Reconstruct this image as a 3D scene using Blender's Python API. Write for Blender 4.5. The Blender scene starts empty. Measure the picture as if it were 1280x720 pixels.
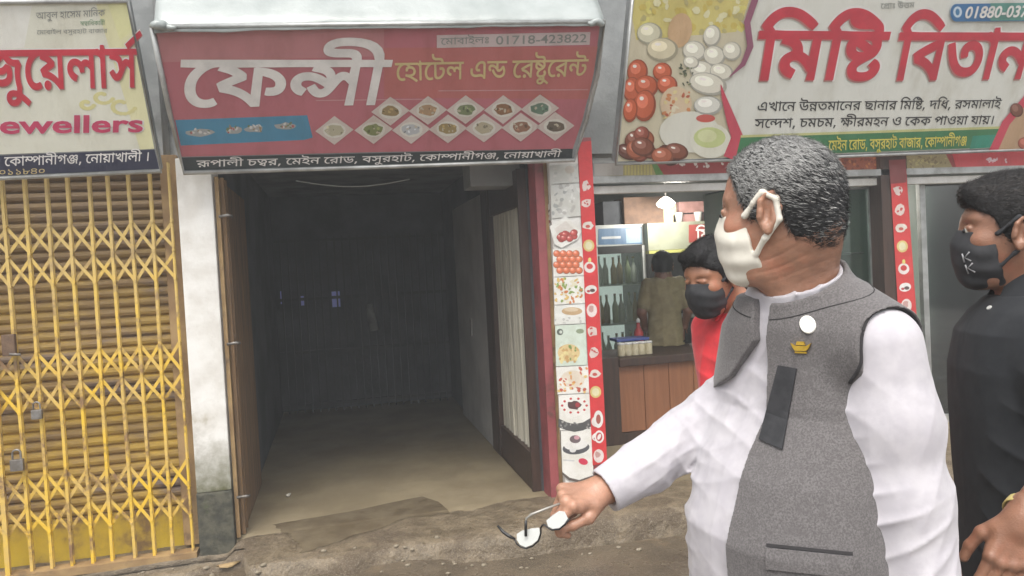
import bpy, bmesh, math, random
import numpy as np
from mathutils import Vector, Matrix
from mathutils.geometry import tessellate_polygon, delaunay_2d_cdt
from mathutils.bvhtree import BVHTree
import openvdb as vdb
random.seed(7); RNG = np.random.default_rng(7)
scene = bpy.context.scene
COL = scene.collection

# ------------------------------------------------------------------ camera
FPX, PW, PH = 950.0, 1280, 720
CAM_H = 1.55
def cam_axes(yaw, pitch, roll):
    y, p, r = map(math.radians, (yaw, pitch, roll))
    fw = np.array([math.sin(y)*math.cos(p), math.cos(y)*math.cos(p), math.sin(p)])
    rt = np.array([math.cos(y), -math.sin(y), 0.0]); up = np.cross(rt, fw)
    return rt*math.cos(r)-up*math.sin(r), up*math.cos(r)+rt*math.sin(r), fw
RT, UP, FW = cam_axes(13.0, -1.7, 3.0)
CAM = np.array([0, 0, CAM_H])
cd = bpy.data.cameras.new('camera'); cam = bpy.data.objects.new('camera', cd); COL.objects.link(cam)
cd.sensor_width = 36; cd.lens = FPX/PW*36; cd.clip_start = 0.05; cd.clip_end = 500
m = Matrix.Identity(4)
for i in range(3):
    m[i][0] = RT[i]; m[i][1] = UP[i]; m[i][2] = -FW[i]; m[i][3] = CAM[i]
cam.matrix_world = m
scene.camera = cam

# ------------------------------------------------------------------ light
SUN_EL, SUN_AZ = 60.0, 200.0          # overcast: high soft sun behind the photographer
world = bpy.data.worlds.new('World'); scene.world = world; world.use_nodes = True
wn = world.node_tree.nodes; wl = world.node_tree.links
bg = wn['Background']
sky = wn.new('ShaderNodeTexSky'); sky.sky_type = 'NISHITA'; sky.sun_disc = False
sky.sun_elevation = math.radians(SUN_EL); sky.sun_rotation = math.radians(SUN_AZ)
sky.dust_density = 4.0; sky.air_density = 1.2; sky.ozone_density = 1.0
hs = wn.new('ShaderNodeHueSaturation'); hs.inputs['Saturation'].default_value = 0.18
wl.new(sky.outputs[0], hs.inputs['Color']); wl.new(hs.outputs[0], bg.inputs['Color'])
bg.inputs['Strength'].default_value = 0.15
sd = bpy.data.lights.new('sun', 'SUN'); sun = bpy.data.objects.new('sun', sd); COL.objects.link(sun)
sd.energy = 1.3; sd.angle = math.radians(40); sd.color = (1.0, 0.94, 0.84)
az, el = math.radians(SUN_AZ), math.radians(SUN_EL)
sv = Vector((math.sin(az)*math.cos(el), math.cos(az)*math.cos(el), math.sin(el)))
sun.rotation_euler = sv.to_track_quat('Z', 'Y').to_euler(); sun.location = sv*20
scene.view_settings.view_transform = 'Standard'; scene.view_settings.look = 'None'
scene.view_settings.gamma = 1.0; scene.view_settings.use_curve_mapping = False
scene.view_settings.exposure = 0.88
scene.cycles.max_bounces = 8; scene.cycles.diffuse_bounces = 5
scene.cycles.use_denoising = True

# ------------------------------------------------------------------ helpers
def ray(px, py):
    return RT*((px-PW/2)/FPX) + UP*(-(py-PH/2)/FPX) + FW
def atY(px, py, Y):
    d = ray(px, py); return CAM + d*(Y/d[1])
def atX(px, py, X):
    d = ray(px, py); return CAM + d*(X/d[0])
def atZ(px, py, Z):
    d = ray(px, py); return CAM + d*((Z-CAM_H)/d[2])
def atD(px, py, D): return CAM + ray(px, py)*D

def tag(o, label=None, cat=None, group=None, kind=None):
    if label: o['label'] = label
    if cat: o['category'] = cat
    if group: o['group'] = group
    if kind: o['kind'] = kind
    return o
def empty(name, loc=(0, 0, 0), label=None, cat=None, group=None, rz=0.0):
    o = bpy.data.objects.new(name, None); COL.objects.link(o); o.location = loc; o.rotation_euler[2] = rz
    o.empty_display_size = 0.1
    return tag(o, label, cat, group)
def link(name, me, mat=None, parent=None, smooth=False):
    o = bpy.data.objects.new(name, me); COL.objects.link(o)
    if mat is not None and not me.materials: me.materials.append(mat)
    if parent is not None:
        o.parent = parent
        o.matrix_parent_inverse = parent.matrix_basis.inverted()
    if smooth:
        me.polygons.foreach_set('use_smooth', np.ones(len(me.polygons), bool))
    return o
def copy_tree(o, parent=None):
    c = o.copy(); COL.objects.link(c)
    if parent is not None: c.parent = parent
    for ch in [q for q in bpy.data.objects if q.parent == o]: copy_tree(ch, c)
    return c
class MB:
    """collects simple solids into one mesh"""
    def __init__(s): s.v = []; s.f = []; s.c = []
    def add(s, vs, fs, col=None):
        n = len(s.v); s.v += [tuple(map(float, q)) for q in vs]
        for f in fs:
            s.f.append(tuple(i+n for i in f)); s.c.append(col)
        return s
    def box(s, lo, hi, col=None):
        x0, y0, z0 = lo; x1, y1, z1 = hi
        v = [(x0,y0,z0),(x1,y0,z0),(x1,y1,z0),(x0,y1,z0),(x0,y0,z1),(x1,y0,z1),(x1,y1,z1),(x0,y1,z1)]
        return s.add(v, [(0,3,2,1),(4,5,6,7),(0,1,5,4),(1,2,6,5),(2,3,7,6),(3,0,4,7)], col)
    def bar(s, a, b, w, t, side=(0, 1, 0), col=None):
        a, b = np.array(a, float), np.array(b, float); d = b-a; d /= np.linalg.norm(d)
        n = np.array(side, float); n -= d*n.dot(d); n /= np.linalg.norm(n); q = np.cross(d, n)
        v = []
        for p in (a, b):
            for i, j in ((-1,-1),(1,-1),(1,1),(-1,1)): v.append(p+q*i*w/2+n*j*t/2)
        return s.add(v, [(3,2,1,0),(4,5,6,7),(0,1,5,4),(1,2,6,5),(2,3,7,6),(3,0,4,7)], col)
    def tube(s, pts, r, n=8, col=None, cap=True):
        pts = [np.array(p, float) for p in pts]; rs = r if hasattr(r, '__len__') else [r]*len(pts)
        v = []; f = []; ref = np.array([0.3, 0.2, 0.93])
        for i, p in enumerate(pts):
            d = pts[min(i+1, len(pts)-1)]-pts[max(i-1, 0)]; d = d/max(np.linalg.norm(d), 1e-9)
            u = np.cross(d, ref); 
            if np.linalg.norm(u) < .1: u = np.cross(d, np.array([1., 0, 0]))
            u /= np.linalg.norm(u); w = np.cross(d, u)
            for k in range(n):
                a = 2*math.pi*k/n; v.append(p+(u*math.cos(a)+w*math.sin(a))*rs[i])
        for i in range(len(pts)-1):
            for k in range(n):
                f.append((i*n+k, i*n+(k+1)%n, (i+1)*n+(k+1)%n, (i+1)*n+k))
        if cap: f.append(tuple(range(n-1, -1, -1))); f.append(tuple((len(pts)-1)*n+k for k in range(n)))
        return s.add(v, f, col)
    def lathe(s, c, prof, n=20, col=None):
        v = []; f = []
        for r, z in prof:
            for k in range(n):
                a = 2*math.pi*k/n; v.append((c[0]+r*math.cos(a), c[1]+r*math.sin(a), c[2]+z))
        m_ = len(prof)
        for i in range(m_-1):
            for k in range(n): f.append((i*n+k, i*n+(k+1)%n, (i+1)*n+(k+1)%n, (i+1)*n+k))
        f.append(tuple(range(n-1, -1, -1))); f.append(tuple((m_-1)*n+k for k in range(n)))
        return s.add(v, f, col)
    def mesh(s, name):
        me = bpy.data.meshes.new(name); me.from_pydata(s.v, [], s.f); me.validate()
        if any(c is not None for c in s.c) and len(me.polygons) == len(s.f):
            at = me.color_attributes.new('Col', 'FLOAT_COLOR', 'CORNER')
            arr = np.ones((len(me.loops), 4), np.float32)
            for p, c in zip(me.polygons, s.c):
                c = c or (1, 1, 1)
                for li in p.loop_indices: arr[li, :3] = c
            at.data.foreach_set('color', arr.ravel())
        me.update()
        return me
    def build(s, name, mat=None, parent=None, smooth=False, bevel=0.0):
        me = s.mesh(name)
        if bevel:
            bm = bmesh.new(); bm.from_mesh(me)
            bmesh.ops.bevel(bm, geom=[e for e in bm.edges], offset=bevel, segments=2, affect='EDGES', profile=.7)
            bm.to_mesh(me); bm.free()
        return link(name, me, mat, parent, smooth)

def srgb(r, g, b):
    f = lambda c: (c/12.92 if c <= .04045 else ((c+.055)/1.055)**2.4)
    return (f(r/255), f(g/255), f(b/255))

# ------------------------------------------------------------------ materials
def mat(name, c1, c2=None, scale=6.0, rough=.7, bump=0.0, bscale=None, metal=0.0, detail=6.0, lo=.35, hi=.65,
        stretch=(1, 1, 1), c3=None, s3=1.5, lo3=.55, hi3=.7, attr=False, crease=0.0, grit=0.0, sss=0.0, sheen=0.0, coat=0.0, rlo=None, bdist=.01, spec=.5, coord='Object'):
    M = bpy.data.materials.new(name); M.use_nodes = True
    nt = M.node_tree; N = nt.nodes; L = nt.links; B = N['Principled BSDF']
    tc = N.new('ShaderNodeTexCoord'); mp = N.new('ShaderNodeMapping'); mp.inputs['Scale'].default_value = stretch
    L.new(tc.outputs[coord], mp.inputs['Vector'])
    def noise(sc, det=detail, rgh=.6, src=None):
        n = N.new('ShaderNodeTexNoise'); n.inputs['Scale'].default_value = sc; n.inputs['Detail'].default_value = det
        n.inputs['Roughness'].default_value = rgh; L.new((src or mp).outputs[0] if src is None else src, n.inputs['Vector']); return n
    def ramp(n, a, b):
        r = N.new('ShaderNodeMapRange'); r.inputs['From Min'].default_value = a; r.inputs['From Max'].default_value = b
        r.interpolation_type = 'SMOOTHSTEP'; L.new(n.outputs['Fac'], r.inputs['Value']); return r
    def mix(fac, a, b, mode='MIX'):
        x = N.new('ShaderNodeMix'); x.data_type = 'RGBA'; x.blend_type = mode
        if fac is None: x.inputs[0].default_value = 1
        else: L.new(fac, x.inputs[0])
        for s_, v in ((6, a), (7, b)):
            if isinstance(v, tuple): x.inputs[s_].default_value = (*v, 1)
            else: L.new(v, x.inputs[s_])
        return x.outputs[2]
    col = c1; n1 = None
    if attr:
        a = N.new('ShaderNodeVertexColor'); a.layer_name = 'Col'; col = a.outputs['Color']
    if c2 is not None:
        n1 = noise(scale); col = mix(ramp(n1, lo, hi).outputs[0], col, c2, 'MULTIPLY' if attr else 'MIX')
    if c3 is not None:
        col = mix(ramp(noise(s3, 8.0, .65), lo3, hi3).outputs[0], col, c3)
    if grit:
        g1 = ramp(noise(170, 3.0, .7), .52, .66); g1.inputs['To Max'].default_value = grit
        col = mix(g1.outputs[0], col, (.30, .25, .18)); g2 = ramp(noise(95, 4.0, .7), .55, .68); g2.inputs['To Max'].default_value = grit
        col = mix(g2.outputs[0], col, (.035, .027, .018))
    if isinstance(col, tuple): B.inputs['Base Color'].default_value = (*col, 1)
    else: L.new(col, B.inputs['Base Color'])
    B.inputs['Roughness'].default_value = rough
    if rlo is not None:
        r = N.new('ShaderNodeMapRange'); r.inputs['From Min'].default_value = .35; r.inputs['From Max'].default_value = .65
        r.inputs['To Min'].default_value = rlo; r.inputs['To Max'].default_value = rough
        L.new(noise(s3, 5.0).outputs['Fac'], r.inputs['Value']); L.new(r.outputs[0], B.inputs['Roughness'])
    B.inputs['Metallic'].default_value = metal
    B.inputs['Specular IOR Level'].default_value = spec
    if sss:
        B.inputs['Subsurface Weight'].default_value = sss; B.inputs['Subsurface Radius'].default_value = (.012, .005, .003); B.inputs['Subsurface Scale'].default_value = .5
    if sheen: B.inputs['Sheen Weight'].default_value = sheen
    if coat: B.inputs['Coat Weight'].default_value = coat; B.inputs['Coat Roughness'].default_value = .15
    if bump:
        bp = N.new('ShaderNodeBump'); bp.inputs['Strength'].default_value = bump; bp.inputs['Distance'].default_value = bdist
        L.new(noise(bscale or scale*4, 8.0).outputs['Fac'], bp.inputs['Height']); L.new(bp.outputs[0], B.inputs['Normal'])
        if crease:
            n = noise(15, 2.5, .55); n.noise_type = 'RIDGED_MULTIFRACTAL'; n.inputs['Distortion'].default_value = 1.2
            b2 = N.new('ShaderNodeBump'); b2.inputs['Strength'].default_value = crease; b2.inputs['Distance'].default_value = .006
            L.new(n.outputs['Fac'], b2.inputs['Height']); L.new(b2.outputs[0], bp.inputs['Normal'])
    return M
def glass(name, tint=(.8, .9, .85), rough=.03, alpha=.25):
    M = bpy.data.materials.new(name); M.use_nodes = True; nt = M.node_tree; N = nt.nodes; L = nt.links
    out = N['Material Output']; N.remove(N['Principled BSDF'])
    t = N.new('ShaderNodeBsdfTransparent'); t.inputs[0].default_value = (*tint, 1)
    g = N.new('ShaderNodeBsdfGlossy'); g.inputs['Roughness'].default_value = rough
    f = N.new('ShaderNodeFresnel'); f.inputs[0].default_value = 1.5
    a = N.new('ShaderNodeMath'); a.operation = 'ADD'; a.inputs[1].default_value = alpha; L.new(f.outputs[0], a.inputs[0])
    x = N.new('ShaderNodeMixShader'); L.new(a.outputs[0], x.inputs[0]); L.new(t.outputs[0], x.inputs[1]); L.new(g.outputs[0], x.inputs[2])
    L.new(x.outputs[0], out.inputs[0]); return M
def emit(name, col, s):
    M = bpy.data.materials.new(name); M.use_nodes = True; B = M.node_tree.nodes['Principled BSDF']
    B.inputs['Base Color'].default_value = (*col, 1); B.inputs['Emission Color'].default_value = (*col, 1); B.inputs['Emission Strength'].default_value = s
    return M

M_print = mat('printed vinyl', (1, 1, 1), (.82, .80, .76), scale=5, lo=.42, hi=.78, stretch=(1.6, 1, .45), attr=True, rough=.42, bump=.4, bscale=4, bdist=.025)
M_paper = mat('printed sticker', (1, 1, 1), (.88, .87, .84), scale=14, attr=True, rough=.5)
M_alu = mat('dull aluminium', (.5, .51, .5), (.34, .34, .33), scale=8, rough=.42, metal=.7, bump=.1)
M_render = mat('grey cement render', (.30, .31, .31), (.20, .21, .21), scale=3, rough=.9, bump=.4, bscale=30, c3=(.13, .135, .13), s3=1.2)
M_white = mat('white lime wash', (.74, .73, .70), (.62, .60, .56), scale=7, rough=.85, bump=.3, bscale=40, c3=(.40, .36, .27), s3=3.5, lo3=.62, hi3=.78)
M_moss = mat('black mossy plinth', (.045, .045, .035), (.10, .095, .07), scale=18, rough=.85, bump=.7, bscale=40, c3=(.07, .09, .03), s3=6)
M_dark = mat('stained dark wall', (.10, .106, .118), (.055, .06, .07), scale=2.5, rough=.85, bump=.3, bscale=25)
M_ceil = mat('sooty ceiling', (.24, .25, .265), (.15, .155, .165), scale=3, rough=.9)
M_panel = mat('grey painted panel', (.30, .31, .31), (.22, .22, .22), scale=3, rough=.6)
M_darkwood = mat('dark brown wood', (.06, .032, .022), (.035, .02, .015), scale=5, stretch=(6, 6, .6), rough=.5, bump=.3)
M_rustwood = mat('stained brown metal', (.25, .15, .075), (.13, .085, .05), scale=6, stretch=(5, 5, .5), rough=.75, bump=.4, c3=(.34, .19, .07), s3=3)
M_wood = mat('warm veneer', (.27, .115, .055), (.22, .09, .042), scale=6, stretch=(5, 5, .35), rough=.45, bump=.1)
M_red = mat('red painted frame', (.30, .075, .08), (.22, .055, .06), scale=6, rough=.5, bump=.2, c3=(.12, .05, .04), s3=6)
M_tan = mat('tan painted steel', (.36, .24, .11), (.24, .15, .07), scale=7, rough=.7, bump=.3, c3=(.13, .085, .05), s3=5)
M_yellow = mat('yellow gate paint', (.72, .47, .035), (.58, .40, .12), scale=5, rough=.6, bump=.3, bscale=60, c3=(.22, .125, .06), s3=9, lo3=.48, hi3=.66)
M_slat = mat('yellow brown shutter paint', (.46, .30, .045), (.29, .185, .06), scale=5, stretch=(.7, 1, 2.2), rough=.6, bump=.3, bscale=50, c3=(.17, .125, .10), s3=2.6, lo3=.52, hi3=.66)
M_steel = mat('grey steel', (.28, .27, .26), (.17, .15, .13), scale=20, rough=.45, metal=.6)
M_black = mat('black plastic', (.015, .015, .016), rough=.4)
M_glass = glass('cabinet glass', (.62, .78, .70), .03, .06)
M_poly = mat('white plastic sheet', (.36, .39, .385), (.27, .30, .295), scale=3, rough=.3, bump=.25, bscale=5, bdist=.03)
M_clear = glass('clear glass', (.93, .96, .95), .03, .03)
M_case = glass('case glass', (.86, .95, .90), .06, .10)
def stained(name, base, stain, z0, z1, amp=.25, scale=7):
    # moss and splash dirt that creeps up from the foot
    M = base.copy(); M.name = name; nt = M.node_tree; N = nt.nodes; L = nt.links; B = N['Principled BSDF']
    src = B.inputs['Base Color'].links[0].from_socket
    tc = N.new('ShaderNodeTexCoord'); sx = N.new('ShaderNodeSeparateXYZ'); L.new(tc.outputs['Object'], sx.inputs[0])
    n = N.new('ShaderNodeTexNoise'); n.inputs['Scale'].default_value = scale; n.inputs['Detail'].default_value = 9; n.inputs['Roughness'].default_value = .7; L.new(tc.outputs['Object'], n.inputs['Vector'])
    a = N.new('ShaderNodeMath'); a.operation = 'MULTIPLY_ADD'; L.new(n.outputs['Fac'], a.inputs[0]); a.inputs[1].default_value = -amp*2; L.new(sx.outputs['Z'], a.inputs[2])
    r = N.new('ShaderNodeMapRange'); r.inputs['From Min'].default_value = z0-amp; r.inputs['From Max'].default_value = z1-amp; r.inputs['To Min'].default_value = 1; r.inputs['To Max'].default_value = 0; L.new(a.outputs[0], r.inputs['Value'])
    x = N.new('ShaderNodeMix'); x.data_type = 'RGBA'; L.new(r.outputs[0], x.inputs[0]); L.new(src, x.inputs[6]); x.inputs[7].default_value = (*stain, 1); L.new(x.outputs[2], B.inputs['Base Color']); return M
M_pillar = stained('limewash with moss', M_white, (.10, .10, .045), .36, .74)
M_slat = stained('shutter paint, bare and grimy higher up', M_slat, (.215, .145, .08), 2.25, .95, .40, 4)
M_yellow = stained('gate paint, faded to tan higher up', M_yellow, (.56, .42, .17), 2.3, 1.1, .30, 6)
M_lamp = emit('lit lamp', (1, .93, .8), 2.5)
# ================================================================== setting
def sheet(name, x0, x1, y0, y1, nx, ny, zf, mat_, kind='structure'):
    xs = np.linspace(x0, x1, nx); ys = np.linspace(y0, y1, ny)
    v = [(x, y, zf(x, y)) for y in ys for x in xs]
    f = [(j*nx+i, j*nx+i+1, (j+1)*nx+i+1, (j+1)*nx+i) for j in range(ny-1) for i in range(nx-1)]
    o = link(name, MB().add(v, f).mesh(name), mat_, None, True); return tag(o, kind=kind)
def hsh(a, b): return math.sin(a*12.9898+b*78.233)*43758.5453 % 1
def vn(x, y):
    i, j = math.floor(x), math.floor(y); u, w = x-i, y-j; u = u*u*(3-2*u); w = w*w*(3-2*w)
    return (hsh(i, j)*(1-u)+hsh(i+1, j)*u)*(1-w)+(hsh(i, j+1)*(1-u)+hsh(i+1, j+1)*u)*w
def fbm(x, y): return vn(x, y)*.5+vn(2.1*x+5, 2.1*y)*.3+vn(4.3*x, 4.3*y+9)*.2

M_road = mat('wet muddy road', (.130, .100, .068), (.070, .054, .038), scale=2.6, grit=.7, rough=.5, rlo=.06, s3=1.6, bump=.35, bscale=30, c3=(.17, .125, .078), bdist=.015)
M_ledge = mat('worn concrete ledge', (.205, .160, .105), (.115, .088, .056), scale=9, grit=.8, rough=.7, rlo=.25, bump=.8, bscale=26, c3=(.10, .072, .045), s3=4, lo3=.47, hi3=.62, bdist=.025)
M_floor = mat('damp cement floor', (.27, .22, .14), (.20, .16, .10), scale=2.5, rough=.7, rlo=.42, bump=.2, bscale=25)
M_wet = mat('wet cement stain', (.115, .088, .055), (.18, .145, .095), scale=5, rough=.25, bump=.2, bscale=30)

sheet('road', -14, 14, -14, 4.6, 3, 3, lambda x, y: -.03, M_road)
sheet('muddy_verge', -3.5, 6, 2.0, 4.42, 150, 60,
      lambda x, y: -.028+.03*fbm(x*1.6, y*2.2)+max(0, min(1, (y-3.3)/.9))*(.03 if x < .5 else .0), M_road)
# ledge in front of the shops: broken, lower at the gate
def ledge():
    xs = np.linspace(-3.4, 6, 190); prof = []
    v = []; rows = 8
    for x in xs:
        sh_ = min(1, max(0, (x-.5)/.5)); e = ((fbm(x*2.3, 3.1)-.5)*.20+(fbm(x*9, 1.7)-.5)*.06)*(1-.75*sh_)-.06*sh_
        yf = 4.02+e+(.22 if x < -.55 else 0)
        if .05 < x < .55: yf += .06
        h = .085+(fbm(x*3, 8.2)-.5)*.03-(.045 if x < -.62 else 0)
        h += .035*sh_
        for y, z in ((yf-.05, -.05), (yf-.02, h*.35), (yf-.008, h*.8), (yf+.012, h*.98), (yf+.12, h+.006), (4.30, max(h+.01, .098 if -.6 < x < 1.25 else 0)), (4.45, max(h+.012, .111 if -.6 < x < 1.25 else 0)), (4.62, .09)):
            v.append((x, y, z+(fbm(x*14, y*14)-.5)*.014))
    f = [(i*rows+j, (i+1)*rows+j, (i+1)*rows+j+1, i*rows+j+1) for i in range(len(xs)-1) for j in range(rows-1)]
    o = link('ledge', MB().add(v, f).mesh('ledge'), M_ledge, None, True); tag(o, kind='structure')
ledge()
FZ = .115
sheet('corridor_floor', -.62, 1.2, 4.40, 8.4, 30, 60, lambda x, y: FZ+(fbm(x*3, y*3)-.5)*.012-(.03 if y < 4.41 else 0), M_floor)
# wet patch on the floor with a clear straight upper edge, lying flush
def patch():
    A = [tuple(atZ(px, py, FZ)) for px, py in ((346, 656), (430, 641), (528, 621), (548, 628), (562, 640))]
    nx, ny = 90, 40; v = []; dg = bpy.context.evaluated_depsgraph_get()
    for i in range(nx):
        t = i/(nx-1)*(len(A)-1); k = min(int(t), len(A)-2); u = t-k
        x0_ = x = A[k][0]*(1-u)+A[k+1][0]*u; y = A[k][1]*(1-u)+A[k+1][1]*u+(fbm(x*20, 2)-.5)*.02
        yb = min(y-.01, 4.12+.30*min(1, max(0, (x+.45)/.75))+(fbm(x*6, 7)-.5)*.12)
        for j in range(ny):
            w = j/(ny-1); yy = y*(1-w)+yb*w; x = x0_+w*.16*max(0, 1-t/1.2)+(fbm(w*7, 3)-.5)*.10*max(0, 1-t/.8); h_ = scene.ray_cast(dg, Vector((x, yy, .5)), Vector((0, 0, -1))); v.append((x, yy, (h_[1].z if h_[0] else FZ)+.003))
    f = [(i*ny+j, i*ny+j+1, (i+1)*ny+j+1, (i+1)*ny+j) for i in range(nx-1) for j in range(ny-1)]
    tag(link('wet_patch', MB().add(v, f).mesh('wet_patch'), M_wet, None, True), kind='structure')
patch()
tag(MB().box((1.56, 4.44, -.03), (5.9, 8.2, .26)).build('shop_floor', M_floor), kind='structure')

# ------------------------------------------------------------------ the row of shops
bld = empty('shop_row', (0, 4.5, 0), 'row of small shops with grey cement wall above and dark passage in the middle', 'building')
MB().box((-6, 4.52, 2.22), (7, 4.72, 5.2)).build('facade_wall', M_render, bld)
MB().box((-6, 4.72, 0), (-3.1, 4.9, 2.22)).build('facade_wall', M_render, bld)
MB().box((5.9, 4.5, 0), (7, 4.72, 2.22)).build('facade_wall', M_render, bld)
p_ = MB().box((-.805, 4.40, .40), (-.625, 4.66, 2.22)).build('pillar', M_pillar, bld, bevel=.008); p_['label'] = 'white limewashed pillar beside the yellow gate'
p_ = MB().box((-.808, 4.394, .0), (-.622, 4.66, .398)).build('pillar_base', M_moss, bld, bevel=.012); p_['label'] = 'black mossy foot of the white pillar'
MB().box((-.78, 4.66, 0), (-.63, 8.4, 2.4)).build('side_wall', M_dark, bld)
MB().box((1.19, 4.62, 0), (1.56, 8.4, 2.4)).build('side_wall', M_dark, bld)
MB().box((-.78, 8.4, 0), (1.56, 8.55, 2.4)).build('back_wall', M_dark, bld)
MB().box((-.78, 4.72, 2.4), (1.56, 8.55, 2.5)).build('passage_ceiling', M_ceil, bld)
MB().box((.86, 4.74, 2.06), (1.188, 5.0, 2.4)).build('concrete_beam', M_panel, bld, bevel=.01)
p_ = MB().box((1.285, 4.405, .1), (1.468, 4.62, 2.22)).build('pillar', M_white, bld); p_['label'] = 'pillar pasted over with food stickers'
p_ = MB().box((1.470, 4.400, .1), (1.556, 4.60, 2.30)).build('post', M_red, bld); p_['label'] = 'narrow post with red printed strip beside the sticker pillar'
# sweet shop shell
M_shopw = mat('shop tiles', (.36, .38, .34), (.28, .30, .27), scale=2, rough=.5)
MB().box((1.56, 8.0, .26), (5.9, 8.15, 2.5)).build('back_wall', M_shopw, bld)
MB().box((5.9, 4.72, 0), (6.05, 8.15, 2.5)).build('side_wall', M_shopw, bld)
MB().box((1.562, 4.72, 2.4), (6.05, 8.15, 2.5)).build('shop_ceiling', M_ceil, bld)
MB().box((-3.2, 4.72, 2.3), (-.79, 6, 2.4)).build('shop_ceiling', M_ceil, bld)
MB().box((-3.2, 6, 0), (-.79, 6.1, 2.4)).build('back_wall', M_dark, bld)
for x in (-2.2, .3, 2.9, 5.2):
    pass

# conduit pipes and cables on the wall between the signs
tag(MB().tube([(-.86, 4.49, 2.22), (-.865, 4.49, 3.4), (-.87, 4.49, 5)], .018).build('conduit_pipe', M_panel, None, True),
    'thin grey conduit pipe running up the wall between yellow and red signboards', 'pipe')
def cable(name, pts, r, label, m_=None):
    P = []
    for i in range(len(pts)-1):
        a, b = np.array(pts[i], float), np.array(pts[i+1], float)
        for k in range(8):
            t = k/8; q = a+(b-a)*t; q[2] -= .10*math.sin(math.pi*t)*np.linalg.norm(b-a)*.6; P.append(q)
    P.append(np.array(pts[-1], float))
    return tag(MB().tube(P, r, 6).build(name, m_ or M_black, None, True), label, 'cable')
M_wire = mat('pale wire', (.45, .47, .48), rough=.5)
cable('wire', [atY(370, 226, 4.75), atY(512, 224, 4.75)], .0035, 'thin pale wire sagging across the top of the dark passage', M_wire)
cable('cable', [(1.49, 4.47, 2.3), (1.50, 4.45, 2.9), (1.53, 4.48, 3.4)], .008, 'black cable running up the wall beside the red signboard')

# ------------------------------------------------------------------ passage fittings
# left: folded collapsible gate and stained metal leaf
lf = empty('folded_gate', (-.6, 4.6, .1), 'brown stained folded gate leaf standing just inside the white pillar', 'gate')
MB().box((-.625, 4.70, .12), (-.585, 5.55, 2.1)).build('leaf', M_rustwood, lf, bevel=.004)
for k in range(5):
    x = -.618+.022*(k % 2)
    MB().box((x, 4.43+.052*k, .12), (x+.022, 4.455+.052*k, 2.12)).build('folded_bar', M_rustwood if k % 2 else M_tan, lf, bevel=.003)
for z in (.35, 1.2, 1.9):
    MB().tube([(-.60, 4.41, z), (-.55, 4.40, z+.005), (-.535, 4.42, z)], .008).build('hinge_pin', M_steel, lf, True)
# right: grey panel, dark post, curtained door leaf, red frame
gp = empty('grey_panel', (1.17, 6.5, .1), 'grey painted door leaf standing open deep inside the dark passage', 'door')
MB().box((1.14, 5.85, .12), (1.185, 7.35, 2.12)).build('leaf', mat('pale grey paint', (.46, .45, .43), (.36, .35, .34), scale=3, rough=.6), gp, bevel=.004)
MB().box((1.125, 6.55, .95), (1.14, 6.6, 1.10)).build('handle', M_steel, gp, bevel=.003)
cdoor = empty('glazed_door', (1.16, 5.0, .1), 'dark brown door with pale curtained glass on the right of the passage', 'door')
M_curt = mat('pale curtain', (.56, .53, .44), (.36, .34, .28), scale=5, stretch=(1, 14, .4), rough=.75, bump=.2)
for a, b in ((5.62, 5.84), (5.55, 5.615), (4.605, 4.635)):
    MB().box((1.13, a, .12), (1.187, b, 2.15)).build('stile', M_darkwood, cdoor, bevel=.004)
MB().box((1.135, 4.64, .12), (1.187, 5.545, .36)).build('bottom_panel', M_darkwood, cdoor, bevel=.004)
MB().box((1.135, 4.64, 1.92), (1.187, 5.545, 2.15)).build('top_rail', M_darkwood, cdoor, bevel=.004)
def curtain():
    ny, nz = 70, 4; v = []
    for j in range(nz):
        for i in range(ny):
            y = 4.64+.905*i/(ny-1); v.append((1.168+.008*math.sin(i*.9)+.004*math.sin(i*2.3+1), y, .36+1.56*j/(nz-1)))
    f = [(j*ny+i, j*ny+i+1, (j+1)*ny+i+1, (j+1)*ny+i) for j in range(nz-1) for i in range(ny-1)]
    return link('curtain', MB().add(v, f).mesh('curtain'), M_curt, cdoor, True)
curtain()
MB().box((1.152, 5.16, .362), (1.160, 5.18, 1.918)).build('glazing_bar', M_curt, cdoor)
rf = empty('red_frame', (1.21, 4.5, .1), 'narrow red painted door frame at the right edge of the passage', 'door frame')
MB().box((1.200, 4.43, .11), (1.255, 4.60, 2.2)).build('jamb', M_red, rf, bevel=.006)
MB().box((1.257, 4.45, .11), (1.283, 4.60, 2.2)).build('side_strip', M_tan, rf, bevel=.003)
# back grille with a few things behind
bgx = empty('back_grille', (.25, 8.1, .1), 'dark metal grille gate closing the far end of the passage', 'gate')
M_grille = mat('dark grille', (.035, .04, .055), (.05, .05, .055), scale=6, rough=.5)
for k in range(22):
    x = -.55+k*.078
    MB().box((x, 8.1, .14), (x+.016, 8.125, 1.95)).build('bar', M_grille, bgx)
for z in (.2, .75, 1.3, 1.9):
    MB().box((-.6, 8.126, z), (1.15, 8.14, z+.03)).build('rail', M_grille, bgx)
M_cold = emit('cold daylight gap', (.35, .38, .75), .07)
for i, (px, py, w, h) in enumerate(((420, 374, 9, 20), (352, 372, 2, 16), (378, 376, 3, 12))):
    a = atY(px-w/2, py+h/2, 8.30); b = atY(px+w/2, py-h/2, 8.30)
    tag(MB().box((a[0], 8.30, a[2]), (b[0], 8.33, b[2])).build('window_slit', M_cold),
        ['small bluish lit window slit behind the far grille', 'leftmost faint lit slit behind the far grille', 'faint narrow lit slit left of the bluish one behind the far grille'][i], 'window')
M_towel = mat('pale towel', (.32, .33, .31), (.2, .2, .2), scale=10, rough=.9)
a = atY(462, 380, 8.05); 
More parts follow.
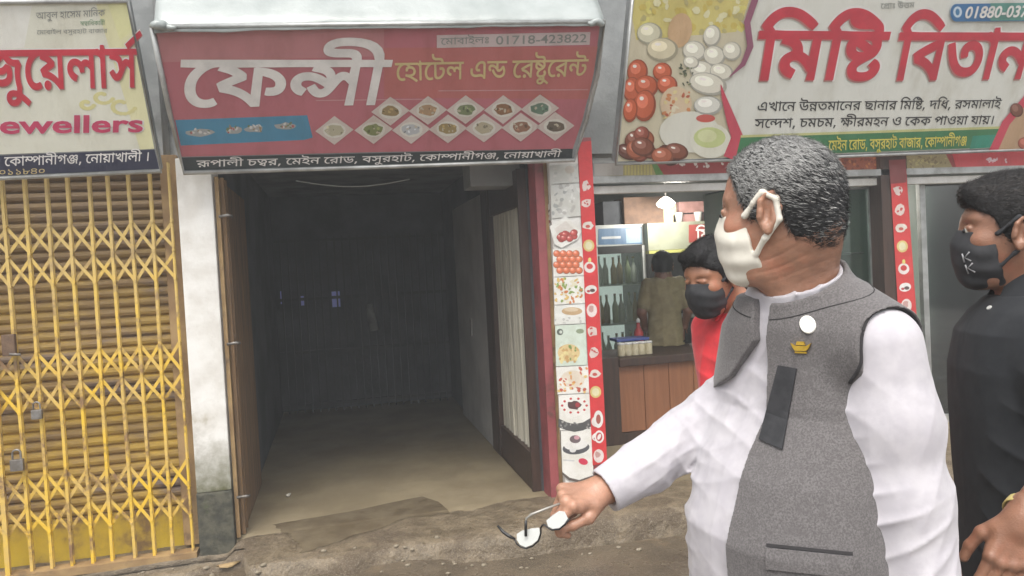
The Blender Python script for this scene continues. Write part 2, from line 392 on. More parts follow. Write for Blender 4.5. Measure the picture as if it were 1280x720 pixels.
tag(MB().tube([(a[0], 8.06, a[2]), (a[0]+.01, 8.05, a[2]-.13), (a[0]+.035, 8.05, a[2]-.28)], [.035, .045, .05], 8).build('hanging_cloth', M_towel, None, True), 'pale cloth hanging on the far grille in the passage', 'cloth')

# ------------------------------------------------------------------ yellow collapsible gate and shutter behind it
sh = empty('roller_shutter', (-1.9, 4.56, .05), 'yellow brown ribbed roller shutter closed behind the lattice gate', 'shutter')
def shutter():
    mb = MB(); z = .30; v = []; f = []; n = 0
    prof = []
    while z < 2.3:
        for dy, dz in ((0, 0), (-.010, .007), (-.014, .022), (-.010, .037), (0, .044), (.006, .049)):
            prof.append((4.585+dy, z+dz))
        z += .054
    v = [(-3.1, y, zz) for y, zz in prof]+[(-.90, y, zz) for y, zz in prof]; k = len(prof)
    mb.add(v, [(i, k+i, k+i+1, i+1) for i in range(k-1)])
    o = link('slat_curtain', mb.mesh('slat_curtain'), M_slat, sh, False)
    sm = o.modifiers.new('thickness', 'SOLIDIFY'); sm.thickness = .004
shutter()
M_yplate = mat('yellow plate', (.60, .42, .03), (.38, .25, .05), scale=4, rough=.6, bump=.2, c3=(.20, .12, .05), s3=4, lo3=.48, hi3=.62)
MB().box((-3.1, 4.555, .07), (-.90, 4.60, .298)).build('bottom_plate', M_yplate, sh, bevel=.004)
MB().box((-.898, 4.47, .1), (-.81, 4.62, 2.25)).build('guide_channel', M_tan, sh, bevel=.004)
gate = empty('lattice_gate', (-1.9, 4.42, .05), 'yellow collapsible lattice gate with rusty bars, padlocked', 'gate')
gz0, gz1 = .085, 2.2
bars = []
xs = [-.845-.0995*k for k in range(23)]
for k, x in enumerate(xs):
    w = .017 if k else .012
    j = .009*math.sin(k*3.7)*math.sin(k*1.3)
    mb = MB()
    for dy in (0, .026):
        mb.bar((x+j, 4.415+dy, gz0), (x-j, 4.415+dy, gz1), w*.86, .006)
    mb.build('vertical_bar', M_yellow, gate)
MB().bar((-1.738, 4.395, gz0), (-1.735, 4.395, gz1), .022, .008).build('meeting_bar', M_yellow, gate)
MB().box((-3.1, 4.38, .045), (-.82, 4.47, .085)).build('floor_track', M_tan, gate)
for zc in (.43, 1.07, 1.73):
    mb = MB()
    for a_, b_ in zip(xs[:-1], xs[1:]):
        for s in (0, 1):
            h = .155
            z0 = zc+(-h if s == 0 else .012); z1 = zc+(-.012 if s == 0 else h)
            jit = (hsh(a_*7, zc+s)-.5)*.012
            mb.bar((a_, 4.423, z0+jit), (b_, 4.423, z1-jit), .016, .004)
            mb.bar((a_, 4.432, z1-jit), (b_, 4.432, z0+jit), .016, .004)
    for x in xs:
        for z in (zc-.155, zc, zc+.155):
            mb.tube([(x, 4.408, z), (x, 4.445, z)], .008, 6)
    mb.build('lattice_band', M_yellow, gate)
def padlock(px, py, s, label):
    c = atY(px, py, 4.375); r = empty('padlock', c, label, 'padlock', 'padlocks on the yellow gate')
    MB().box((c[0]-.028*s, c[1]-.013, c[2]-.055*s), (c[0]+.028*s, c[1]+.013, c[2])).build('body', M_steel, r, bevel=.006)
    pts = [(c[0]+.018*s*math.cos(t), c[1], c[2]-.004+(.03*s if 0 < t < math.pi else 0)+.018*s*math.sin(t)) for t in np.linspace(0, math.pi, 9)]
    MB().tube([(pts[0][0], c[1], c[2]-.01)]+pts+[(pts[-1][0], c[1], c[2]-.01)], .005*s, 8).build('shackle', M_steel, r, True)
padlock(21, 574, 1.1, 'pale steel padlock hanging low on the yellow gate')
padlock(46, 512, .9, 'small darker padlock in the middle of the yellow gate')
lb = atY(14, 430, 4.37)
lk = empty('lock_box', lb, 'rusty brown lock case at mid height of the yellow gate', 'lock')
M_rust = mat('dark rust', (.10, .06, .04), (.16, .10, .06), scale=20, rough=.8, bump=.4)
MB().box((lb[0]-.04, lb[1]-.015, lb[2]-.06), (lb[0]+.02, lb[1]+.02, lb[2]+.05)).build('case', M_rust, lk, bevel=.006)
MB().tube([(lb[0], lb[1]-.03, lb[2]-.05), (lb[0]+.05, lb[1]-.03, lb[2]-.055)], .007, 8).build('bolt', M_steel, lk, True)
# Bengali letter outlines (font units, 1000 per em)
GLYPH = {
 61: '356,622 356,551 336,551 315,545 292,534 269,520 245,503 223,483 201,460 181,433 163,404 148,372 137,338 130,301 128,262 130,217 138,179 150,148 165,122 183,102 203,87 224,77 246,71 267,69 283,70 297,71 309,74 321,78 334,84 348,92 383,31 365,19 346,10 326,3 305,-1 285,-4 264,-5 224,-1 186,10 152,28 123,53 97,84 76,120 61,162 52,209 49,260 52,313 63,362 80,408 103,451 131,488 164,521 200,549 239,571 280,588 216,555 204,554 191,553 177,552 162,551 147,551 130,551 -10,551 -10,622',
 41: '848,622 848,551 130,551 114,560 142,552 170,541 198,528 226,513 252,497 278,480 300,464 320,448 336,432 341,376 317,365 291,353 266,341 240,328 214,316 190,303 166,290 145,278 125,265 114,282 164,270 210,257 251,241 289,223 324,203 357,181 388,156 418,129 447,99 446,110 446,122 446,134 445,146 445,158 445,171 445,510 458,510 494,509 530,506 564,501 598,494 630,484 660,471 689,455 715,436 739,414 754,397 767,378 778,358 786,336 790,313 792,288 790,266 786,246 778,226 768,207 753,191 735,177 713,166 686,160 655,158 645,158 635,158 626,159 616,160 606,161 597,163 602,234 606,233 611,233 617,232 623,232 629,232 636,232 665,234 686,240 700,251 708,264 712,279 714,296 708,329 691,359 662,386 624,409 577,425 522,434 522,0 445,0 417,36 387,68 354,98 320,125 281,148 240,168 193,186 141,200 84,212 48,303 69,317 91,330 113,343 136,356 159,368 182,380 206,392 229,403 252,414 225,433 196,450 164,466 130,480 91,492 48,502 79,570 81,551 -10,551 -10,622',
 367: '897,622 897,551 792,551 792,0 715,0 715,353 738,290 718,315 700,336 684,353 670,365 655,373 640,375 631,374 622,371 614,367 606,360 598,350 588,336 577,319 564,296 548,268 531,237 514,210 499,188 484,168 469,153 452,142 435,133 415,129 393,127 375,128 358,132 341,138 324,147 308,159 292,175 275,194 258,217 240,244 301,281 318,253 333,232 346,218 358,210 371,205 385,203 396,204 407,207 417,212 427,220 438,231 450,246 463,264 477,287 492,314 517,354 535,387 551,412 568,430 584,440 601,447 620,449 642,447 662,441 680,430 698,416 719,397 741,374 721,373 719,388 717,403 716,416 715,430 715,444 715,458 715,551 -10,551 -10,622;509,302 478,271 472,315 466,352 458,382 450,407 438,427 425,442 407,456 386,468 362,476 334,484 302,490 267,495 292,571 334,551 365,544 392,537 416,528 438,517 457,505 474,490 487,474 499,456 508,435 514,411 519,385 522,355;207,445 239,443 271,437 304,427 337,413 371,396 405,374 440,350 476,322 513,290 476,246 445,269 415,290 386,310 358,328 330,343 303,356 275,365 247,371 218,373 192,371 170,365 152,356 139,343 131,325 128,304 130,287 136,272 146,258 161,246 179,234 202,223 165,152 130,169 101,190 78,216 60,244 50,274 46,307 48,335 56,360 68,382 84,401 103,417 126,429 151,438 178,443',
 56: '276,551 171,551 171,0 94,0 94,551 -10,551 -10,622 94,622 88,663 77,699 60,731 39,758 13,781 -16,800 -50,816 -86,828 -124,837 -166,843 -208,847 -252,848 -290,847 -323,845 -354,842 -380,837 -402,830 -419,823 -432,814 -439,804 -442,792 -439,781 -431,773 -418,768 -401,765 -384,764 -365,763 -269,763 -236,762 -208,759 -185,754 -166,747 -149,737 -135,725 -124,712 -115,697 -108,680 -104,661 -101,640 -100,615 -167,615 -168,630 -170,643 -173,654 -177,664 -182,672 -189,678 -196,683 -204,686 -214,689 -224,691 -238,692 -254,692 -353,692 -379,693 -403,694 -425,698 -444,702 -461,707 -476,713 -491,723 -503,734 -511,747 -517,761 -520,775 -521,789 -514,825 -492,856 -456,882 -405,901 -339,913 -258,917 -133,909 -29,885 54,846 116,789 156,714 174,622 276,622',
 51: '242,500 291,497 334,488 370,474 399,454 423,432 441,406 454,379 461,352 464,325 458,274 438,231 406,195 362,168 305,150 236,141 246,152 277,142 308,130 341,115 374,98 408,80 442,60 476,38 508,15 540,-10 494,-63 454,-34 416,-7 380,16 346,38 312,57 279,75 245,91 210,106 173,119 134,131 92,143 46,154 61,223 84,217 107,212 128,208 152,206 178,204 207,204 251,206 287,212 316,221 340,233 357,248 370,265 378,283 383,301 385,320 381,353 368,380 346,402 318,417 285,427 247,430 225,429 205,427 189,423 176,418 165,411 158,402 152,393 149,382 148,370 148,365 149,359 150,354 151,348 153,343 154,338 81,323 78,333 75,344 73,354 71,365 70,375 70,384 72,407 80,428 92,447 109,463 129,476 152,486 180,494 209,498;175,465 169,486 159,504 145,522 126,536 102,548 73,556 97,601 143,589 177,574 204,557 224,539 239,519 249,495 254,468;540,622 540,551 -10,551 -10,622',
 54: '276,622 276,551 171,551 171,0 94,0 94,469 85,491 73,510 58,527 41,540 21,548 -2,551 -10,551 -10,622 5,622 21,620 38,615 55,606 71,594 85,578 97,559 96,564 96,571 95,582 94,593 94,604 94,613 94,688 148,688 170,622',
 30: '577,622 577,551 172,551 172,205 173,179 174,158 177,143 181,132 185,123 189,117 203,105 221,98 244,96 270,98 294,104 318,115 340,129 361,144 379,162 397,183 412,205 424,228 432,251 437,275 439,299 437,319 432,335 423,348 410,357 392,362 370,364 362,364 353,363 344,362 335,361 326,359 317,357 306,428 319,431 332,434 346,436 359,438 374,439 389,439 413,437 435,433 455,425 473,414 488,399 500,381 510,359 515,333 517,303 514,264 504,226 488,188 467,153 443,122 415,95 390,75 363,58 334,44 305,33 273,26 239,24 216,25 194,29 176,35 159,43 144,52 132,63 122,77 113,92 106,109 100,130 96,157 95,191 95,551 -10,551 -10,622;395,622 392,647 386,666 376,681 361,691 340,697 315,699 221,699 181,700 147,703 120,708 98,715 78,724 60,736 44,751 30,768 20,788 12,809 8,833 6,859 6,868 7,876 8,884 9,893 10,902 11,912 85,907 84,900 83,893 82,888 81,882 81,876 81,869 82,855 83,842 86,830 89,819 94,810 100,802 111,792 124,784 140,778 161,774 186,772 216,771 294,771 327,770 355,767 378,763 398,756 415,747 431,734 441,722 450,708 457,690 462,671 465,648 467,622',
 47: '741,622 741,551 636,551 636,0 559,0 559,335 565,309 550,329 535,346 518,360 502,371 484,377 465,379 455,378 445,377 434,374 425,369 416,362 408,353 403,341 399,326 398,307 398,300 398,293 398,288 399,282 399,276 400,271 335,266 331,292 323,315 313,336 300,353 285,368 269,379 251,387 233,392 213,394 196,393 181,389 167,384 155,376 146,366 138,356 132,343 129,330 128,316 131,291 141,268 158,248 180,230 208,215 241,201 214,127 183,138 154,152 128,168 104,187 84,208 68,232 56,259 48,288 46,320 48,349 56,374 68,398 84,418 104,434 127,448 152,458 179,464 208,466 242,464 272,457 299,446 324,431 347,410 369,384 354,383 363,403 376,420 392,434 412,443 432,449 452,451 475,449 496,445 514,437 532,426 551,413 571,397 562,382 561,396 561,410 560,424 559,438 559,452 559,467 559,551 -10,551 -10,622',
 3: '',
 16: '511,628 537,627 560,624 580,620 597,613 612,604 626,594 638,582 648,569 656,554 662,537 666,515 667,490 667,0 592,0 586,19 578,35 569,49 558,61 546,70 532,78 517,83 500,86 481,87 458,87 435,85 414,83 393,80 372,77 350,74 326,72 300,70 272,70 249,71 224,73 199,78 173,84 149,94 125,106 103,122 84,143 68,168 56,199 48,236 46,278 46,294 48,311 50,328 53,346 55,362 58,377 135,366 132,355 130,343 128,330 126,315 124,298 124,280 125,253 130,229 137,209 147,192 158,179 172,168 187,160 204,153 221,149 239,146 257,145 276,144 308,145 339,148 368,152 396,157 428,160 461,161 488,160 513,155 536,148 556,138 574,124 590,106 590,463 589,485 588,503 585,516 581,526 576,535 569,542 555,550 537,555 514,557 490,555 468,550 446,541 425,529 405,516 388,500 372,483 358,465 348,446 339,428 335,410 333,393 333,386 335,379 337,372 341,365 346,359 354,353 364,349 377,346 392,345 399,345 406,345 413,346 420,347 427,347 434,348 441,278 434,276 425,274 414,272 403,271 390,270 376,270 345,273 316,283 290,300 270,324 258,354 254,392 256,419 263,446 274,474 290,500 309,526 331,550 356,572 384,591 414,606 445,618 478,626',
 361: '821,622 821,551 455,551 455,373 456,355 459,340 464,330 471,322 480,318 492,316 505,317 518,321 532,328 546,338 560,350 576,366 592,385 610,407 628,433 688,442 708,410 724,378 738,345 747,312 753,278 755,245 752,203 742,165 726,130 705,99 677,73 644,52 606,36 563,27 515,24 475,27 435,35 396,48 358,69 321,96 286,132 252,176 220,230 189,294 259,325 280,279 301,239 324,203 349,172 376,147 405,126 437,112 473,103 513,100 561,104 602,118 635,140 659,169 674,204 679,243 678,272 673,297 666,320 657,340 646,358 634,373 680,392 660,360 639,332 618,308 598,288 576,271 556,258 535,249 514,244 493,242 478,243 464,245 450,248 437,254 426,260 416,268 406,279 397,292 389,308 383,328 379,357 378,393 378,402 381,398 380,411 380,423 379,436 378,448 378,460 378,472 378,551 -10,551 -10,622;181,500 209,498 235,494 262,486 287,476 312,463 336,448 360,429 383,409 405,386 415,286 378,327 341,362 302,390 263,411 225,424 189,428 173,427 159,423 145,416 134,406 127,392 125,375 126,365 129,355 134,345 141,335 152,326 165,318 113,258 92,274 75,292 61,311 51,331 45,353 43,375 45,401 52,425 63,444 78,461 95,475 114,486 136,494 158,498',
 46: '606,622 606,551 501,551 501,0 424,0 402,39 374,76 342,110 305,142 265,171 221,196 175,217 126,232 76,243 37,339 102,376 168,411 236,444 305,474 375,500 447,524 424,482 424,551 -10,551 -10,622;424,474 445,446 393,428 340,408 285,384 230,359 179,332 130,304 167,294 205,280 245,263 285,242 322,218 358,190 390,159 417,125 438,88 429,88 428,103 427,119 426,134 425,150 424,169 424,189;185,-6 169,-4 155,1 142,10 133,22 127,36 125,52 127,68 133,83 142,95 155,104 169,110 185,112 201,110 215,104 228,95 237,83 243,68 245,52 243,36 237,22 228,10 215,1 201,-4',
 423: '270,616 331,611 382,597 423,574 452,541 470,501 476,453 474,423 467,396 456,371 442,349 424,330 404,313 380,299 355,287 328,278 301,272 272,268 243,267 208,269 174,275 144,286 116,300 92,319 72,342 58,369 49,400 46,436 48,465 54,491 65,514 79,536 96,554 116,570 139,584 163,596 189,604 216,611 243,615;274,554 246,552 220,548 196,540 175,529 157,516 142,500 131,481 124,460 122,436 126,407 137,383 155,362 180,347 211,338 248,335 275,337 300,342 324,350 345,361 364,376 379,392 391,412 398,433 400,457 396,486 386,510 368,529 343,543 312,551;129,549 184,527 237,502 288,472 337,441 381,407 422,371 388,313 345,351 298,387 247,420 194,451 139,477 82,499;575,622 575,551 404,551 275,569 175,555 152,554 129,553 106,552 83,552 60,551 37,551 -10,551 -10,622;393,622 390,647 384,666 374,681 359,691 338,697 313,699 226,699 186,700 152,703 126,708 103,715 83,724 65,736 49,751 35,768 24,788 17,809 12,833 11,859 11,868 12,876 12,884 14,893 15,902 16,912 90,907 89,900 88,893 87,888 86,882 86,876 86,869 87,855 88,842 90,830 94,819 99,810 105,802 116,792 129,784 146,778 166,774 191,772 221,771 292,771 325,770 353,767 376,763 396,756 413,747 429,734 439,722 448,708 455,690 460,671 463,648 465,622;301,-12 247,-8 203,6 166,28 140,59 124,96 119,139 121,163 129,186 140,208 157,228 177,247 202,266 229,283 261,299 295,315 387,303 345,280 309,259 278,240 252,223 231,206 216,190 205,173 198,155 196,136 198,117 203,101 211,88 222,78 235,70 251,65 268,62 286,60 305,59 332,60 356,64 378,70 396,79 412,89 424,100 434,113 439,126 441,139 440,149 437,158 432,166 425,174 415,182 403,190 452,246 476,231 494,215 507,200 515,183 520,166 522,147 519,120 510,93 496,68 475,46 450,26 420,10 385,-2 345,-10',
 57: '-286,-266 -305,-265 -324,-261 -345,-254 -365,-245 -383,-233 -400,-218 -412,-199 -420,-177 -422,-151 -418,-119 -405,-92 -383,-70 -354,-53 -317,-42 -274,-39 -233,-42 -193,-49 -154,-62 -116,-78 -77,-99 -38,-124 3,-152 45,-183 89,-217 44,-271 1,-236 -40,-205 -78,-178 -114,-155 -149,-137 -182,-122 -215,-111 -247,-105 -279,-103 -301,-105 -319,-109 -333,-117 -343,-127 -349,-139 -351,-153 -349,-170 -342,-183 -332,-192 -318,-199 -303,-203 -286,-204 -263,-202 -243,-197 -226,-188 -213,-177 -201,-164 -192,-150 -185,-135 -180,-119 -176,-102 -174,-87 -172,-72 -172,-59 -172,8 -95,8 -95,-45 -96,-65 -98,-87 -102,-110 -107,-135 -116,-160 -128,-184 -143,-206 -162,-226 -185,-242 -213,-256 -247,-263',
 370: '192,471 221,469 248,465 273,456 296,446 319,432 340,416 360,399 380,379 400,358 399,268 370,303 339,334 306,361 272,382 239,395 207,399 186,397 167,391 151,382 138,369 131,352 128,331 130,314 136,299 146,285 161,273 179,261 202,250 165,179 130,197 101,218 78,243 60,271 50,301 46,334 48,363 56,389 68,411 84,429 102,444 124,456 146,464 169,469;858,622 858,551 452,551 452,205 453,179 454,158 457,143 461,132 465,123 469,117 483,105 501,98 524,96 550,98 574,104 598,115 620,129 641,144 659,162 677,183 692,205 704,228 712,251 717,275 719,299 717,319 712,335 703,348 690,357 672,362 650,364 642,364 633,363 624,362 615,361 606,359 597,357 586,428 599,431 612,434 626,436 639,438 654,439 669,439 693,437 715,433 735,425 753,414 768,399 780,381 790,359 795,333 797,303 794,264 784,226 768,188 747,153 723,122 695,95 670,75 643,58 614,44 585,33 553,26 519,24 496,25 474,29 456,35 439,43 424,52 412,63 402,77 393,92 386,109 380,130 376,157 375,191 375,337 379,363 378,376 377,389 376,402 375,416 375,430 375,444 375,551 -10,551 -10,622;675,622 672,647 666,666 656,681 641,691 620,697 595,699 501,699 461,700 427,703 400,708 378,715 358,724 340,736 324,751 310,768 300,788 292,809 288,833 286,859 286,868 287,876 288,884 289,893 290,902 291,912 365,907 364,900 363,893 362,888 361,882 361,876 361,869 362,855 363,842 366,830 369,819 374,810 380,802 391,792 404,784 420,778 441,774 466,772 496,771 574,771 607,770 635,767 658,763 678,756 695,747 711,734 721,722 730,708 737,690 742,671 745,648 747,622',
 44: '632,622 632,551 527,551 527,0 450,0 450,135 468,82 445,116 421,149 398,180 373,208 348,232 322,253 295,269 266,278 236,281 213,279 192,273 174,262 159,247 151,228 148,205 151,184 159,166 172,150 191,135 214,122 243,111 218,34 184,48 155,63 130,80 110,99 94,118 82,140 73,162 68,184 66,208 69,238 76,265 90,288 107,308 127,324 150,336 174,346 198,351 223,353 261,351 297,343 328,331 358,315 384,295 408,272 431,246 452,219 471,189 454,186 453,201 452,217 451,232 450,248 450,264 450,281 450,551 -10,551 -10,622;299,323 299,319 299,315 298,311 298,307 298,303 297,299 221,322 218,358 211,389 201,415 187,436 168,454 144,468 115,480 80,488 38,494 51,566 97,553 128,549 156,543 182,534 206,522 227,507 246,490 262,470 275,447 286,420 293,391 298,359',
 42: '606,622 606,551 501,551 501,0 424,0 402,39 374,76 342,110 305,142 265,171 221,196 175,217 126,232 76,243 37,339 102,376 168,411 236,444 305,474 375,500 447,524 424,482 424,551 -10,551 -10,622;424,474 445,446 393,428 340,408 285,384 230,359 179,332 130,304 167,294 205,280 245,263 285,242 322,218 358,190 390,159 417,125 438,88 429,88 428,103 427,119 426,134 425,150 424,169 424,189',
 10: '358,622 355,647 349,666 338,681 324,691 303,697 278,699 206,699 165,700 132,703 104,708 82,715 62,724 44,736 28,751 14,768 4,788 -4,809 -8,833 -10,859 -10,868 -9,876 -8,885 -7,894 -6,903 -5,912 69,907 68,899 67,892 66,886 65,880 65,874 65,869 66,855 67,842 70,830 73,819 78,810 84,802 95,792 108,784 124,778 145,774 170,772 200,771 257,771 290,770 318,767 341,763 361,756 378,747 394,734 404,722 413,708 420,690 425,671 428,648 430,622;242,500 291,497 334,488 370,474 399,454 423,432 441,406 454,379 461,352 464,325 458,274 438,231 406,195 362,168 305,150 236,141 246,152 277,142 308,130 341,115 374,98 408,80 442,60 476,38 508,15 540,-10 494,-63 454,-34 416,-7 380,16 346,38 312,57 279,75 245,91 210,106 173,119 134,131 92,143 46,154 61,223 84,217 107,212 128,208 152,206 178,204 207,204 251,206 287,212 316,221 340,233 357,248 370,265 378,283 383,301 385,320 381,353 368,380 346,402 318,417 285,427 247,430 225,429 205,427 189,423 176,418 165,411 158,402 152,393 149,382 148,370 148,365 149,359 150,354 151,348 153,343 154,338 81,323 78,333 75,344 73,354 71,365 70,375 70,384 72,407 80,428 92,447 109,463 129,476 152,486 180,494 209,498;175,465 169,486 159,504 145,522 126,536 102,548 73,556 97,601 143,589 177,574 204,557 224,539 239,519 249,495 254,468;540,622 540,551 -10,551 -10,622',
 7: '78,486 80,512 86,536 96,558 110,576 127,592 147,605 169,614 193,620 219,622 245,620 269,614 291,605 311,592 328,576 342,558 352,536 358,512 360,486 358,460 352,436 342,414 328,395 311,379 291,366 269,357 245,351 219,349 193,351 169,357 147,366 127,379 110,395 96,414 86,435 80,459;147,486 149,465 156,447 168,433 182,422 200,416 219,414 239,416 256,423 271,434 282,448 289,466 291,486 289,506 282,523 271,538 256,548 239,555 219,557 200,555 182,548 168,538 156,523 149,506;78,137 80,163 86,187 96,208 110,227 127,243 147,256 169,265 193,271 219,273 245,271 269,266 291,256 311,244 328,228 342,210 352,188 358,164 360,137 358,111 352,87 342,65 328,46 311,30 291,17 269,8 245,2 219,0 193,2 169,8 147,17 127,30 110,46 96,65 86,87 80,111;147,137 149,117 156,99 168,84 182,74 200,67 219,65 239,67 256,74 271,84 282,99 289,116 291,137 289,157 282,175 271,189 256,200 239,206 219,208 200,206 182,199 168,188 156,174 149,157',
 478: '779,622 779,551 501,551 501,0 424,0 402,39 374,76 342,110 305,142 265,171 221,196 175,217 126,232 76,243 37,339 102,376 168,411 236,444 305,474 375,500 447,524 424,482 424,551 -10,551 -10,622;424,474 445,446 393,428 340,408 285,384 230,359 179,332 130,304 167,294 205,280 245,263 285,242 322,218 358,190 390,159 417,125 438,88 429,88 428,103 427,119 426,134 425,150 424,169 424,189;689,221 690,198 692,174 696,148 701,122 708,95 716,68 646,52 637,82 629,111 623,142 619,171 616,198 615,224 616,246 617,268 620,290 623,313 628,334 635,354 642,356 628,352 613,346 596,340 579,333 562,326 545,320 529,313 514,307 501,301 501,377 526,387 553,398 582,410 613,421 642,431 670,440 728,382 714,356 704,329 697,301 693,273 690,247;185,-6 169,-4 155,1 142,10 133,22 127,36 125,52 127,68 133,83 142,95 155,104 169,110 185,112 201,110 215,104 228,95 237,83 243,68 245,52 243,36 237,22 228,10 215,1 201,-4',
 40: '726,622 726,551 621,551 621,0 544,0 544,396 566,332 539,370 514,404 491,434 469,461 447,484 426,504 406,520 386,534 365,544 344,550 321,555 298,556 272,554 248,549 226,541 204,530 185,517 166,501 148,484 132,466 116,447 108,445 119,451 129,456 140,460 150,463 162,464 174,465 209,462 238,451 259,434 274,411 283,385 286,356 286,349 286,342 285,335 284,329 283,324 282,320 265,326 273,335 281,343 288,351 296,359 303,367 312,375 320,383 328,391 337,400 461,516 510,463 226,195 167,250 249,328 213,285 183,262 192,274 201,286 208,298 214,312 218,327 219,343 217,359 212,372 204,383 192,391 178,396 160,398 149,398 139,396 129,394 119,391 109,386 98,380 22,452 49,486 76,517 104,544 132,569 162,590 192,606 223,619 256,626 291,629 327,627 361,620 392,608 422,592 451,571 479,546 507,515 537,481 567,441 549,446 547,462 546,480 545,498 544,517 544,537 544,558 544,688 597,688 620,622',
 25: '577,622 577,551 172,551 172,521 168,458 169,448 170,436 171,422 172,407 172,392 172,378 172,205 173,179 174,158 177,143 181,132 185,123 189,117 203,105 221,98 244,96 270,98 295,104 318,115 340,129 360,144 379,162 396,182 411,204 422,226 431,248 436,272 438,296 436,315 430,330 420,339 406,345 388,348 368,349 363,349 334,350 310,352 289,356 271,362 253,369 235,377 220,386 206,396 192,408 180,420 170,433 161,447 171,534 185,511 200,491 215,474 232,458 251,446 272,436 298,429 327,424 361,423 377,423 400,422 420,421 436,418 449,414 461,409 472,403 486,393 497,380 506,364 512,347 516,328 517,306 514,266 504,227 488,189 467,154 443,122 415,95 389,75 362,57 334,43 304,32 272,26 238,24 215,25 194,29 175,35 159,43 144,52 132,63 122,77 113,92 106,109 100,130 96,157 95,191 95,551 -10,551 -10,622',
 260: '385,190 331,193 281,203 235,218 192,242 153,273 117,314 85,363 55,422 29,492 102,513 123,458 145,411 168,370 194,335 223,307 255,286 291,270 332,261 378,258 429,261 468,271 496,288 514,310 524,335 528,364 525,390 516,413 500,432 479,448 453,457 422,460 406,459 393,457 382,453 372,448 365,441 359,434 355,425 353,416 352,406 352,401 353,395 354,388 355,381 356,375 358,369 285,355 281,366 279,378 276,390 275,400 274,410 274,417 276,440 283,461 294,478 308,493 326,506 346,515 369,522 392,526 417,527 455,524 489,517 518,504 544,486 565,466 582,442 593,417 601,390 603,361 600,329 592,299 578,272 559,249 534,228 504,212 470,200 430,192;670,622 670,551 -10,551 -10,622;527,257 527,-77 450,-77 425,-53 399,-31 372,-13 344,3 316,16 286,28 256,37 225,45 192,51 158,128 180,141 200,152 219,162 237,171 254,179 270,186 287,192 303,198 320,204;450,195 428,186 404,177 378,166 352,155 327,143 302,132 280,120 259,110 242,100 238,107 278,97 317,84 354,68 390,50 422,28 453,4 452,16 452,29 451,42 450,56 450,67 450,77',
 597: '190,116 197,105 191,81 183,57 174,32 165,7 156,-19 146,-44 135,-69 124,-94 113,-119 46,-119 56,-79 65,-39 74,2 81,42 88,80 93,116',
 39: '614,622 614,551 509,551 509,0 432,0 432,243 448,187 425,217 401,244 376,270 350,293 323,313 296,329 269,341 242,349 216,351 193,349 172,342 154,332 139,316 131,297 128,274 130,255 137,238 149,222 166,209 187,196 214,184 176,113 138,132 106,154 80,180 61,210 50,242 46,277 49,308 56,335 70,358 87,378 107,394 130,407 154,416 179,421 204,423 238,421 269,415 299,405 327,392 354,375 380,356 404,334 428,310 451,284 437,280 435,295 434,310 433,326 432,341 432,356 432,371 432,551 -10,551 -10,622',
 32: '722,622 722,551 356,551 356,372 357,354 360,340 365,330 372,322 381,318 393,316 406,317 419,321 432,328 447,338 461,350 477,366 493,385 511,407 529,433 589,442 609,410 625,378 638,345 648,312 654,278 656,245 653,204 644,167 628,132 607,101 580,75 548,53 509,37 466,27 417,24 374,27 333,34 294,47 257,66 222,90 189,122 158,160 129,205 101,258 75,318 51,387 29,465 105,485 130,398 156,324 184,262 215,210 248,169 284,138 323,117 366,104 413,100 462,104 503,118 536,140 561,169 575,204 580,243 579,272 574,297 568,320 558,340 548,358 535,373 581,392 561,360 540,332 520,308 499,288 478,271 456,258 436,249 415,244 394,242 379,243 365,245 351,248 338,254 327,260 317,268 307,279 298,292 290,308 284,328 280,357 279,393 279,551 -10,551 -10,622',
 50: '692,622 692,551 587,551 587,0 510,0 510,353 533,290 513,315 495,336 480,353 465,365 450,373 436,375 427,374 418,371 410,367 402,360 393,350 383,336 372,319 359,296 343,268 326,237 309,210 294,188 279,168 264,153 248,142 230,133 210,129 188,127 170,128 153,132 136,138 120,147 104,159 88,174 71,194 53,217 35,244 96,281 113,253 128,232 141,218 153,210 166,205 180,203 191,204 202,208 212,214 223,222 234,234 246,250 259,269 274,293 289,321 312,354 329,386 346,411 362,428 379,440 396,447 415,449 436,447 456,441 474,430 493,416 514,397 536,374 516,373 514,388 512,403 511,416 510,430 510,444 510,458 510,551 -10,551 -10,622;271,271 264,313 257,349 250,379 242,404 230,424 214,441 195,455 173,467 146,476 115,483 79,489 38,495 53,571 107,551 143,544 175,537 202,528 226,518 246,506 264,492 278,475 290,457 299,436 306,412 311,386 315,356',
 20: '817,622 817,551 492,551 492,489 492,473 492,0 415,0 393,39 366,76 334,111 298,144 258,173 216,198 170,219 124,234 76,243 37,339 102,375 166,408 231,439 297,467 366,493 437,517 415,475 415,551 -10,551 -10,622;415,467 436,438 402,428 366,415 330,401 295,385 259,369 224,353 191,336 160,320 130,304 168,294 206,280 246,262 284,240 320,215 354,186 385,156 409,124 428,90 420,88 419,103 418,119 416,134 416,150 415,169 415,189;761,288 760,266 755,246 748,226 737,207 723,191 705,177 683,166 656,160 625,158 615,158 604,158 594,159 585,160 575,161 566,163 572,235 576,234 581,234 586,234 592,233 599,233 606,233 634,235 655,241 668,252 677,265 681,280 683,296 677,330 660,360 632,386 592,409 541,426 479,438 482,513 532,505 578,492 622,474 661,452 695,426 723,396 744,363 757,327',
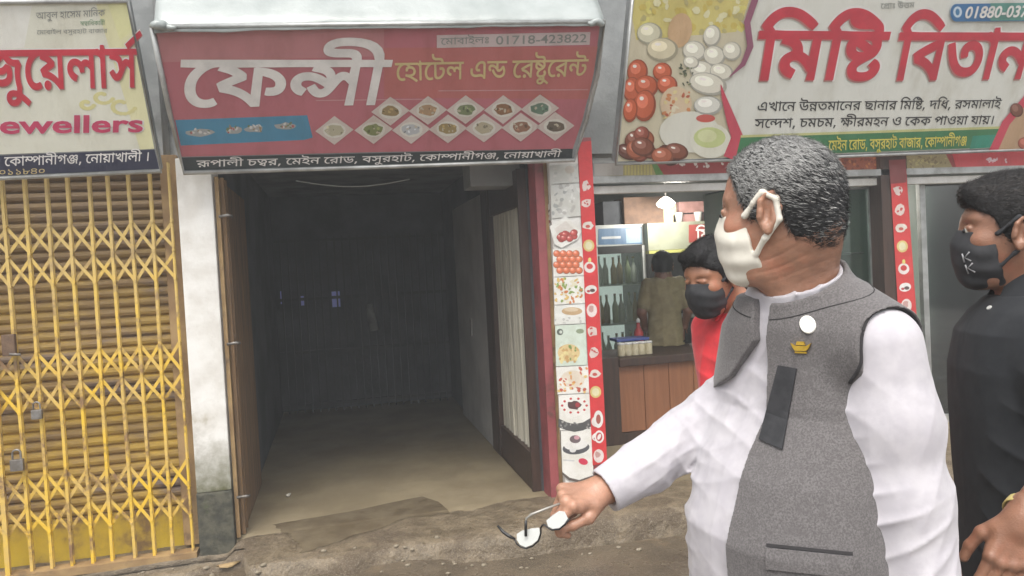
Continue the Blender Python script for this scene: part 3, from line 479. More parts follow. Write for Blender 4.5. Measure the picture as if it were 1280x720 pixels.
 394: '396,300 375,301 356,303 338,308 321,313 304,321 287,330 270,340 252,352 234,365 219,377 206,386 195,392 185,396 175,398 164,399 153,398 143,395 135,390 129,383 125,374 124,363 125,353 128,344 134,334 141,326 150,317 160,308 105,253 89,268 74,285 60,304 50,324 44,346 42,369 44,391 49,410 58,426 71,439 85,450 102,459 119,465 138,469 157,470 173,469 188,466 202,462 216,456 229,450 242,442 254,434 266,426 278,418 299,404 318,392 335,383 352,376 370,372 389,371 411,373 429,379 444,388 455,402 461,420 463,442 461,467 454,491 443,514 429,537 412,557 393,575 409,622 456,622 467,610 479,595 492,578 504,558 515,537 526,514 534,490 538,466 540,442 538,414 533,388 524,366 512,346 496,330 476,317 453,308 426,302;87,601 133,589 172,571 201,551 222,530 235,506 242,476 245,442 245,436 245,430 244,424 243,417 242,411 241,405 165,407 166,414 167,421 168,427 168,433 168,439 168,444 165,470 157,494 144,514 125,532 98,546 65,556;432,622 433,551 -10,551 -10,622;1157,622 1157,551 1052,551 1052,0 975,0 975,396 997,332 970,370 945,404 922,434 900,461 878,484 858,504 837,520 817,534 796,544 775,550 752,555 729,556 703,554 679,549 656,541 635,530 616,517 597,501 579,484 563,466 547,447 539,445 550,451 560,456 570,460 581,463 593,464 605,465 640,462 669,451 690,434 705,411 714,385 717,356 717,349 717,342 716,335 715,329 714,324 713,320 696,326 704,335 712,343 719,351 726,359 734,367 742,375 751,383 759,391 768,400 892,516 941,463 657,195 598,250 680,328 644,285 614,262 624,274 632,286 640,298 645,312 649,327 650,343 648,359 643,372 635,383 623,391 609,396 591,398 580,398 570,396 560,394 550,391 540,386 529,380 491,495 512,521 535,544 558,565 583,584 609,599 636,612 664,621 692,627 722,629 758,627 792,620 822,608 852,592 881,571 910,546 938,515 968,481 998,441 980,446 978,462 977,480 976,498 975,517 975,537 975,558 975,688 1028,688 1051,622',
 22: '484,0 484,425 505,362 482,394 460,423 440,448 419,471 400,492 381,509 362,524 343,535 324,544 304,551 284,555 263,556 230,553 201,544 178,528 157,509 138,488 120,465 106,457 117,465 131,472 149,478 169,483 192,486 216,487 245,485 270,479 290,469 308,456 322,441 332,424 340,405 344,387 346,369 342,331 328,296 306,264 274,233 233,202 182,172 131,245 166,261 198,278 226,296 248,317 262,340 266,365 264,379 258,391 249,402 236,410 220,415 200,417 183,416 167,414 152,411 136,406 120,400 103,392 22,458 43,491 65,521 88,548 112,572 138,592 164,608 193,620 223,627 255,629 287,627 318,621 346,612 374,598 401,580 428,559 454,534 480,505 507,472 489,483 488,494 487,508 486,526 485,545 484,565 484,585 484,688 537,688 560,622 666,622 666,551 561,551 561,0',
 322: '384,626 410,625 433,620 454,614 472,604 487,592 500,576 509,559 514,538 516,515 513,485 504,457 488,430 468,406 444,382 416,360 397,346 380,332 366,319 354,306 347,291 345,276 346,264 350,254 356,246 365,239 376,235 389,234 406,235 422,239 438,246 454,255 471,267 489,282 565,255 570,241 574,225 577,210 579,193 581,176 581,158 575,114 558,76 530,44 491,20 441,5 380,0 348,2 316,7 284,15 252,28 220,47 188,72 157,103 128,143 100,191 74,248 50,316 28,395 105,417 123,349 142,290 162,240 184,199 206,165 230,138 253,116 278,100 303,89 328,82 354,77 380,76 405,77 427,81 447,86 464,95 479,105 490,118 498,133 503,150 505,170 505,178 504,187 502,197 499,207 496,218 491,229 551,236 528,218 504,201 480,186 454,174 424,167 390,165 355,168 326,179 301,196 283,218 272,243 268,272 270,294 275,315 284,333 296,350 310,365 326,380 342,393 358,406 375,418 394,432 410,446 426,460 437,474 445,490 447,506 447,512 445,519 442,526 439,534 432,540 424,546 414,551 400,554 384,555 361,554 340,549 320,542 302,532 287,521 274,509 265,497 259,485 257,474 258,465 261,457 266,449 273,442 281,436 290,430 237,370 216,384 200,400 188,417 181,435 176,451 175,467 177,485 183,503 192,522 205,540 220,557 238,574 259,588 281,601 306,612 331,620 357,624;673,627 709,624 740,614 765,598 783,577 794,552 798,523 797,508 792,492 786,476 775,460 761,445 742,431 719,418 690,406 655,396 639,460 663,466 683,474 700,482 712,493 720,506 722,521 720,533 716,543 708,550 697,555 684,558 669,559 638,555 608,543 578,522 550,496 525,466 503,432 446,468 470,500 494,529 517,554 541,576 565,594 590,608 616,619 644,625;658,250 633,252 609,257 586,265 566,276 546,289 529,305 513,322 498,341 485,361 473,382 462,403 453,425 507,490 517,453 529,420 542,392 558,369 576,350 596,336 618,326 641,320 666,318 681,319 695,323 708,329 719,338 726,352 728,370 726,384 720,396 711,408 698,419 681,428 661,435 716,471 730,465 744,457 758,448 770,437 782,425 791,412 798,397 803,381 804,363 800,334 788,308 768,284 740,265 703,254;744,144 745,127 747,107 750,82 756,56 762,32 770,9 699,-7 690,22 683,52 677,81 673,110 670,138 669,165 670,194 674,220 680,244 689,265 697,284 707,300 737,324 787,272 772,251 761,231 753,210 748,189 745,167',
 70: '636,622 636,551 531,551 531,0 454,0 425,36 394,69 361,98 325,125 286,149 243,170 196,188 143,202 84,212 48,303 69,317 91,330 113,343 136,356 159,368 182,380 206,392 229,403 252,414 225,433 196,450 164,466 130,480 91,492 48,502 79,570 81,551 -10,551 -10,622;454,551 135,551 114,560 142,552 170,541 198,528 226,513 252,497 278,480 300,464 320,448 336,432 341,376 317,365 291,353 266,341 240,328 214,316 190,303 166,290 145,278 125,265 113,280 168,270 218,257 264,240 305,220 343,197 378,172 410,144 441,115 470,83 457,79 456,93 456,109 455,124 454,141 454,156 454,171;180,-6 164,-4 150,1 138,10 128,22 122,36 120,52 122,68 128,83 138,95 150,104 164,110 180,112 196,110 210,104 222,95 232,83 238,68 240,52 238,36 232,22 222,10 210,1 196,-4',
 21: '706,622 706,551 601,551 601,0 524,0 504,27 483,53 460,79 435,104 408,127 380,149 350,169 317,188 283,204 246,218 207,229 166,238 142,331 190,296 249,284 301,267 348,248 388,225 424,201 456,175 483,149 506,123 526,97 525,112 525,128 524,143 524,159 524,175 524,193 524,688 577,688 600,622;450,470 446,433 436,400 418,372 395,346 366,325 332,308 295,294 253,283 209,276 162,285 142,331 193,336 237,344 274,354 306,367 331,383 350,400 364,420 372,442 375,466 373,486 369,505 361,522 350,539 335,555 316,571 371,625 392,603 411,580 428,554 440,528 448,499;182,430 144,434 112,444 85,462 65,485 53,514 49,548 50,563 52,578 56,592 60,605 65,617 71,628 147,607 143,600 139,592 135,582 132,573 131,562 130,552 132,536 136,523 144,514 155,507 168,502 182,501 196,502 210,505 224,509 239,516 254,527 270,541 285,560 301,583 316,612 371,625 373,575 359,547 343,521 325,498 306,478 284,462 262,448 237,438 210,432',
 55: '276,622 276,551 171,551 171,0 94,0 94,551 -10,551 -10,622 82,622 71,635 60,648 50,662 39,676 29,690 20,704 43,742 68,778 93,812 121,842 151,867 185,888 223,904 265,914 313,917 348,916 382,911 414,904 447,894 478,882 510,866 541,849 573,829 605,808 637,784 671,758 705,731 663,677 619,712 577,743 538,770 502,793 467,811 432,826 398,836 362,842 325,844 290,842 258,836 230,825 204,811 180,793 160,772 140,748 123,722 106,693 112,683 119,672 128,660 138,648 148,635 160,622',
 35: '407,50 354,55 303,68 254,90 208,123 166,167 126,222 91,290 58,371 29,466 105,486 129,408 155,340 182,282 211,233 243,194 278,164 316,143 358,130 405,126 435,127 461,131 484,138 504,146 521,157 536,170 547,185 557,201 564,218 569,237 572,257 573,278 571,305 566,331 557,354 545,376 530,394 512,409 492,420 469,427 444,429 420,427 401,421 386,412 377,399 371,384 369,367 369,360 370,353 371,346 373,338 375,330 378,321 301,306 297,319 294,331 292,343 290,355 288,367 288,380 290,405 297,426 308,446 322,462 340,475 362,486 386,494 412,498 440,500 480,497 516,487 549,472 578,450 603,424 623,392 638,356 647,317 650,274 647,233 638,196 624,160 603,129 576,102 543,80 504,63 459,53;717,622 717,551 -10,551 -10,622',
 27: '401,63 362,65 325,72 288,84 253,101 219,123 186,152 156,186 127,227 100,276 74,331 51,394 29,465 105,485 129,408 154,342 181,286 210,239 243,202 278,174 316,155 358,143 404,139 449,143 487,153 516,171 537,196 550,228 554,268 553,288 550,305 546,321 541,335 535,347 530,358 590,358 571,339 552,322 532,306 511,292 489,280 466,270 443,263 418,258 391,257 366,259 343,264 322,272 303,284 288,298 275,316 266,336 260,359 258,384 261,414 272,443 289,474 314,503 349,529 394,553 380,552 365,552 348,552 332,551 315,551 298,551 -10,551 -10,622 927,622 927,551 614,551 599,551 584,551 571,552 559,553 547,553 535,554 484,529 441,506 408,485 382,465 363,446 350,428 342,412 337,396 335,380 337,363 342,350 351,340 362,333 374,329 387,328 411,330 434,336 455,346 476,359 499,376 523,396 609,365 615,351 620,334 624,316 627,296 629,275 630,254 628,221 620,190 608,160 589,133 565,110 534,90 497,75 453,66;801,205 802,173 805,141 809,111 816,80 825,46 836,10 761,-7 750,31 741,69 733,106 727,144 724,182 723,222 724,256 727,288 732,317 739,344 747,367 755,388 707,391 664,397 626,408 592,422 562,439 536,460 513,485 493,512 475,543 551,559 563,540 576,523 592,508 609,494 631,482 655,472 683,465 715,460 751,459 760,459 769,459 778,460 787,461 796,461 806,462 845,392 831,362 819,333 811,304 805,274 802,241',
 131: '-254,707 72,917 110,860 -209,644',
 12: '508,622 505,647 499,666 488,681 474,691 453,697 428,699 288,699 248,700 214,703 188,708 165,715 145,724 127,736 111,751 97,768 86,788 79,809 74,833 73,859 73,868 74,876 74,885 76,894 77,903 78,912 152,907 151,899 150,892 149,886 148,880 148,874 148,869 148,855 150,842 152,830 156,819 161,810 167,802 178,792 191,784 207,778 227,774 252,772 283,771 407,771 440,770 468,767 491,763 511,756 528,747 544,734 554,722 563,708 570,690 575,671 578,648 580,622;722,622 722,551 356,551 356,372 357,354 360,340 365,330 372,322 381,318 393,316 406,317 419,321 432,328 447,338 461,350 477,366 493,385 511,407 529,433 589,442 609,410 625,378 638,345 648,312 654,278 656,245 653,204 644,167 628,132 607,101 580,75 548,53 509,37 466,27 417,24 374,27 333,34 294,47 257,66 222,90 189,122 158,160 129,205 101,258 75,318 51,387 29,465 105,485 130,398 156,324 184,262 215,210 248,169 284,138 323,117 366,104 413,100 462,104 503,118 536,140 561,169 575,204 580,243 579,272 574,297 568,320 558,340 548,358 535,373 581,392 561,360 540,332 520,308 499,288 478,271 456,258 436,249 415,244 394,242 379,243 365,245 351,248 338,254 327,260 317,268 307,279 298,292 290,308 284,328 280,357 279,393 279,551 -10,551 -10,622',
 365: '614,622 614,551 509,551 509,193 432,193 432,313 445,253 418,284 391,313 364,340 337,363 310,383 282,399 255,411 228,419 200,421 179,419 161,414 147,405 136,393 130,378 128,361 130,347 135,333 144,320 156,307 175,296 198,285 161,214 129,231 101,252 78,276 60,303 50,333 46,366 48,391 54,413 64,434 78,451 95,466 116,478 138,486 163,491 189,493 225,491 258,484 290,474 319,459 348,441 375,420 401,396 427,371 453,343 435,344 434,356 434,370 433,384 432,399 432,413 432,428 432,551 -10,551 -10,622;224,204 259,202 292,194 323,182 352,166 379,147 405,124 430,97 455,69 479,38 462,-42 440,-12 416,17 392,44 368,69 342,90 316,108 290,122 262,130 234,133 216,132 200,127 188,120 180,111 175,100 173,86 175,73 180,62 188,52 201,44 217,35 237,27 202,-42 181,-33 162,-23 144,-10 129,3 116,18 106,34 98,51 94,69 92,87 94,111 100,132 111,151 125,167 141,180 160,190 180,198 202,202;509,203 509,-43 432,-43 432,31 435,74 434,90 433,106 432,122 432,139 432,155 432,172 432,202',
 26: '615,310 613,275 606,244 594,216 579,192 560,171 539,153 516,138 490,125 464,114 436,107 408,101 380,97 359,120 395,114 431,107 466,98 500,89 535,77 571,64 608,48 645,31 684,11 649,-49 597,-23 543,1 490,22 435,39 379,55 322,68 263,78 204,87 143,94 152,166 172,162 192,159 214,156 236,154 262,152 290,152 346,155 393,162 434,175 467,192 493,212 513,234 527,259 535,284 538,310 534,343 523,370 504,391 479,407 448,416 412,419 407,419 402,419 398,418 392,418 387,417 382,416 372,481 379,482 388,482 398,482 407,483 416,483 423,483 459,481 491,475 518,466 542,453 561,438 577,421 590,403 599,384 606,364 611,345 614,327;227,217 205,218 185,221 167,225 151,231 137,239 125,249 116,260 107,273 100,288 95,307 92,330 91,359 91,559 168,559 168,521 166,476 167,468 167,459 168,450 168,441 168,431 168,420 168,359 169,343 170,331 172,321 176,313 180,307 184,301 196,293 212,288 233,286 260,288 285,293 308,302 327,313 343,326 356,340 366,355 372,370 374,384 372,395 368,403 360,408 350,411 337,412 322,413 316,413 283,415 252,421 223,431 197,444 175,461 155,480 168,544 180,532 192,521 204,510 218,502 233,494 251,488 271,484 295,482 323,481 372,481 379,480 383,478 386,475 390,471 395,467 402,463 415,455 426,446 436,435 444,422 448,406 450,388 447,357 437,327 420,300 399,277 372,256 340,240 305,227 268,220;-10,551 -10,622 697,622 697,551',
 37: '613,622 613,551 159,551 159,253 145,273 173,302 203,330 236,357 271,382 308,406 347,428 388,449 431,468 475,486 540,422 528,399 518,376 510,354 503,332 497,309 492,285 489,260 488,233 487,205 488,173 491,141 495,111 502,80 511,46 522,10 447,-7 436,31 427,69 419,106 413,144 410,182 409,222 410,249 412,274 415,299 420,322 425,344 432,364 439,381 446,397 453,410 465,405 427,389 390,370 354,349 318,326 283,301 248,273 213,243 177,210 141,175 82,215 82,551 -10,551 -10,622',
 38: '606,622 606,551 501,551 501,0 424,0 402,39 374,76 342,110 305,142 265,171 221,196 175,217 126,232 76,243 37,339 102,376 168,411 236,444 305,474 375,500 447,524 424,482 424,622;424,474 445,446 393,428 340,408 285,384 230,359 179,332 130,304 167,294 205,280 245,263 285,242 322,218 358,190 390,159 417,125 438,88 429,88 428,103 427,119 426,134 425,150 424,169 424,189;240,629 248,629 257,628 266,628 275,626 284,625 293,624 287,552 283,553 278,553 272,554 266,554 259,554 251,554 233,553 217,548 204,542 195,532 190,522 188,509 191,492 198,478 211,464 230,452 258,438 293,423 233,378 209,391 187,404 167,418 150,433 135,449 124,466 116,484 111,503 109,524 111,542 115,559 123,575 134,590 148,603 166,614 187,622 212,627',
 363: '906,622 906,551 452,551 452,253 438,273 466,302 496,330 529,357 564,382 601,406 640,428 681,449 724,468 768,486 833,422 821,399 811,376 802,354 796,332 790,309 786,285 782,260 781,233 780,205 781,173 784,141 788,111 795,80 804,46 815,10 740,-7 729,31 720,69 712,106 706,144 703,182 702,222 703,249 705,274 708,299 713,322 718,344 724,364 732,381 739,397 746,410 758,405 720,389 684,370 648,349 612,326 577,301 542,273 506,243 470,210 434,175 375,215 375,360 379,370 378,383 377,397 376,410 375,423 375,437 375,450 375,551 -10,551 -10,622;195,475 222,474 248,469 272,462 295,451 317,438 338,422 359,404 380,384 400,361 399,272 370,307 338,338 306,366 272,386 239,399 207,403 186,401 167,395 151,386 138,373 131,356 128,335 130,318 136,303 146,289 161,277 179,265 202,254 165,183 130,200 101,221 78,246 60,275 50,305 46,338 48,366 56,392 68,414 83,432 102,448 124,460 147,468 171,473',
 48: '687,622 687,551 582,551 582,0 505,0 505,512 510,532 508,543 507,555 506,567 505,579 505,593 505,607 505,688 558,688 582,622;361,629 386,627 410,622 433,614 454,603 474,589 492,572 508,553 522,532 534,509 530,404 508,448 484,486 457,516 428,538 397,552 363,556 339,554 318,546 300,534 287,518 279,497 276,471 280,446 290,424 308,406 335,391 369,382 413,377 406,300 365,305 328,314 298,327 272,344 251,364 235,388 224,414 217,443 215,474 217,507 224,536 236,562 251,583 270,600 290,612 313,622 337,627;77,629 104,627 131,621 156,612 180,598 200,580 218,558 231,531 239,498 242,461 240,434 233,408 222,383 206,360 186,340 160,323 130,310 95,303 54,300 48,377 80,379 106,384 128,392 145,401 159,413 169,426 176,440 180,454 181,468 178,493 169,515 155,532 135,546 108,553 76,556 64,556 52,555 40,554 28,551 14,549 -1,545 -9,620 7,623 22,625 36,627 49,628 63,629',
 129: '929,622 929,551 614,551 614,0 537,0 537,84 542,110 541,120 540,132 538,148 538,166 537,184 537,202 537,419 537,431 537,551 -10,551 -10,622;876,271 875,251 870,232 864,212 853,195 840,179 822,166 801,156 775,150 745,148 736,148 726,148 716,149 707,150 698,151 689,153 695,225 699,224 704,224 710,224 716,223 722,223 728,223 754,225 773,230 786,240 793,251 798,263 799,276 798,288 796,299 792,310 787,319 780,327 772,334 753,346 730,356 703,363 671,368 635,371 594,372 560,372 522,374 487,378 454,386 426,398 401,415 382,436 367,462 358,494 355,531 355,537 356,545 356,552 358,561 359,569 360,577 435,571 434,565 433,559 432,553 432,547 431,541 431,536 435,501 447,476 466,460 492,450 524,444 562,442 593,442 653,440 704,435 745,426 779,413 807,398 831,380 846,365 858,348 866,330 872,312 875,292;347,265 375,263 402,257 428,246 452,233 475,216 497,196 517,175 536,151 553,126 554,55 543,34 522,66 501,95 480,120 459,142 438,160 418,175 396,186 374,192 351,194 340,193 331,192 322,188 315,184 310,179 305,173 302,166 300,157 299,148 299,138 301,128 303,120 306,112 308,105 311,99 234,83 230,93 226,103 222,115 219,127 218,139 217,150 218,168 221,184 227,200 235,213 244,225 254,236 267,244 280,252 296,258 312,262 329,264;185,463 219,460 250,453 279,440 305,422 327,400 346,373 360,341 368,305 371,265 371,253 370,241 369,231 368,222 366,213 365,206 287,208 289,217 291,225 292,234 293,242 294,250 294,256 293,278 290,299 284,320 276,340 265,357 252,372 235,383 214,390 190,392 171,390 156,386 144,378 137,368 132,356 131,342 131,336 132,330 134,324 135,317 138,311 140,304 62,288 58,298 54,308 52,319 50,329 48,339 48,349 49,366 52,381 58,396 66,409 75,421 86,432 99,441 113,449 129,455 146,459 165,462;123,405 124,411 125,417 126,424 126,432 126,440 126,449 124,476 117,503 106,530 90,553 69,570 42,582 135,602 156,583 173,562 186,539 195,514 200,484 202,450 202,441 201,432 200,424 199,417 198,408 197,400',
 18: '509,629 557,625 596,612 628,590 652,561 666,525 671,483 668,452 660,423 646,397 628,373 606,351 579,331 549,313 516,297 480,282 449,354 490,370 525,387 554,406 574,427 587,453 591,482 589,505 582,524 570,538 554,549 534,556 509,558 485,557 463,553 441,546 420,537 401,527 384,516 369,503 356,490 345,476 337,463 333,451 331,439 332,429 335,420 341,412 350,405 365,399 386,395 365,321 330,330 302,343 280,360 264,380 254,404 251,431 253,454 260,477 272,500 287,522 306,543 328,564 353,582 381,598 410,611 442,621 475,627;681,225 674,173 654,129 620,92 574,64 518,48 453,42 407,45 363,53 320,67 279,87 240,114 204,147 169,187 136,235 106,291 77,355 51,427 28,507 103,529 131,439 161,361 192,295 227,240 265,195 306,161 352,137 401,123 455,118 495,121 529,130 559,144 582,166 595,193 600,228 597,253 589,275 574,294 556,311 534,326 509,338 589,373 616,355 639,335 657,311 670,285 678,256',
 45: '636,622 636,551 531,551 531,0 454,0 425,36 394,69 361,98 325,125 286,149 243,170 196,188 143,202 84,212 48,303 69,317 91,330 113,343 136,356 159,368 182,380 206,392 229,403 252,414 225,433 196,450 164,466 130,480 91,492 48,502 79,570 81,551 -10,551 -10,622;454,551 135,551 114,560 142,552 170,541 198,528 226,513 252,497 278,480 300,464 320,448 336,432 341,376 317,365 291,353 266,341 240,328 214,316 190,303 166,290 145,278 125,265 113,280 168,270 218,257 264,240 305,220 343,197 378,172 410,144 441,115 470,83 457,79 456,93 456,109 455,124 454,141 454,156 454,171',
 641: '194,0 194,622 275,622 275,0',
 9: '898,622 898,551 798,551 798,0 721,0 700,38 676,72 649,104 620,132 589,157 557,180 582,246 608,230 634,210 661,186 686,161 707,135 724,109 723,119 723,128 722,137 722,146 722,155 722,164 721,174 721,184 721,194 721,551 -10,551 -10,622;376,91 331,95 288,105 246,123 206,149 167,185 130,232 94,289 61,359 29,442 102,466 126,401 152,344 178,296 205,255 234,223 266,198 300,181 338,170 378,167 412,169 442,175 466,184 487,198 503,213 515,232 523,253 528,276 530,300 527,336 516,368 498,394 476,414 450,426 420,430 400,428 383,424 370,416 361,404 355,390 353,372 353,367 354,360 355,353 357,345 359,338 361,331 285,316 281,330 277,342 274,354 273,366 271,377 271,388 273,411 280,432 292,450 307,465 324,478 344,488 367,494 389,499 413,500 451,497 485,488 515,474 542,454 564,430 582,401 595,369 603,333 606,294 603,259 595,225 581,194 561,165 536,140 505,119 468,103 425,94;344,465 339,486 329,504 314,522 296,536 272,548 243,556 267,601 312,589 346,574 374,557 394,539 408,519 418,495 423,468;1168,622 1168,551 1063,551 1063,0 986,0 986,479 974,503 961,521 948,534 932,544 916,549 897,551 887,551 887,622 897,622 915,620 933,615 950,606 965,594 978,578 990,559 989,564 988,571 988,582 987,593 986,604 986,613 986,688 1039,688 1062,622',
 275: '495,303 452,307 414,319 382,338 355,365 332,398 312,437 324,439 318,418 311,396 302,375 290,355 276,337 260,322 242,310 221,302 197,300 178,301 160,305 142,310 126,319 108,331 92,346 74,366 56,389 37,417 98,453 116,424 132,403 146,390 158,382 172,378 186,376 201,378 216,383 228,392 240,405 250,423 258,446 264,475 269,510 271,551 340,551 346,527 353,504 361,482 370,461 381,442 394,424 407,409 423,396 440,385 458,377 479,373 501,371 522,373 540,379 554,390 565,404 571,421 573,442 571,467 564,491 552,514 538,537 521,557 503,575 583,591 594,581 604,569 614,554 624,539 633,522 640,504 646,484 649,464 650,442 645,399 632,364 609,338 578,318 540,307;730,622 730,551 -10,551 -10,622;620,369 620,0 543,0 521,25 497,48 474,68 448,87 422,102 394,116 363,129 330,139 295,148 260,226 301,252 346,277 392,302 441,325 492,346 543,363;543,303 519,293 495,281 470,269 446,256 422,243 398,230 376,217 355,205 336,193 342,202 384,188 423,172 458,154 491,134 520,112 546,88 545,100 545,113 544,127 543,141 543,152 543,162',
 224: '765,622 765,551 660,551 660,0 583,0 583,396 605,332 578,370 553,404 530,434 508,461 486,484 466,504 445,520 425,534 404,544 383,550 360,555 337,556 311,554 287,549 264,541 243,530 224,517 205,501 187,484 171,466 155,447 147,445 158,451 168,456 178,460 189,463 201,464 213,465 249,462 277,451 298,434 313,411 322,385 325,356 325,349 325,342 324,335 323,329 322,324 321,320 304,326 312,335 320,343 327,351 335,359 342,367 350,375 359,383 367,391 376,400 500,516 549,463 265,195 206,250 288,328 252,285 222,262 232,274 240,286 248,298 253,312 257,327 258,343 256,359 251,372 243,383 231,391 217,396 199,398 188,398 178,396 168,394 158,391 148,386 137,380 61,452 88,486 115,517 143,544 171,569 201,590 231,606 262,619 295,626 330,629 366,627 400,620 430,608 460,592 489,571 518,546 546,515 576,481 606,441 588,446 586,462 585,480 584,498 583,517 583,537 583,558 583,688 636,688 659,622;660,-43 585,-43 578,-24 569,-8 560,6 549,18 536,27 523,34 508,39 492,42 475,43 441,42 407,39 374,34 341,30 306,27 269,26 245,27 220,29 194,33 169,39 144,48 121,59 100,74 81,92 66,115 54,142 47,175 45,212 45,223 46,235 47,248 49,261 51,274 54,287 131,277 129,268 127,259 125,248 124,236 123,224 123,211 125,185 131,163 140,145 154,130 171,118 191,109 214,103 240,99 269,98 300,99 331,102 362,106 393,111 425,114 458,115 483,114 506,109 528,102 548,92 567,78 583,61 583,151 660,151',
 339: '486,528 533,524 572,512 603,493 626,467 639,434 644,396 641,368 633,342 620,318 602,295 580,275 554,257 524,240 492,225 457,212 427,282 467,296 501,311 528,327 548,345 560,367 564,393 562,412 555,428 544,440 528,450 508,455 483,457 461,456 439,453 418,447 399,440 381,431 364,422 350,411 338,400 328,389 320,378 316,368 314,358 315,350 318,342 324,336 332,330 346,326 364,322 344,248 310,256 283,268 262,284 247,302 238,324 235,350 237,372 244,393 256,414 271,435 289,454 311,472 336,488 362,502 392,513 422,521 454,526;654,170 647,121 627,80 594,46 549,20 495,5 432,0 389,2 347,10 306,22 267,40 230,63 194,92 161,128 130,171 101,221 74,278 50,344 28,417 104,440 129,359 156,290 186,231 218,182 253,143 292,114 334,93 381,80 433,76 471,79 505,86 534,99 555,117 569,142 573,172 570,194 562,213 548,230 530,245 509,258 485,268 565,303 591,287 613,268 631,246 644,223 651,197;733,622 733,551 -10,551 -10,622',
 75: '290,91 250,94 212,102 178,115 147,134 121,158 100,188 84,224 75,266 72,313 75,352 83,389 96,424 115,457 140,486 170,510 207,529 250,540 300,544 350,541 393,530 429,513 458,490 481,463 498,432 510,397 518,360 520,320 517,281 509,244 496,208 476,176 451,147 420,124 384,105 340,95;301,473 274,471 249,465 226,454 205,439 187,421 172,398 162,373 155,343 153,311 154,284 159,259 166,236 177,215 192,197 210,182 233,171 260,164 291,162 320,164 346,171 370,182 390,198 407,217 421,240 431,265 437,293 439,324 437,353 432,380 424,404 412,424 396,441 378,455 355,465 330,471',
 76: '287,0 235,4 194,16 162,36 141,62 127,91 123,122 126,147 134,171 148,194 169,214 197,231 234,244 263,167 244,162 229,156 218,149 211,141 206,131 205,120 207,108 214,97 226,88 241,81 262,76 286,75 324,78 356,88 382,105 401,127 412,152 416,181 415,200 411,218 404,234 394,250 381,267 364,284 343,302 317,322 287,344 249,372 216,396 190,418 168,438 152,456 140,474 131,491 127,510 125,529 126,545 131,562 138,580 149,597 162,615 177,631 243,596 234,586 227,576 220,566 215,556 212,546 211,536 211,527 213,519 215,511 219,503 224,494 232,485 242,475 255,464 270,452 289,437 312,421 338,403 374,378 405,354 430,331 451,309 467,286 478,264 487,239 491,212 493,182 490,146 481,114 466,85 447,60 422,39 394,22 361,10 326,2',
 83: '237,0 213,1 191,5 172,11 157,19 143,28 132,38 121,51 111,66 102,83 96,104 92,131 91,164 91,481 90,496 89,509 86,520 82,528 75,535 66,540 55,543 40,546 22,547 31,624 55,623 76,620 94,616 110,611 124,604 136,595 146,584 154,571 160,556 164,540 166,521 167,501 167,355 187,362 207,367 226,370 243,373 257,374 269,375 277,375 285,374 294,374 303,372 311,371 318,370 336,366 352,363 366,362 380,361 394,360 408,360 432,361 453,365 470,371 486,381 501,397 514,418 586,383 576,362 565,345 551,330 536,318 519,308 501,301 482,296 462,293 442,292 436,292 429,292 422,293 414,294 406,295 398,297 418,312 427,298 435,283 440,266 445,249 447,231 448,213 445,171 435,133 420,99 398,70 373,45 344,26 311,11 275,3;238,71 259,72 278,77 296,84 311,93 325,104 336,116 347,131 355,146 361,162 365,179 368,195 369,212 367,235 363,254 354,269 344,281 332,290 318,296 304,301 289,303 274,304 253,303 233,301 216,298 199,293 183,288 167,281 167,168 168,148 169,131 172,118 176,107 180,98 184,92 190,87 196,82 204,78 212,74 224,72',
 79: '296,0 226,5 167,21 122,47 88,82 69,123 62,170 66,206 80,238 102,266 134,292 176,316 229,337 229,312 196,328 167,343 142,358 121,372 104,389 90,406 81,425 76,447 74,471 77,497 85,522 100,546 119,567 144,586 173,601 207,613 246,620 290,622 343,620 388,612 425,600 455,585 479,566 497,546 509,523 517,500 519,476 517,450 510,426 499,406 484,387 466,371 445,357 421,344 396,332 368,321 365,341 413,322 454,300 486,276 511,248 525,213 530,171 523,119 503,76 470,43 423,19 366,5;296,71 345,74 384,83 413,99 434,120 446,144 450,173 448,193 440,212 428,228 411,243 392,256 370,268 346,278 321,286 296,292 250,278 211,262 182,243 160,221 147,197 143,169 147,143 160,120 182,100 211,84 250,74;297,363 320,370 342,378 364,387 384,398 402,410 417,424 429,438 436,454 438,471 434,493 422,513 401,529 372,541 336,549 291,551 268,550 246,547 224,542 205,535 188,526 174,516 163,503 156,488 154,471 158,448 169,427 188,408 215,392 251,377',
}
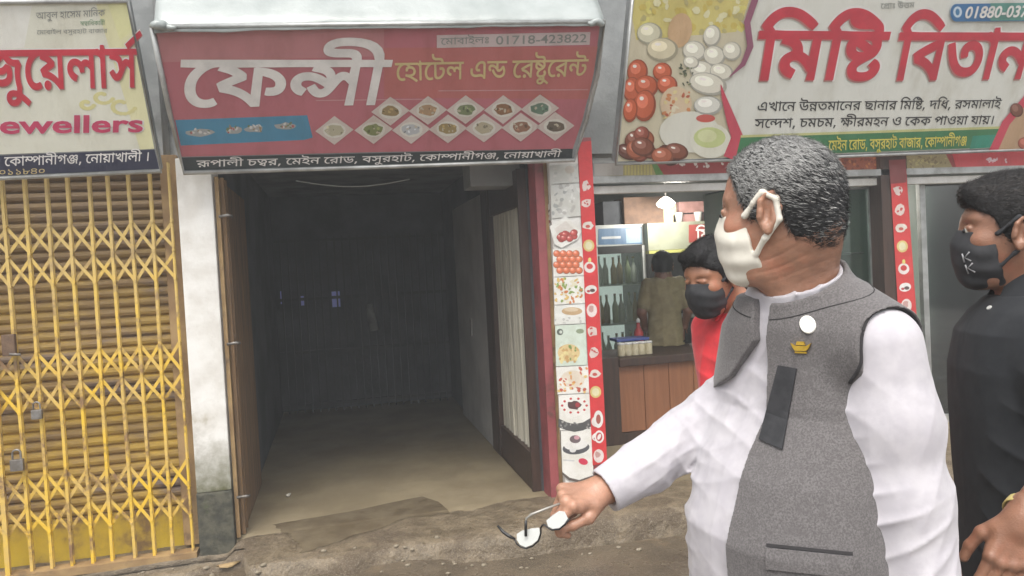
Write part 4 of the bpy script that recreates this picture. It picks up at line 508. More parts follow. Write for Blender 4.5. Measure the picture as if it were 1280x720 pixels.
LINE = {
 'ফেন্সী': (2337, [(61, 0), (41, 346), (367, 1184), (56, 2071)]),
 'হোটেল এন্ড রেষ্টুরেন্ট': (8172, [(61, 0), (51, 346), (54, 876), (61, 1142), (30, 1488), (47, 2055), (3, 2786), (16, 3046), (361, 3804), (3, 4615), (61, 4875), (46, 5221), (423, 5817), (57, 6382), (61, 6382), (46, 6728), (370, 7324)]),
 'মোবাইলঃ': (3795, [(61, 0), (44, 346), (54, 968), (42, 1234), (54, 1830), (10, 2096), (47, 2626), (7, 3357)]),
 'রূপালী চত্বর, মেইন রোড, বসুরহাট, কোম্পানীগঞ্জ, নোয়াখালী': (23727, [(478, 0), (40, 769), (54, 1485), (47, 1751), (56, 2482), (3, 2748), (25, 3008), (260, 3575), (46, 4235), (597, 4831), (3, 5094), (61, 5354), (44, 5700), (10, 6322), (39, 6852), (3, 7456), (61, 7716), (46, 8062), (54, 8658), (32, 8924), (597, 9636), (3, 9899), (42, 10159), (50, 10755), (57, 11437), (46, 11437), (51, 12033), (54, 12563), (30, 12829), (597, 13396), (3, 13659), (61, 13919), (20, 14265), (54, 15072), (394, 15338), (54, 16485), (39, 16751), (56, 17355), (22, 17621), (322, 18277), (597, 19137), (3, 19400), (61, 19660), (39, 20006), (54, 20610), (70, 20876), (54, 21502), (21, 21768), (54, 22464), (47, 22730), (56, 23461)]),
 'মিষ্টি': (1719, [(55, 0), (44, 266), (55, 888), (423, 1154)]),
 'বিতান': (2439, [(55, 0), (42, 266), (35, 862), (54, 1569), (39, 1835)]),
 'জুয়েলার্স': (3568, [(27, 0), (57, 917), (61, 917), (70, 1263), (47, 1889), (54, 2620), (50, 2886), (131, 3568)]),
 'এখানে উন্নতমানের ছানার মিষ্টি, দধি, রসমালাই': (18249, [(16, 0), (21, 758), (54, 1454), (61, 1720), (39, 2066), (3, 2670), (12, 2930), (365, 3642), (35, 4246), (44, 4953), (54, 5575), (61, 5841), (39, 6187), (46, 6791), (3, 7387), (26, 7647), (54, 8334), (39, 8600), (54, 9204), (46, 9470), (3, 10066), (55, 10326), (44, 10592), (55, 11214), (423, 11480), (597, 12045), (3, 12308), (37, 12568), (55, 13171), (38, 13437), (597, 14033), (3, 14296), (46, 14556), (50, 15152), (44, 15834), (54, 16456), (47, 16722), (54, 17453), (10, 17719)]),
 'সন্দেশ, চমচম, ক্ষীরমহন ও কেক পাওয়া যায়।': (17809, [(50, 0), (61, 682), (363, 1028), (48, 1924), (597, 2601), (3, 2864), (25, 3124), (44, 3691), (25, 4313), (44, 4880), (597, 5502), (3, 5765), (129, 6025), (56, 6944), (46, 7210), (44, 7806), (51, 8428), (39, 8958), (3, 9562), (18, 9822), (3, 10560), (61, 10820), (20, 11166), (20, 11973), (3, 12780), (40, 13040), (54, 13756), (18, 14022), (70, 14760), (54, 15386), (3, 15652), (45, 15912), (54, 16538), (70, 16804), (641, 17430)]),
 ', কোম্পানীগঞ্জ, নোয়াখালী ।': (10970, [(597, 0), (3, 263), (61, 523), (20, 869), (54, 1676), (394, 1942), (54, 3089), (39, 3355), (56, 3959), (22, 4225), (322, 4881), (597, 5741), (3, 6004), (61, 6264), (39, 6610), (54, 7214), (70, 7480), (54, 8106), (21, 8372), (54, 9068), (47, 9334), (56, 10065), (3, 10331), (641, 10591)]),
 'আবুল হাসেম মানিক': (8016, [(9, 0), (42, 1158), (57, 1754), (47, 1754), (3, 2485), (51, 2745), (54, 3275), (61, 3541), (50, 3887), (44, 4569), (3, 5191), (44, 5451), (54, 6073), (55, 6339), (39, 6605), (20, 7209)]),
 'স্বত্বাধিকারী': (4443, [(275, 0), (260, 720), (54, 1380), (55, 1646), (38, 1912), (20, 2508), (54, 3315), (46, 3581), (56, 4177)]),
 'মোবাইল বসুরহাট বাজার': (9755, [(61, 0), (44, 346), (54, 968), (42, 1234), (54, 1830), (10, 2096), (47, 2626), (3, 3357), (42, 3617), (50, 4213), (57, 4895), (46, 4895), (51, 5491), (54, 6021), (30, 6287), (3, 6854), (42, 7114), (54, 7710), (27, 7976), (54, 8893), (46, 9159)]),
 'প্রোঃ উত্তম': (4122, [(61, 0), (224, 346), (54, 1101), (7, 1367), (3, 1805), (12, 2065), (339, 2777), (44, 3500)]),
 'মেইন রোড, বসুরহাট বাজার, কোম্পানীগঞ্জ': (16684, [(61, 0), (44, 346), (10, 968), (39, 1498), (3, 2102), (61, 2362), (46, 2708), (54, 3304), (32, 3570), (597, 4282), (3, 4545), (42, 4805), (50, 5401), (57, 6083), (46, 6083), (51, 6679), (54, 7209), (30, 7475), (3, 8042), (42, 8302), (54, 8898), (27, 9164), (54, 10081), (46, 10347), (597, 10943), (3, 11206), (61, 11466), (20, 11812), (54, 12619), (394, 12885), (54, 14032), (39, 14298), (56, 14902), (22, 15168), (322, 15824)]),
 '০১১৮৪০': (3552, [(75, 0), (76, 592), (76, 1184), (83, 1776), (79, 2368), (75, 2960)]),
}
# ================================================================== signboards
class Plane:
    def __init__(s, p0, n):
        s.p = np.array(p0, float); s.n = np.array(n, float)/np.linalg.norm(n)
        if s.n.dot(CAM-s.p) < 0: s.n = -s.n
    @classmethod
    def of3(c, a, b, d): a, b, d = map(np.array, (a, b, d)); return c(a, np.cross(b-a, d-a))
    def hit(s, px, py, h=0.0):
        d = ray(px, py); q = s.p+s.n*h
        return CAM+d*((q-CAM).dot(s.n)/d.dot(s.n))
class Print:
    """ink laid on one flat board: later shapes lie a hair above earlier ones"""
    def __init__(s, pl, h=.001): s.pl = pl; s.h = h; s.mb = MB()
    def poly(s, pts, col):
        v = [s.pl.hit(x, y, s.h) for x, y in pts]; s.h += .00003
        tri = tessellate_polygon([[Vector(q) for q in v]])
        # face the viewer
        out = []
        for t in tri:
            n = np.cross(v[t[1]]-v[t[0]], v[t[2]]-v[t[0]])
            out.append(t if n.dot(s.pl.n) > 0 else t[::-1])
        s.mb.add(v, out, col)
    def ell(s, cx, cy, rx, ry, col, rot=0.0, n=18, wob=0.0):
        c, q = math.cos(rot), math.sin(rot); pts = []
        for k in range(n):
            a = 2*math.pi*k/n; r = 1+wob*(random.random()-.5)
            x, y = rx*r*math.cos(a), ry*r*math.sin(a); pts.append((cx+x*c-y*q, cy+x*q+y*c))
        s.poly(pts, col)
    def ball(s, cx, cy, rx, ry, col, rot=0.0, shine=True):
        d = tuple(c*.55 for c in col); l = tuple(min(1, c*1.35+.06) for c in col)
        s.ell(cx, cy, rx, ry, d, rot); s.ell(cx-.06*rx, cy-.08*ry, rx*.88, ry*.86, col, rot)
        s.ell(cx-.2*rx, cy-.28*ry, rx*.5, ry*.45, l, rot)
        if shine: s.ell(cx-.28*rx, cy-.45*ry, rx*.2, ry*.13, (.95, .9, .85), rot, 8)
    def specks(s, x0, y0, x1, y1, n, cols, r=2.0):
        for _ in range(n):
            s.ell(random.uniform(x0, x1), random.uniform(y0, y1), r*random.uniform(.5, 1.4), r*random.uniform(.4, 1), random.choice(cols), random.random()*3, 6, .4)
    def done(s, name, parent, m_=None): return s.mb.build(name, m_ or M_print, parent)
def letters(pl, txt, p0, p1, pt, m_, parent, h=.003, bold=0.0, name='lettering'):
    """Bengali line: p0/p1 = base line ends, pt = head line at the left end (picture points of the board)"""
    W_, L_ = LINE[txt]
    o = pl.hit(*p0, h); ex = (pl.hit(*p1, h)-o)/W_; ey = (pl.hit(*pt, h)-o)/622.0
    mb = MB(); k = 0
    for g, gx in L_:
        cts = [np.array([tuple(map(float, q.split(','))) for q in c.split(' ')]) for c in GLYPH[g].split(';') if c]
        if not cts: continue
        if bold:
            out = []
            for c in cts:
                e = np.roll(c, -1, 0)-c; e /= np.maximum(np.linalg.norm(e, axis=1, keepdims=True), 1e-6)
                n_ = np.stack([-e[:, 1], e[:, 0]], 1); n_ = n_+np.roll(n_, 1, 0); n_ /= np.maximum(np.linalg.norm(n_, axis=1, keepdims=True), .6)
                out.append(c+n_*bold)
            cts = out
        al = np.concatenate(cts); ed = []; n0 = 0
        for c in cts:
            ed += [(n0+i, n0+(i+1) % len(c)) for i in range(len(c))]; n0 += len(c)
        V2, _, T2, _, _, _ = delaunay_2d_cdt([Vector(q) for q in al], ed, [], 0, 1e-3)
        V2 = np.array([q[:] for q in V2]); keep = []
        for t in T2:
            x, y = V2[list(t)].mean(0); wn_ = 0
            for c in cts:
                j = np.roll(c, -1, 0); cr = (j[:, 0]-c[:, 0])*(y-c[:, 1])-(x-c[:, 0])*(j[:, 1]-c[:, 1])
                wn_ += np.sum((c[:, 1] <= y) & (j[:, 1] > y) & (cr > 0))-np.sum((c[:, 1] > y) & (j[:, 1] <= y) & (cr < 0))
            if wn_ < 0: keep.append(tuple(t))
        v = [o+ex*(a+gx)+ey*b+pl.n*(k*.00002) for a, b in V2]; k += 1
        out = []
        for t in keep:
            n_ = np.cross(v[t[1]]-v[t[0]], v[t[2]]-v[t[0]]); out.append(t if n_.dot(pl.n) > 0 else t[::-1])
        mb.add(v, out)
    return mb.build(name, m_, parent)
def latin(pl, txt, p0, p1, pt, m_, parent, h=.003, bold=0.0, name='lettering', shear=0.0):
    cu = bpy.data.curves.new('t', 'FONT'); cu.body = txt; cu.offset = bold; cu.resolution_u = 3; cu.shear = shear
    ob = bpy.data.objects.new('t', cu); COL.objects.link(ob)
    bpy.context.view_layer.update()
    me = bpy.data.meshes.new_from_object(ob.evaluated_get(bpy.context.evaluated_depsgraph_get()))
    bpy.data.objects.remove(ob); bpy.data.curves.remove(cu)
    v = np.array([q.co[:] for q in me.vertices]); f = [tuple(q.vertices) for q in me.polygons]
    lo, hi = v.min(0), v.max(0); o = pl.hit(*p0, h); ex = pl.hit(*p1, h)-o; ey = pl.hit(*pt, h)-o
    u = (v-lo)/np.maximum(hi-lo, 1e-6)
    w = [o+ex*a+ey*b for a, b, _ in u]
    f2 = []
    for t in f:
        n_ = np.cross(w[t[1]]-w[t[0]], w[t[2]]-w[t[0]]); f2.append(t if n_.dot(pl.n) > 0 else t[::-1])
    bpy.data.meshes.remove(me)
    return MB().add(w, f2).build(name, m_, parent)
def flat(name, c, r=.45): return mat(name, c, tuple(x*.82 for x in c), scale=8, rough=r)
I_red = flat('sign red ink', (.58, .035, .06)); I_white = flat('sign white ink', (.80, .78, .76)); I_black = flat('sign black ink', (.03, .03, .03))
I_tan = flat('sign tan ink', (.62, .50, .24)); I_navy = flat('sign navy ink', (.03, .035, .09)); I_grey = flat('sign grey ink', (.28, .29, .27))
I_yellow = flat('sign yellow ink', (.70, .62, .12)); I_green = flat('sign green ink', (.16, .30, .17)); I_mag = flat('sign magenta ink', (.55, .05, .13))
I_shadow = flat('sign shadow ink', (.45, .22, .20))
def board(pl, corners, thick, name, m_, parent):
    a = [pl.hit(x, y, 0) for x, y in corners]; b = [q-pl.n*thick for q in a]; n = len(a)
    v = a+b; f = [tuple(range(n)), tuple(range(2*n-1, n-1, -1))]+[(i, i+n, (i+1) % n+n, (i+1) % n) for i in range(n)]
    return link(name, MB().add(v, f).mesh(name), m_, parent)
def rim(pl, pts, r, name, m_, parent, closed=True, h=.004):
    P = [pl.hit(x, y, h) for x, y in pts]
    if closed: P.append(P[0])
    return MB().tube(P, r, 8).build(name, m_, parent, True)

# ---- jewellery sign (left)
js = empty('jewellery_sign', (-1.6, 4.25, 2.1), 'cream jewellery shop signboard with red lettering above the yellow gate', 'signboard')
pj = Plane.of3(atY(200, 215, 4.25), atY(0, 224, 4.25), atY(160, 1, 3.90))
CJ = [(-330, 6), (160, 1), (201, 214), (-330, 238)]
board(pj, CJ, .07, 'board', M_render, js)
pr = Print(pj)
pr.poly([(-330, 9), (158, 4), (193, 186), (-330, 205)], (.72, .72, .62))
pr.poly([(-330, 9), (40, 7), (30, 60), (-330, 70)], (.78, .78, .73))
pr.poly([(120, 5), (158, 4), (193, 186), (175, 187)], (.74, .72, .45))
pr.poly([(135, 5), (158, 4), (165, 40), (150, 50)], (.74, .73, .40))
for k in range(3):   # scroll ornament
    cx, cy, R_ = ((128, 121, 14), (152, 132, 18), (108, 130, 10))[k]
    for t in np.linspace(.3, 5.2, 16): pr.ell(cx+R_*(1-t/8)*math.cos(t), cy+R_*.7*(1-t/8)*math.sin(t), 3.2, 2.4, (.66, .62, .30), 0, 8)
pr.poly([(-330, 208), (193, 187), (199, 211), (-330, 234)], (.025, .028, .06))
pr.done('printed_face', js)
letters(pj, 'আবুল হাসেম মানিক', (45, 24), (131, 20), (45, 16), I_grey, js)
letters(pj, 'স্বত্বাধিকারী', (100, 32), (131, 31), (100, 27), I_green, js)
letters(pj, 'মোবাইল বসুরহাট বাজার', (46, 43), (134, 41), (46, 38), I_grey, js)
letters(pj, 'জুয়েলার্স', (-19, 112), (172, 108), (-24, 64), I_white, js, .003, 46, 'letter_outline')
letters(pj, 'জুয়েলার্স', (-18, 113), (173, 109), (-23, 65), I_shadow, js, .0042, 26, 'letter_shadow')
letters(pj, 'জুয়েলার্স', (-19, 112), (172, 108), (-24, 64), I_red, js, .0054, 20)
latin(pj, 'Jewellers', (-22, 176), (180, 173), (-23, 144), I_white, js, .003, .045, 'letter_outline')
latin(pj, 'Jewellers', (-20, 175), (178, 172), (-21, 145), I_mag, js, .005, .025)
letters(pj, ', কোম্পানীগঞ্জ, নোয়াখালী ।', (-4, 208), (187, 201), (-4, 197), I_white, js, .003, 8)
letters(pj, '০১১৮৪০', (-2, 219), (57, 217), (-2, 212), I_tan, js)
rim(pj, CJ, .012, 'frame', M_alu, js)

# ---- restaurant sign (middle)
rs = empty('restaurant_sign', (.3, 4.2, 2.15), 'glare-paled red restaurant signboard with white lettering and dish pictures above the passage', 'signboard')
pf = Plane.of3(atY(230, 216, 4.25), atY(718, 200, 4.25), atY(460, 28, 3.78))
CF = [(190, 34), (756, 27), (747, 92), (733, 150), (718, 200), (470, 209), (230, 216), (212, 140)]
board(pf, CF, .06, 'board', M_render, rs)
pr = Print(pf)
pr.poly([(193, 38), (750, 31), (742, 92), (728, 150), (716, 186), (470, 190), (224, 196), (213, 140)], (.47, .15, .18))  # red ink whitened to hold the veiling glare, paler again at top left
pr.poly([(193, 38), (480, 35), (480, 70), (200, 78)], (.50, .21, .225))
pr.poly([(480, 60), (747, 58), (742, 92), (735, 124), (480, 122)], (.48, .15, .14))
pr.poly([(219, 150), (384, 144), (391, 172), (380, 175), (226, 182)], (.07, .25, .40))
for cx, cy, w in ((250, 166, 17), (292, 163, 10), (318, 161, 12), (357, 158, 14)):
    pr.ell(cx, cy, w, 4.5, (.35, .36, .36), -.04, 12, .4); pr.specks(cx-w*.7, cy-5, cx+w*.7, cy+3, 9, [(.3, .22, .12), (.6, .6, .58), (.4, .1, .1), (.15, .2, .1)], 2.2)
for x0, x1, y in ((395, 530, 125), (548, 735, 113)): pr.poly([(x0, y), (x1, y-1.5), (x1, y-.3), (x0, y+1.2)], (.55, .3, .3))
pr.poly([(546, 44), (738, 40), (737, 56), (546, 60)], (.60, .50, .50))
pr.poly([(224, 197), (716, 186), (715, 199), (470, 208), (230, 214)], (.03, .04, .045))
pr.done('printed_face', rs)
DI = [(488, 139), (535, 138), (582, 137), (629, 137), (675, 136), (418, 163), (467, 162), (514, 162), (560, 161), (605, 160), (651, 159), (694, 158)]
foods = [(.30, .22, .10), (.42, .28, .16), (.20, .24, .12), (.26, .14, .07), (.14, .22, .16), (.45, .42, .30), (.22, .25, .10), (.46, .48, .50), (.32, .24, .10), (.45, .40, .28), (.30, .16, .10), (.14, .11, .08)]
for (cx, cy), fc in zip(DI, foods):
    d = Print(pf, .004); w, h_ = 24, 18
    d.poly([(cx-w, cy+1), (cx, cy-h_), (cx+w, cy-1), (cx, cy+h_)], (.60, .52, .48))
    d.ell(cx, cy, w*.60, h_*.52, (.66, .64, .58)); d.ell(cx, cy, w*.48, h_*.38, fc, 0, 14, .3)
    d.specks(cx-9, cy-4, cx+9, cy+4, 8, [tuple(c*1.6 for c in fc), tuple(c*.5 for c in fc), (.5, .45, .35)], 2)
    d.done('dish_picture', rs)
letters(pf, 'ফেন্সী', (226, 133), (477, 130), (229, 76), I_white, rs, .004, 22)
letters(pf, 'হোটেল এন্ড রেষ্টুরেন্ট', (495, 101), (733, 95), (494, 79), I_tan, rs, .004, 10)
letters(pf, 'মোবাইলঃ', (551, 56), (612, 54), (551, 48), I_grey, rs, .004, 6)
latin(pf, '01718-423822', (620, 56), (733, 53), (620, 45), I_grey, rs, .004, .01)
letters(pf, 'রূপালী চত্বর, মেইন রোড, বসুরহাট, কোম্পানীগঞ্জ, নোয়াখালী', (246, 209), (700, 196), (246, 201), I_white, rs, .004, 8)
rim(pf, CF, .013, 'frame', M_alu, rs)
# sheet of white plastic tied over the top edge
def plastic():
    nx, nv = 60, 14; v = []
    for j in range(nv):
        t = j/(nv-1)
        for i in range(nx):
            s = i/(nx-1)
            q = pf.hit(192+(756-192)*s, 33-6*s, .012)
            n1 = fbm(s*9, t*3+2)-.5; n2 = fbm(s*24, t*9)-.5
            up = t*.42+.006*n1; back = .30*t
            b = .012*(n1+.5)*min(1, t*6)
            v.append((q[0]+(s-.5)*.02*t, q[1]+back-b+.006*n2*(1-t), q[2]-.022*(t < .05)+up+.004*n2+.02*(n1 if t < .1 else 0)))
    f = [(j*nx+i, j*nx+i+1, (j+1)*nx+i+1, (j+1)*nx+i) for j in range(nv-1) for i in range(nx-1)]
    o = link('plastic_sheet', MB().add(v, f).mesh('plastic_sheet'), M_poly, None, True)
    sm = o.modifiers.new('thickness', 'SOLIDIFY'); sm.thickness = .003
    tag(o, 'white plastic sheet stretched over the top of the red signboard', 'plastic sheet')
plastic()
tw = empty('plastic_roll', pf.hit(195, 36, .03), 'crumpled end of white plastic twisted at the left top of the red signboard', 'plastic roll')
P_ = [pf.hit(188+4*k, 33-2*math.sin(k*.7), .02+.01*math.sin(k)) for k in range(9)]
MB().tube(P_, [.008, .018, .024, .022, .026, .02, .016, .012, .006], 10).build('twist', M_poly, tw, True)
P_ = [pf.hit(735+3*k, 28+2*math.sin(k*1.3), .02) for k in range(8)]
tw2 = empty('plastic_roll', pf.hit(750, 30, .03), 'crumpled white plastic at the right top corner of the red signboard', 'plastic roll')
MB().tube(P_, [.006, .014, .018, .015, .018, .02, .015, .006], 10).build('twist', M_poly, tw2, True)

# ---- sweet shop sign (right)
ss = empty('sweet_shop_sign', (3, 4.2, 2.15), 'white sweet shop signboard with big red lettering and pictures of sweets', 'signboard')
pm = Plane.of3(atY(770, 204, 4.3), atY(1280, 187, 4.3), atY(1000, 0, 3.88))
CM_ = [(793, -28), (1560, -52), (1540, 178), (1280, 187), (1040, 196), (770, 205)]
board(pm, CM_, .08, 'board', M_render, ss)
pr = Print(pm)
pr.poly([(794, -26), (1558, -50), (1538, 176), (1280, 184), (1040, 193), (772, 202)], (.70, .71, .66))
food = [(794, -26), (955, -28), (948, 0), (940, 6), (932, 28), (937, 62), (927, 81), (912, 96), (900, 108), (904, 120), (915, 150), (922, 170), (908, 197), (772, 202)]
pr.poly(food, (.62, .57, .42))
pr.poly([(792, -26), (945, -28), (930, 20), (920, 40), (795, 50), (790, 20)], (.66, .58, .20))
pr.specks(800, -20, 930, 40, 90, [(.72, .66, .2), (.62, .5, .12), (.75, .72, .45), (.5, .45, .2)], 5)
pr.ell(850, 38, 15, 22, (.62, .42, .24), .2)
W_ = (.72, .70, .60)
pr.ball(812, 42, 16, 14, (.66, .64, .48)); pr.ball(828, 62, 20, 15, (.68, .62, .44), 0)
for cx, cy, rx, ry in ((890, 45, 11, 14), (868, 64, 15, 13), (893, 70, 14, 13), (915, 64, 12, 12), (878, 88, 16, 12), (902, 90, 15, 11), (885, 105, 24, 14), (864, 78, 10, 8)):
    pr.ball(cx, cy, rx, ry, W_, .2)
pr.specks(850, 78, 866, 106, 14, [(.08, .1, .06), (.2, .22, .12)], 2.5)
for cx, cy, rx, ry in ((797, 90, 13, 16), (828, 90, 12, 12), (790, 112, 11, 16), (808, 108, 15, 14), (834, 106, 13, 12), (806, 132, 14, 20), (788, 138, 9, 15)):
    pr.ball(cx, cy, rx, ry, (.55, .12, .05), .1)
pr.ell(845, 130, 20, 22, (.66, .52, .36)); pr.specks(830, 114, 862, 148, 34, [(.6, .25, .10), (.7, .6, .3), (.45, .12, .06), (.72, .66, .5)], 3)
pr.ell(862, 165, 38, 26, (.70, .70, .62)); pr.ball(885, 132, 18, 12, (.70, .70, .64))
pr.ell(882, 148, 12, 5, (.55, .10, .08))
for k in range(13):
    pr.ball(782+random.uniform(0, 66), 166+random.uniform(0, 30), random.uniform(9, 15), random.uniform(8, 13), random.choice([(.22, .07, .04), (.30, .08, .05), (.40, .12, .06), (.14, .05, .035)]), random.random())
pr.ell(888, 176, 26, 22, (.72, .72, .62)); pr.ell(887, 172, 20, 13, (.55, .62, .28)); pr.ell(884, 170, 12, 8, (.66, .70, .40))
# curved ribbons
def ribbon(pts, w, col):
    L_ = []; R_ = []
    for i, (x, y) in enumerate(pts):
        a = pts[max(0, i-1)]; b = pts[min(len(pts)-1, i+1)]; dx, dy = b[0]-a[0], b[1]-a[1]; l = math.hypot(dx, dy); ww = w[i] if hasattr(w, '__len__') else w
        L_.append((x-dy/l*ww, y+dx/l*ww)); R_.append((x+dy/l*ww, y-dx/l*ww))
    for i in range(len(pts)-1): pr.poly([L_[i], L_[i+1], R_[i+1], R_[i]], col)
ribbon([(955, -28), (943, 2), (934, 28), (938, 58), (929, 80), (912, 96)], [3.5, 4, 4, 4, 3, .5], (.30, .10, .17))
ribbon([(901, 106), (905, 122), (914, 150), (922, 172), (912, 198)], [.5, 3, 6, 8, 8], (.55, .07, .11))
pr.poly([(926, 171), (1250, 160), (1246, 184), (920, 196)], (.05, .20, .085))
pr.poly([(926, 169), (1250, 158), (1250, 161), (926, 172)], (.55, .55, .25))
pr.poly([(1216, 170), (1247, 168), (1245, 184), (1212, 186)], (.03, .26, .18))
ribbon([(1330, 90), (1285, 122), (1258, 155), (1243, 190)], [5, 5, 6, 7], (.58, .06, .10))
pr.poly([(1290, 122), (1262, 156), (1248, 187), (1538, 176), (1545, 60), (1340, 90)], (.50, .33, .20))
for k in range(30): pr.ball(1265+random.uniform(0, 250), 186-random.uniform(0, 60)*random.random()-random.random()*10, 9, 8, random.choice([(.4, .1, .06), (.6, .35, .1), (.2, .07, .04), (.65, .6, .4)]), random.random(), False)
cap = [(1195+7*math.cos(t), 16+11*math.sin(t)) for t in np.linspace(math.pi/2, 3*math.pi/2, 10)]
pr.poly([(1330, 26)]+cap+[(1330, 3)], (.04, .16, .36))
pr.poly([(1238, 26), (1330, 25), (1330, 3), (1238, 4)], (.10, .30, .26))
pr.ell(1197, 15, 5.5, 7, (.55, .65, .75)); pr.ell(1197, 15, 2.6, 4.2, (.05, .2, .4))
pr.done('printed_face', ss)
letters(pm, 'প্রোঃ উত্তম', (1101, 11), (1143, 9.5), (1101, 4.5), I_grey, ss, .003, 8)
for txt, a, b, c in (('মিষ্টি', (943, 99), (1098, 98), (952, 40)), ('বিতান', (1116, 99), (1281, 97), (1127, 42))):
    s_ = lambda p, dx, dy: (p[0]+dx, p[1]+dy)
    letters(pm, txt, a, b, c, I_white, ss, .003, 56, 'letter_outline')
    letters(pm, txt, s_(a, -1.5, 1.5), s_(b, -1.5, 1.5), s_(c, -1.5, 1.5), I_shadow, ss, .0042, 34, 'letter_shadow')
    letters(pm, txt, a, b, c, I_red, ss, .0054, 28)
letters(pm, 'এখানে উন্নতমানের ছানার মিষ্টি, দধি, রসমালাই', (946, 139), (1250, 135), (947, 128), I_black, ss, .003, 8)
letters(pm, 'সন্দেশ, চমচম, ক্ষীরমহন ও কেক পাওয়া যায়।', (943, 160), (1242, 155), (944, 149), I_black, ss, .003, 8)
letters(pm, 'মেইন রোড, বসুরহাট বাজার, কোম্পানীগঞ্জ', (1036, 188), (1208, 182), (1036, 176), I_yellow, ss, .016, 12)
latin(pm, '01880-0373', (1206, 23.5), (1292, 21.5), (1208, 8), I_white, ss, .016, .025, shear=.15)
rim(pm, CM_, .011, 'frame', M_alu, ss)
def side_panel(name, pl, corners, thick, m_, label):
    pass
# struts that hold the leaning boards off the wall
for nm, par, pts in (('strut', js, [(120, 6)]), ('strut', rs, [(230, 40), (470, 36), (700, 33)]), ('strut', ss, [(840, -20), (1200, -30)])):
    pl = {id(js): pj, id(rs): pf, id(ss): pm}[id(par)]
    for x, y in pts:
        a = pl.hit(x, y, -.08); MB().tube([a, (a[0], 4.53, a[2]+.05)], .012, 8).build(nm, M_steel, par, True)

# ---- printed strips, stickers
pk = Plane((1.4, 4.398, 1), (0, -1, 0))
def sticker(corners, painter, label, h=.001, pl=None, bg=(.74, .73, .69), group='food stickers on the pillar'):
    pr = Print(pl or pk, h); pr.poly(corners, bg)
    if painter: painter(pr)
    o = pr.done('sticker', None, M_paper); return tag(o, label, 'sticker', group)
sticker([(687, 207), (722, 204), (724, 228), (688, 230)], lambda p: (p.specks(690, 208, 722, 226, 12, [(.45, .45, .43), (.6, .58, .55)], 3), p.ell(712, 212, 6, 5, (.5, .45, .4))), 'faded whitish sticker at the very top of the sticker pillar', bg=(.55, .55, .52))
sticker([(688, 232), (724, 229), (726, 270), (690, 273)], lambda p: p.specks(690, 232, 724, 268, 26, [(.45, .44, .42), (.68, .68, .65), (.36, .37, .36)], 3), 'pale marbled sticker second from the top of the sticker pillar', bg=(.58, .58, .55))
sticker([(687, 283), (707, 270), (727, 289), (722, 299), (702, 310), (693, 305)], lambda p: (p.poly([(693, 286), (707, 276), (722, 290), (702, 304)], (.66, .62, .58)), [p.ball(698+random.uniform(0, 20), 289+random.uniform(0, 10), 4.5, 4, (.45, .08, .07)) for _ in range(12)]), 'tilted white sticker with a heap of red sweets', .004)
sticker([(691, 312), (728, 309), (730, 344), (692, 346)], lambda p: [p.ball(696+8*i+4*(j % 2), 317+7*j, 4.6, 4.3, (.62, .17, .08)) for j in range(4) for i in range(4)], 'sticker of round orange red sweets')
sticker([(692, 347), (730, 345), (731, 379), (693, 381)], lambda p: p.specks(694, 348, 730, 378, 60, [(.65, .45, .15), (.55, .2, .07), (.7, .66, .5), (.25, .35, .1)], 2.4), 'sticker of mixed yellow and orange snack')
sticker([(693, 382), (731, 380), (732, 404), (693, 406)], lambda p: (p.ell(715, 389, 13, 5, (.5, .35, .2)), p.ell(714, 387, 9, 2.5, (.62, .5, .35)), p.specks(694, 396, 731, 404, 8, [(.5, .5, .48)], 2)), 'white sticker with one pale brown pastry', bg=(.70, .71, .68))
sticker([(694, 407), (732, 405), (734, 456), (695, 458)], lambda p: (p.ell(700, 415, 4, 4, (.1, .12, .1)), p.ell(701, 415, 2, 2, (.6, .65, .6)), p.ell(725, 414, 5, 3, (.25, .3, .2)), p.ell(711, 441, 14, 11, (.64, .50, .26)), p.specks(698, 432, 724, 452, 26, [(.7, .6, .3), (.55, .35, .15), (.2, .3, .1)], 2.4)), 'pale green sticker with a plate of yellow snack', bg=(.58, .66, .58))
sticker([(695, 459), (735, 457), (737, 491), (697, 493)], lambda p: (p.ell(716, 474, 15, 11, (.70, .62, .52)), p.specks(699, 460, 735, 490, 36, [(.65, .3, .1), (.7, .5, .2), (.5, .12, .08), (.72, .7, .6)], 2.4)), 'sticker of a cream plate edged with orange bits')
def cake(cx, cy, rx, spots):
    def f(p):
        for k in range(10): p.ell(cx+rx*.85*math.cos(k*.63), cy+9*math.sin(k*.63), 1.7, 1.5, (.5, .05, .05), 0, 8)
        p.ell(cx, cy, 8, 5.5, (.10, .05, .05), .2, 14, .5); p.ell(cx+4, cy-1, 3, 3, (.35, .05, .06))
        p.poly([(cx-rx-2, cy+16), (cx-rx*.5, cy+21), (cx, cy+23), (cx+rx*.6, cy+21), (cx+rx+3, cy+15), (cx+rx+3, cy+26), (cx+rx*.6, cy+31), (cx, cy+33), (cx-rx*.5, cy+31), (cx-rx-2, cy+27)], (.09, .09, .09))
        p.specks(cx-rx, cy+20, cx+rx, cy+29, 16, [(.35, .34, .33), (.2, .2, .2)], 1.5)
    return f
sticker([(698, 494), (737, 492), (740, 535), (700, 538)], cake(718, 507, 18, 0), 'sticker of a white cake with red dots and a black band')
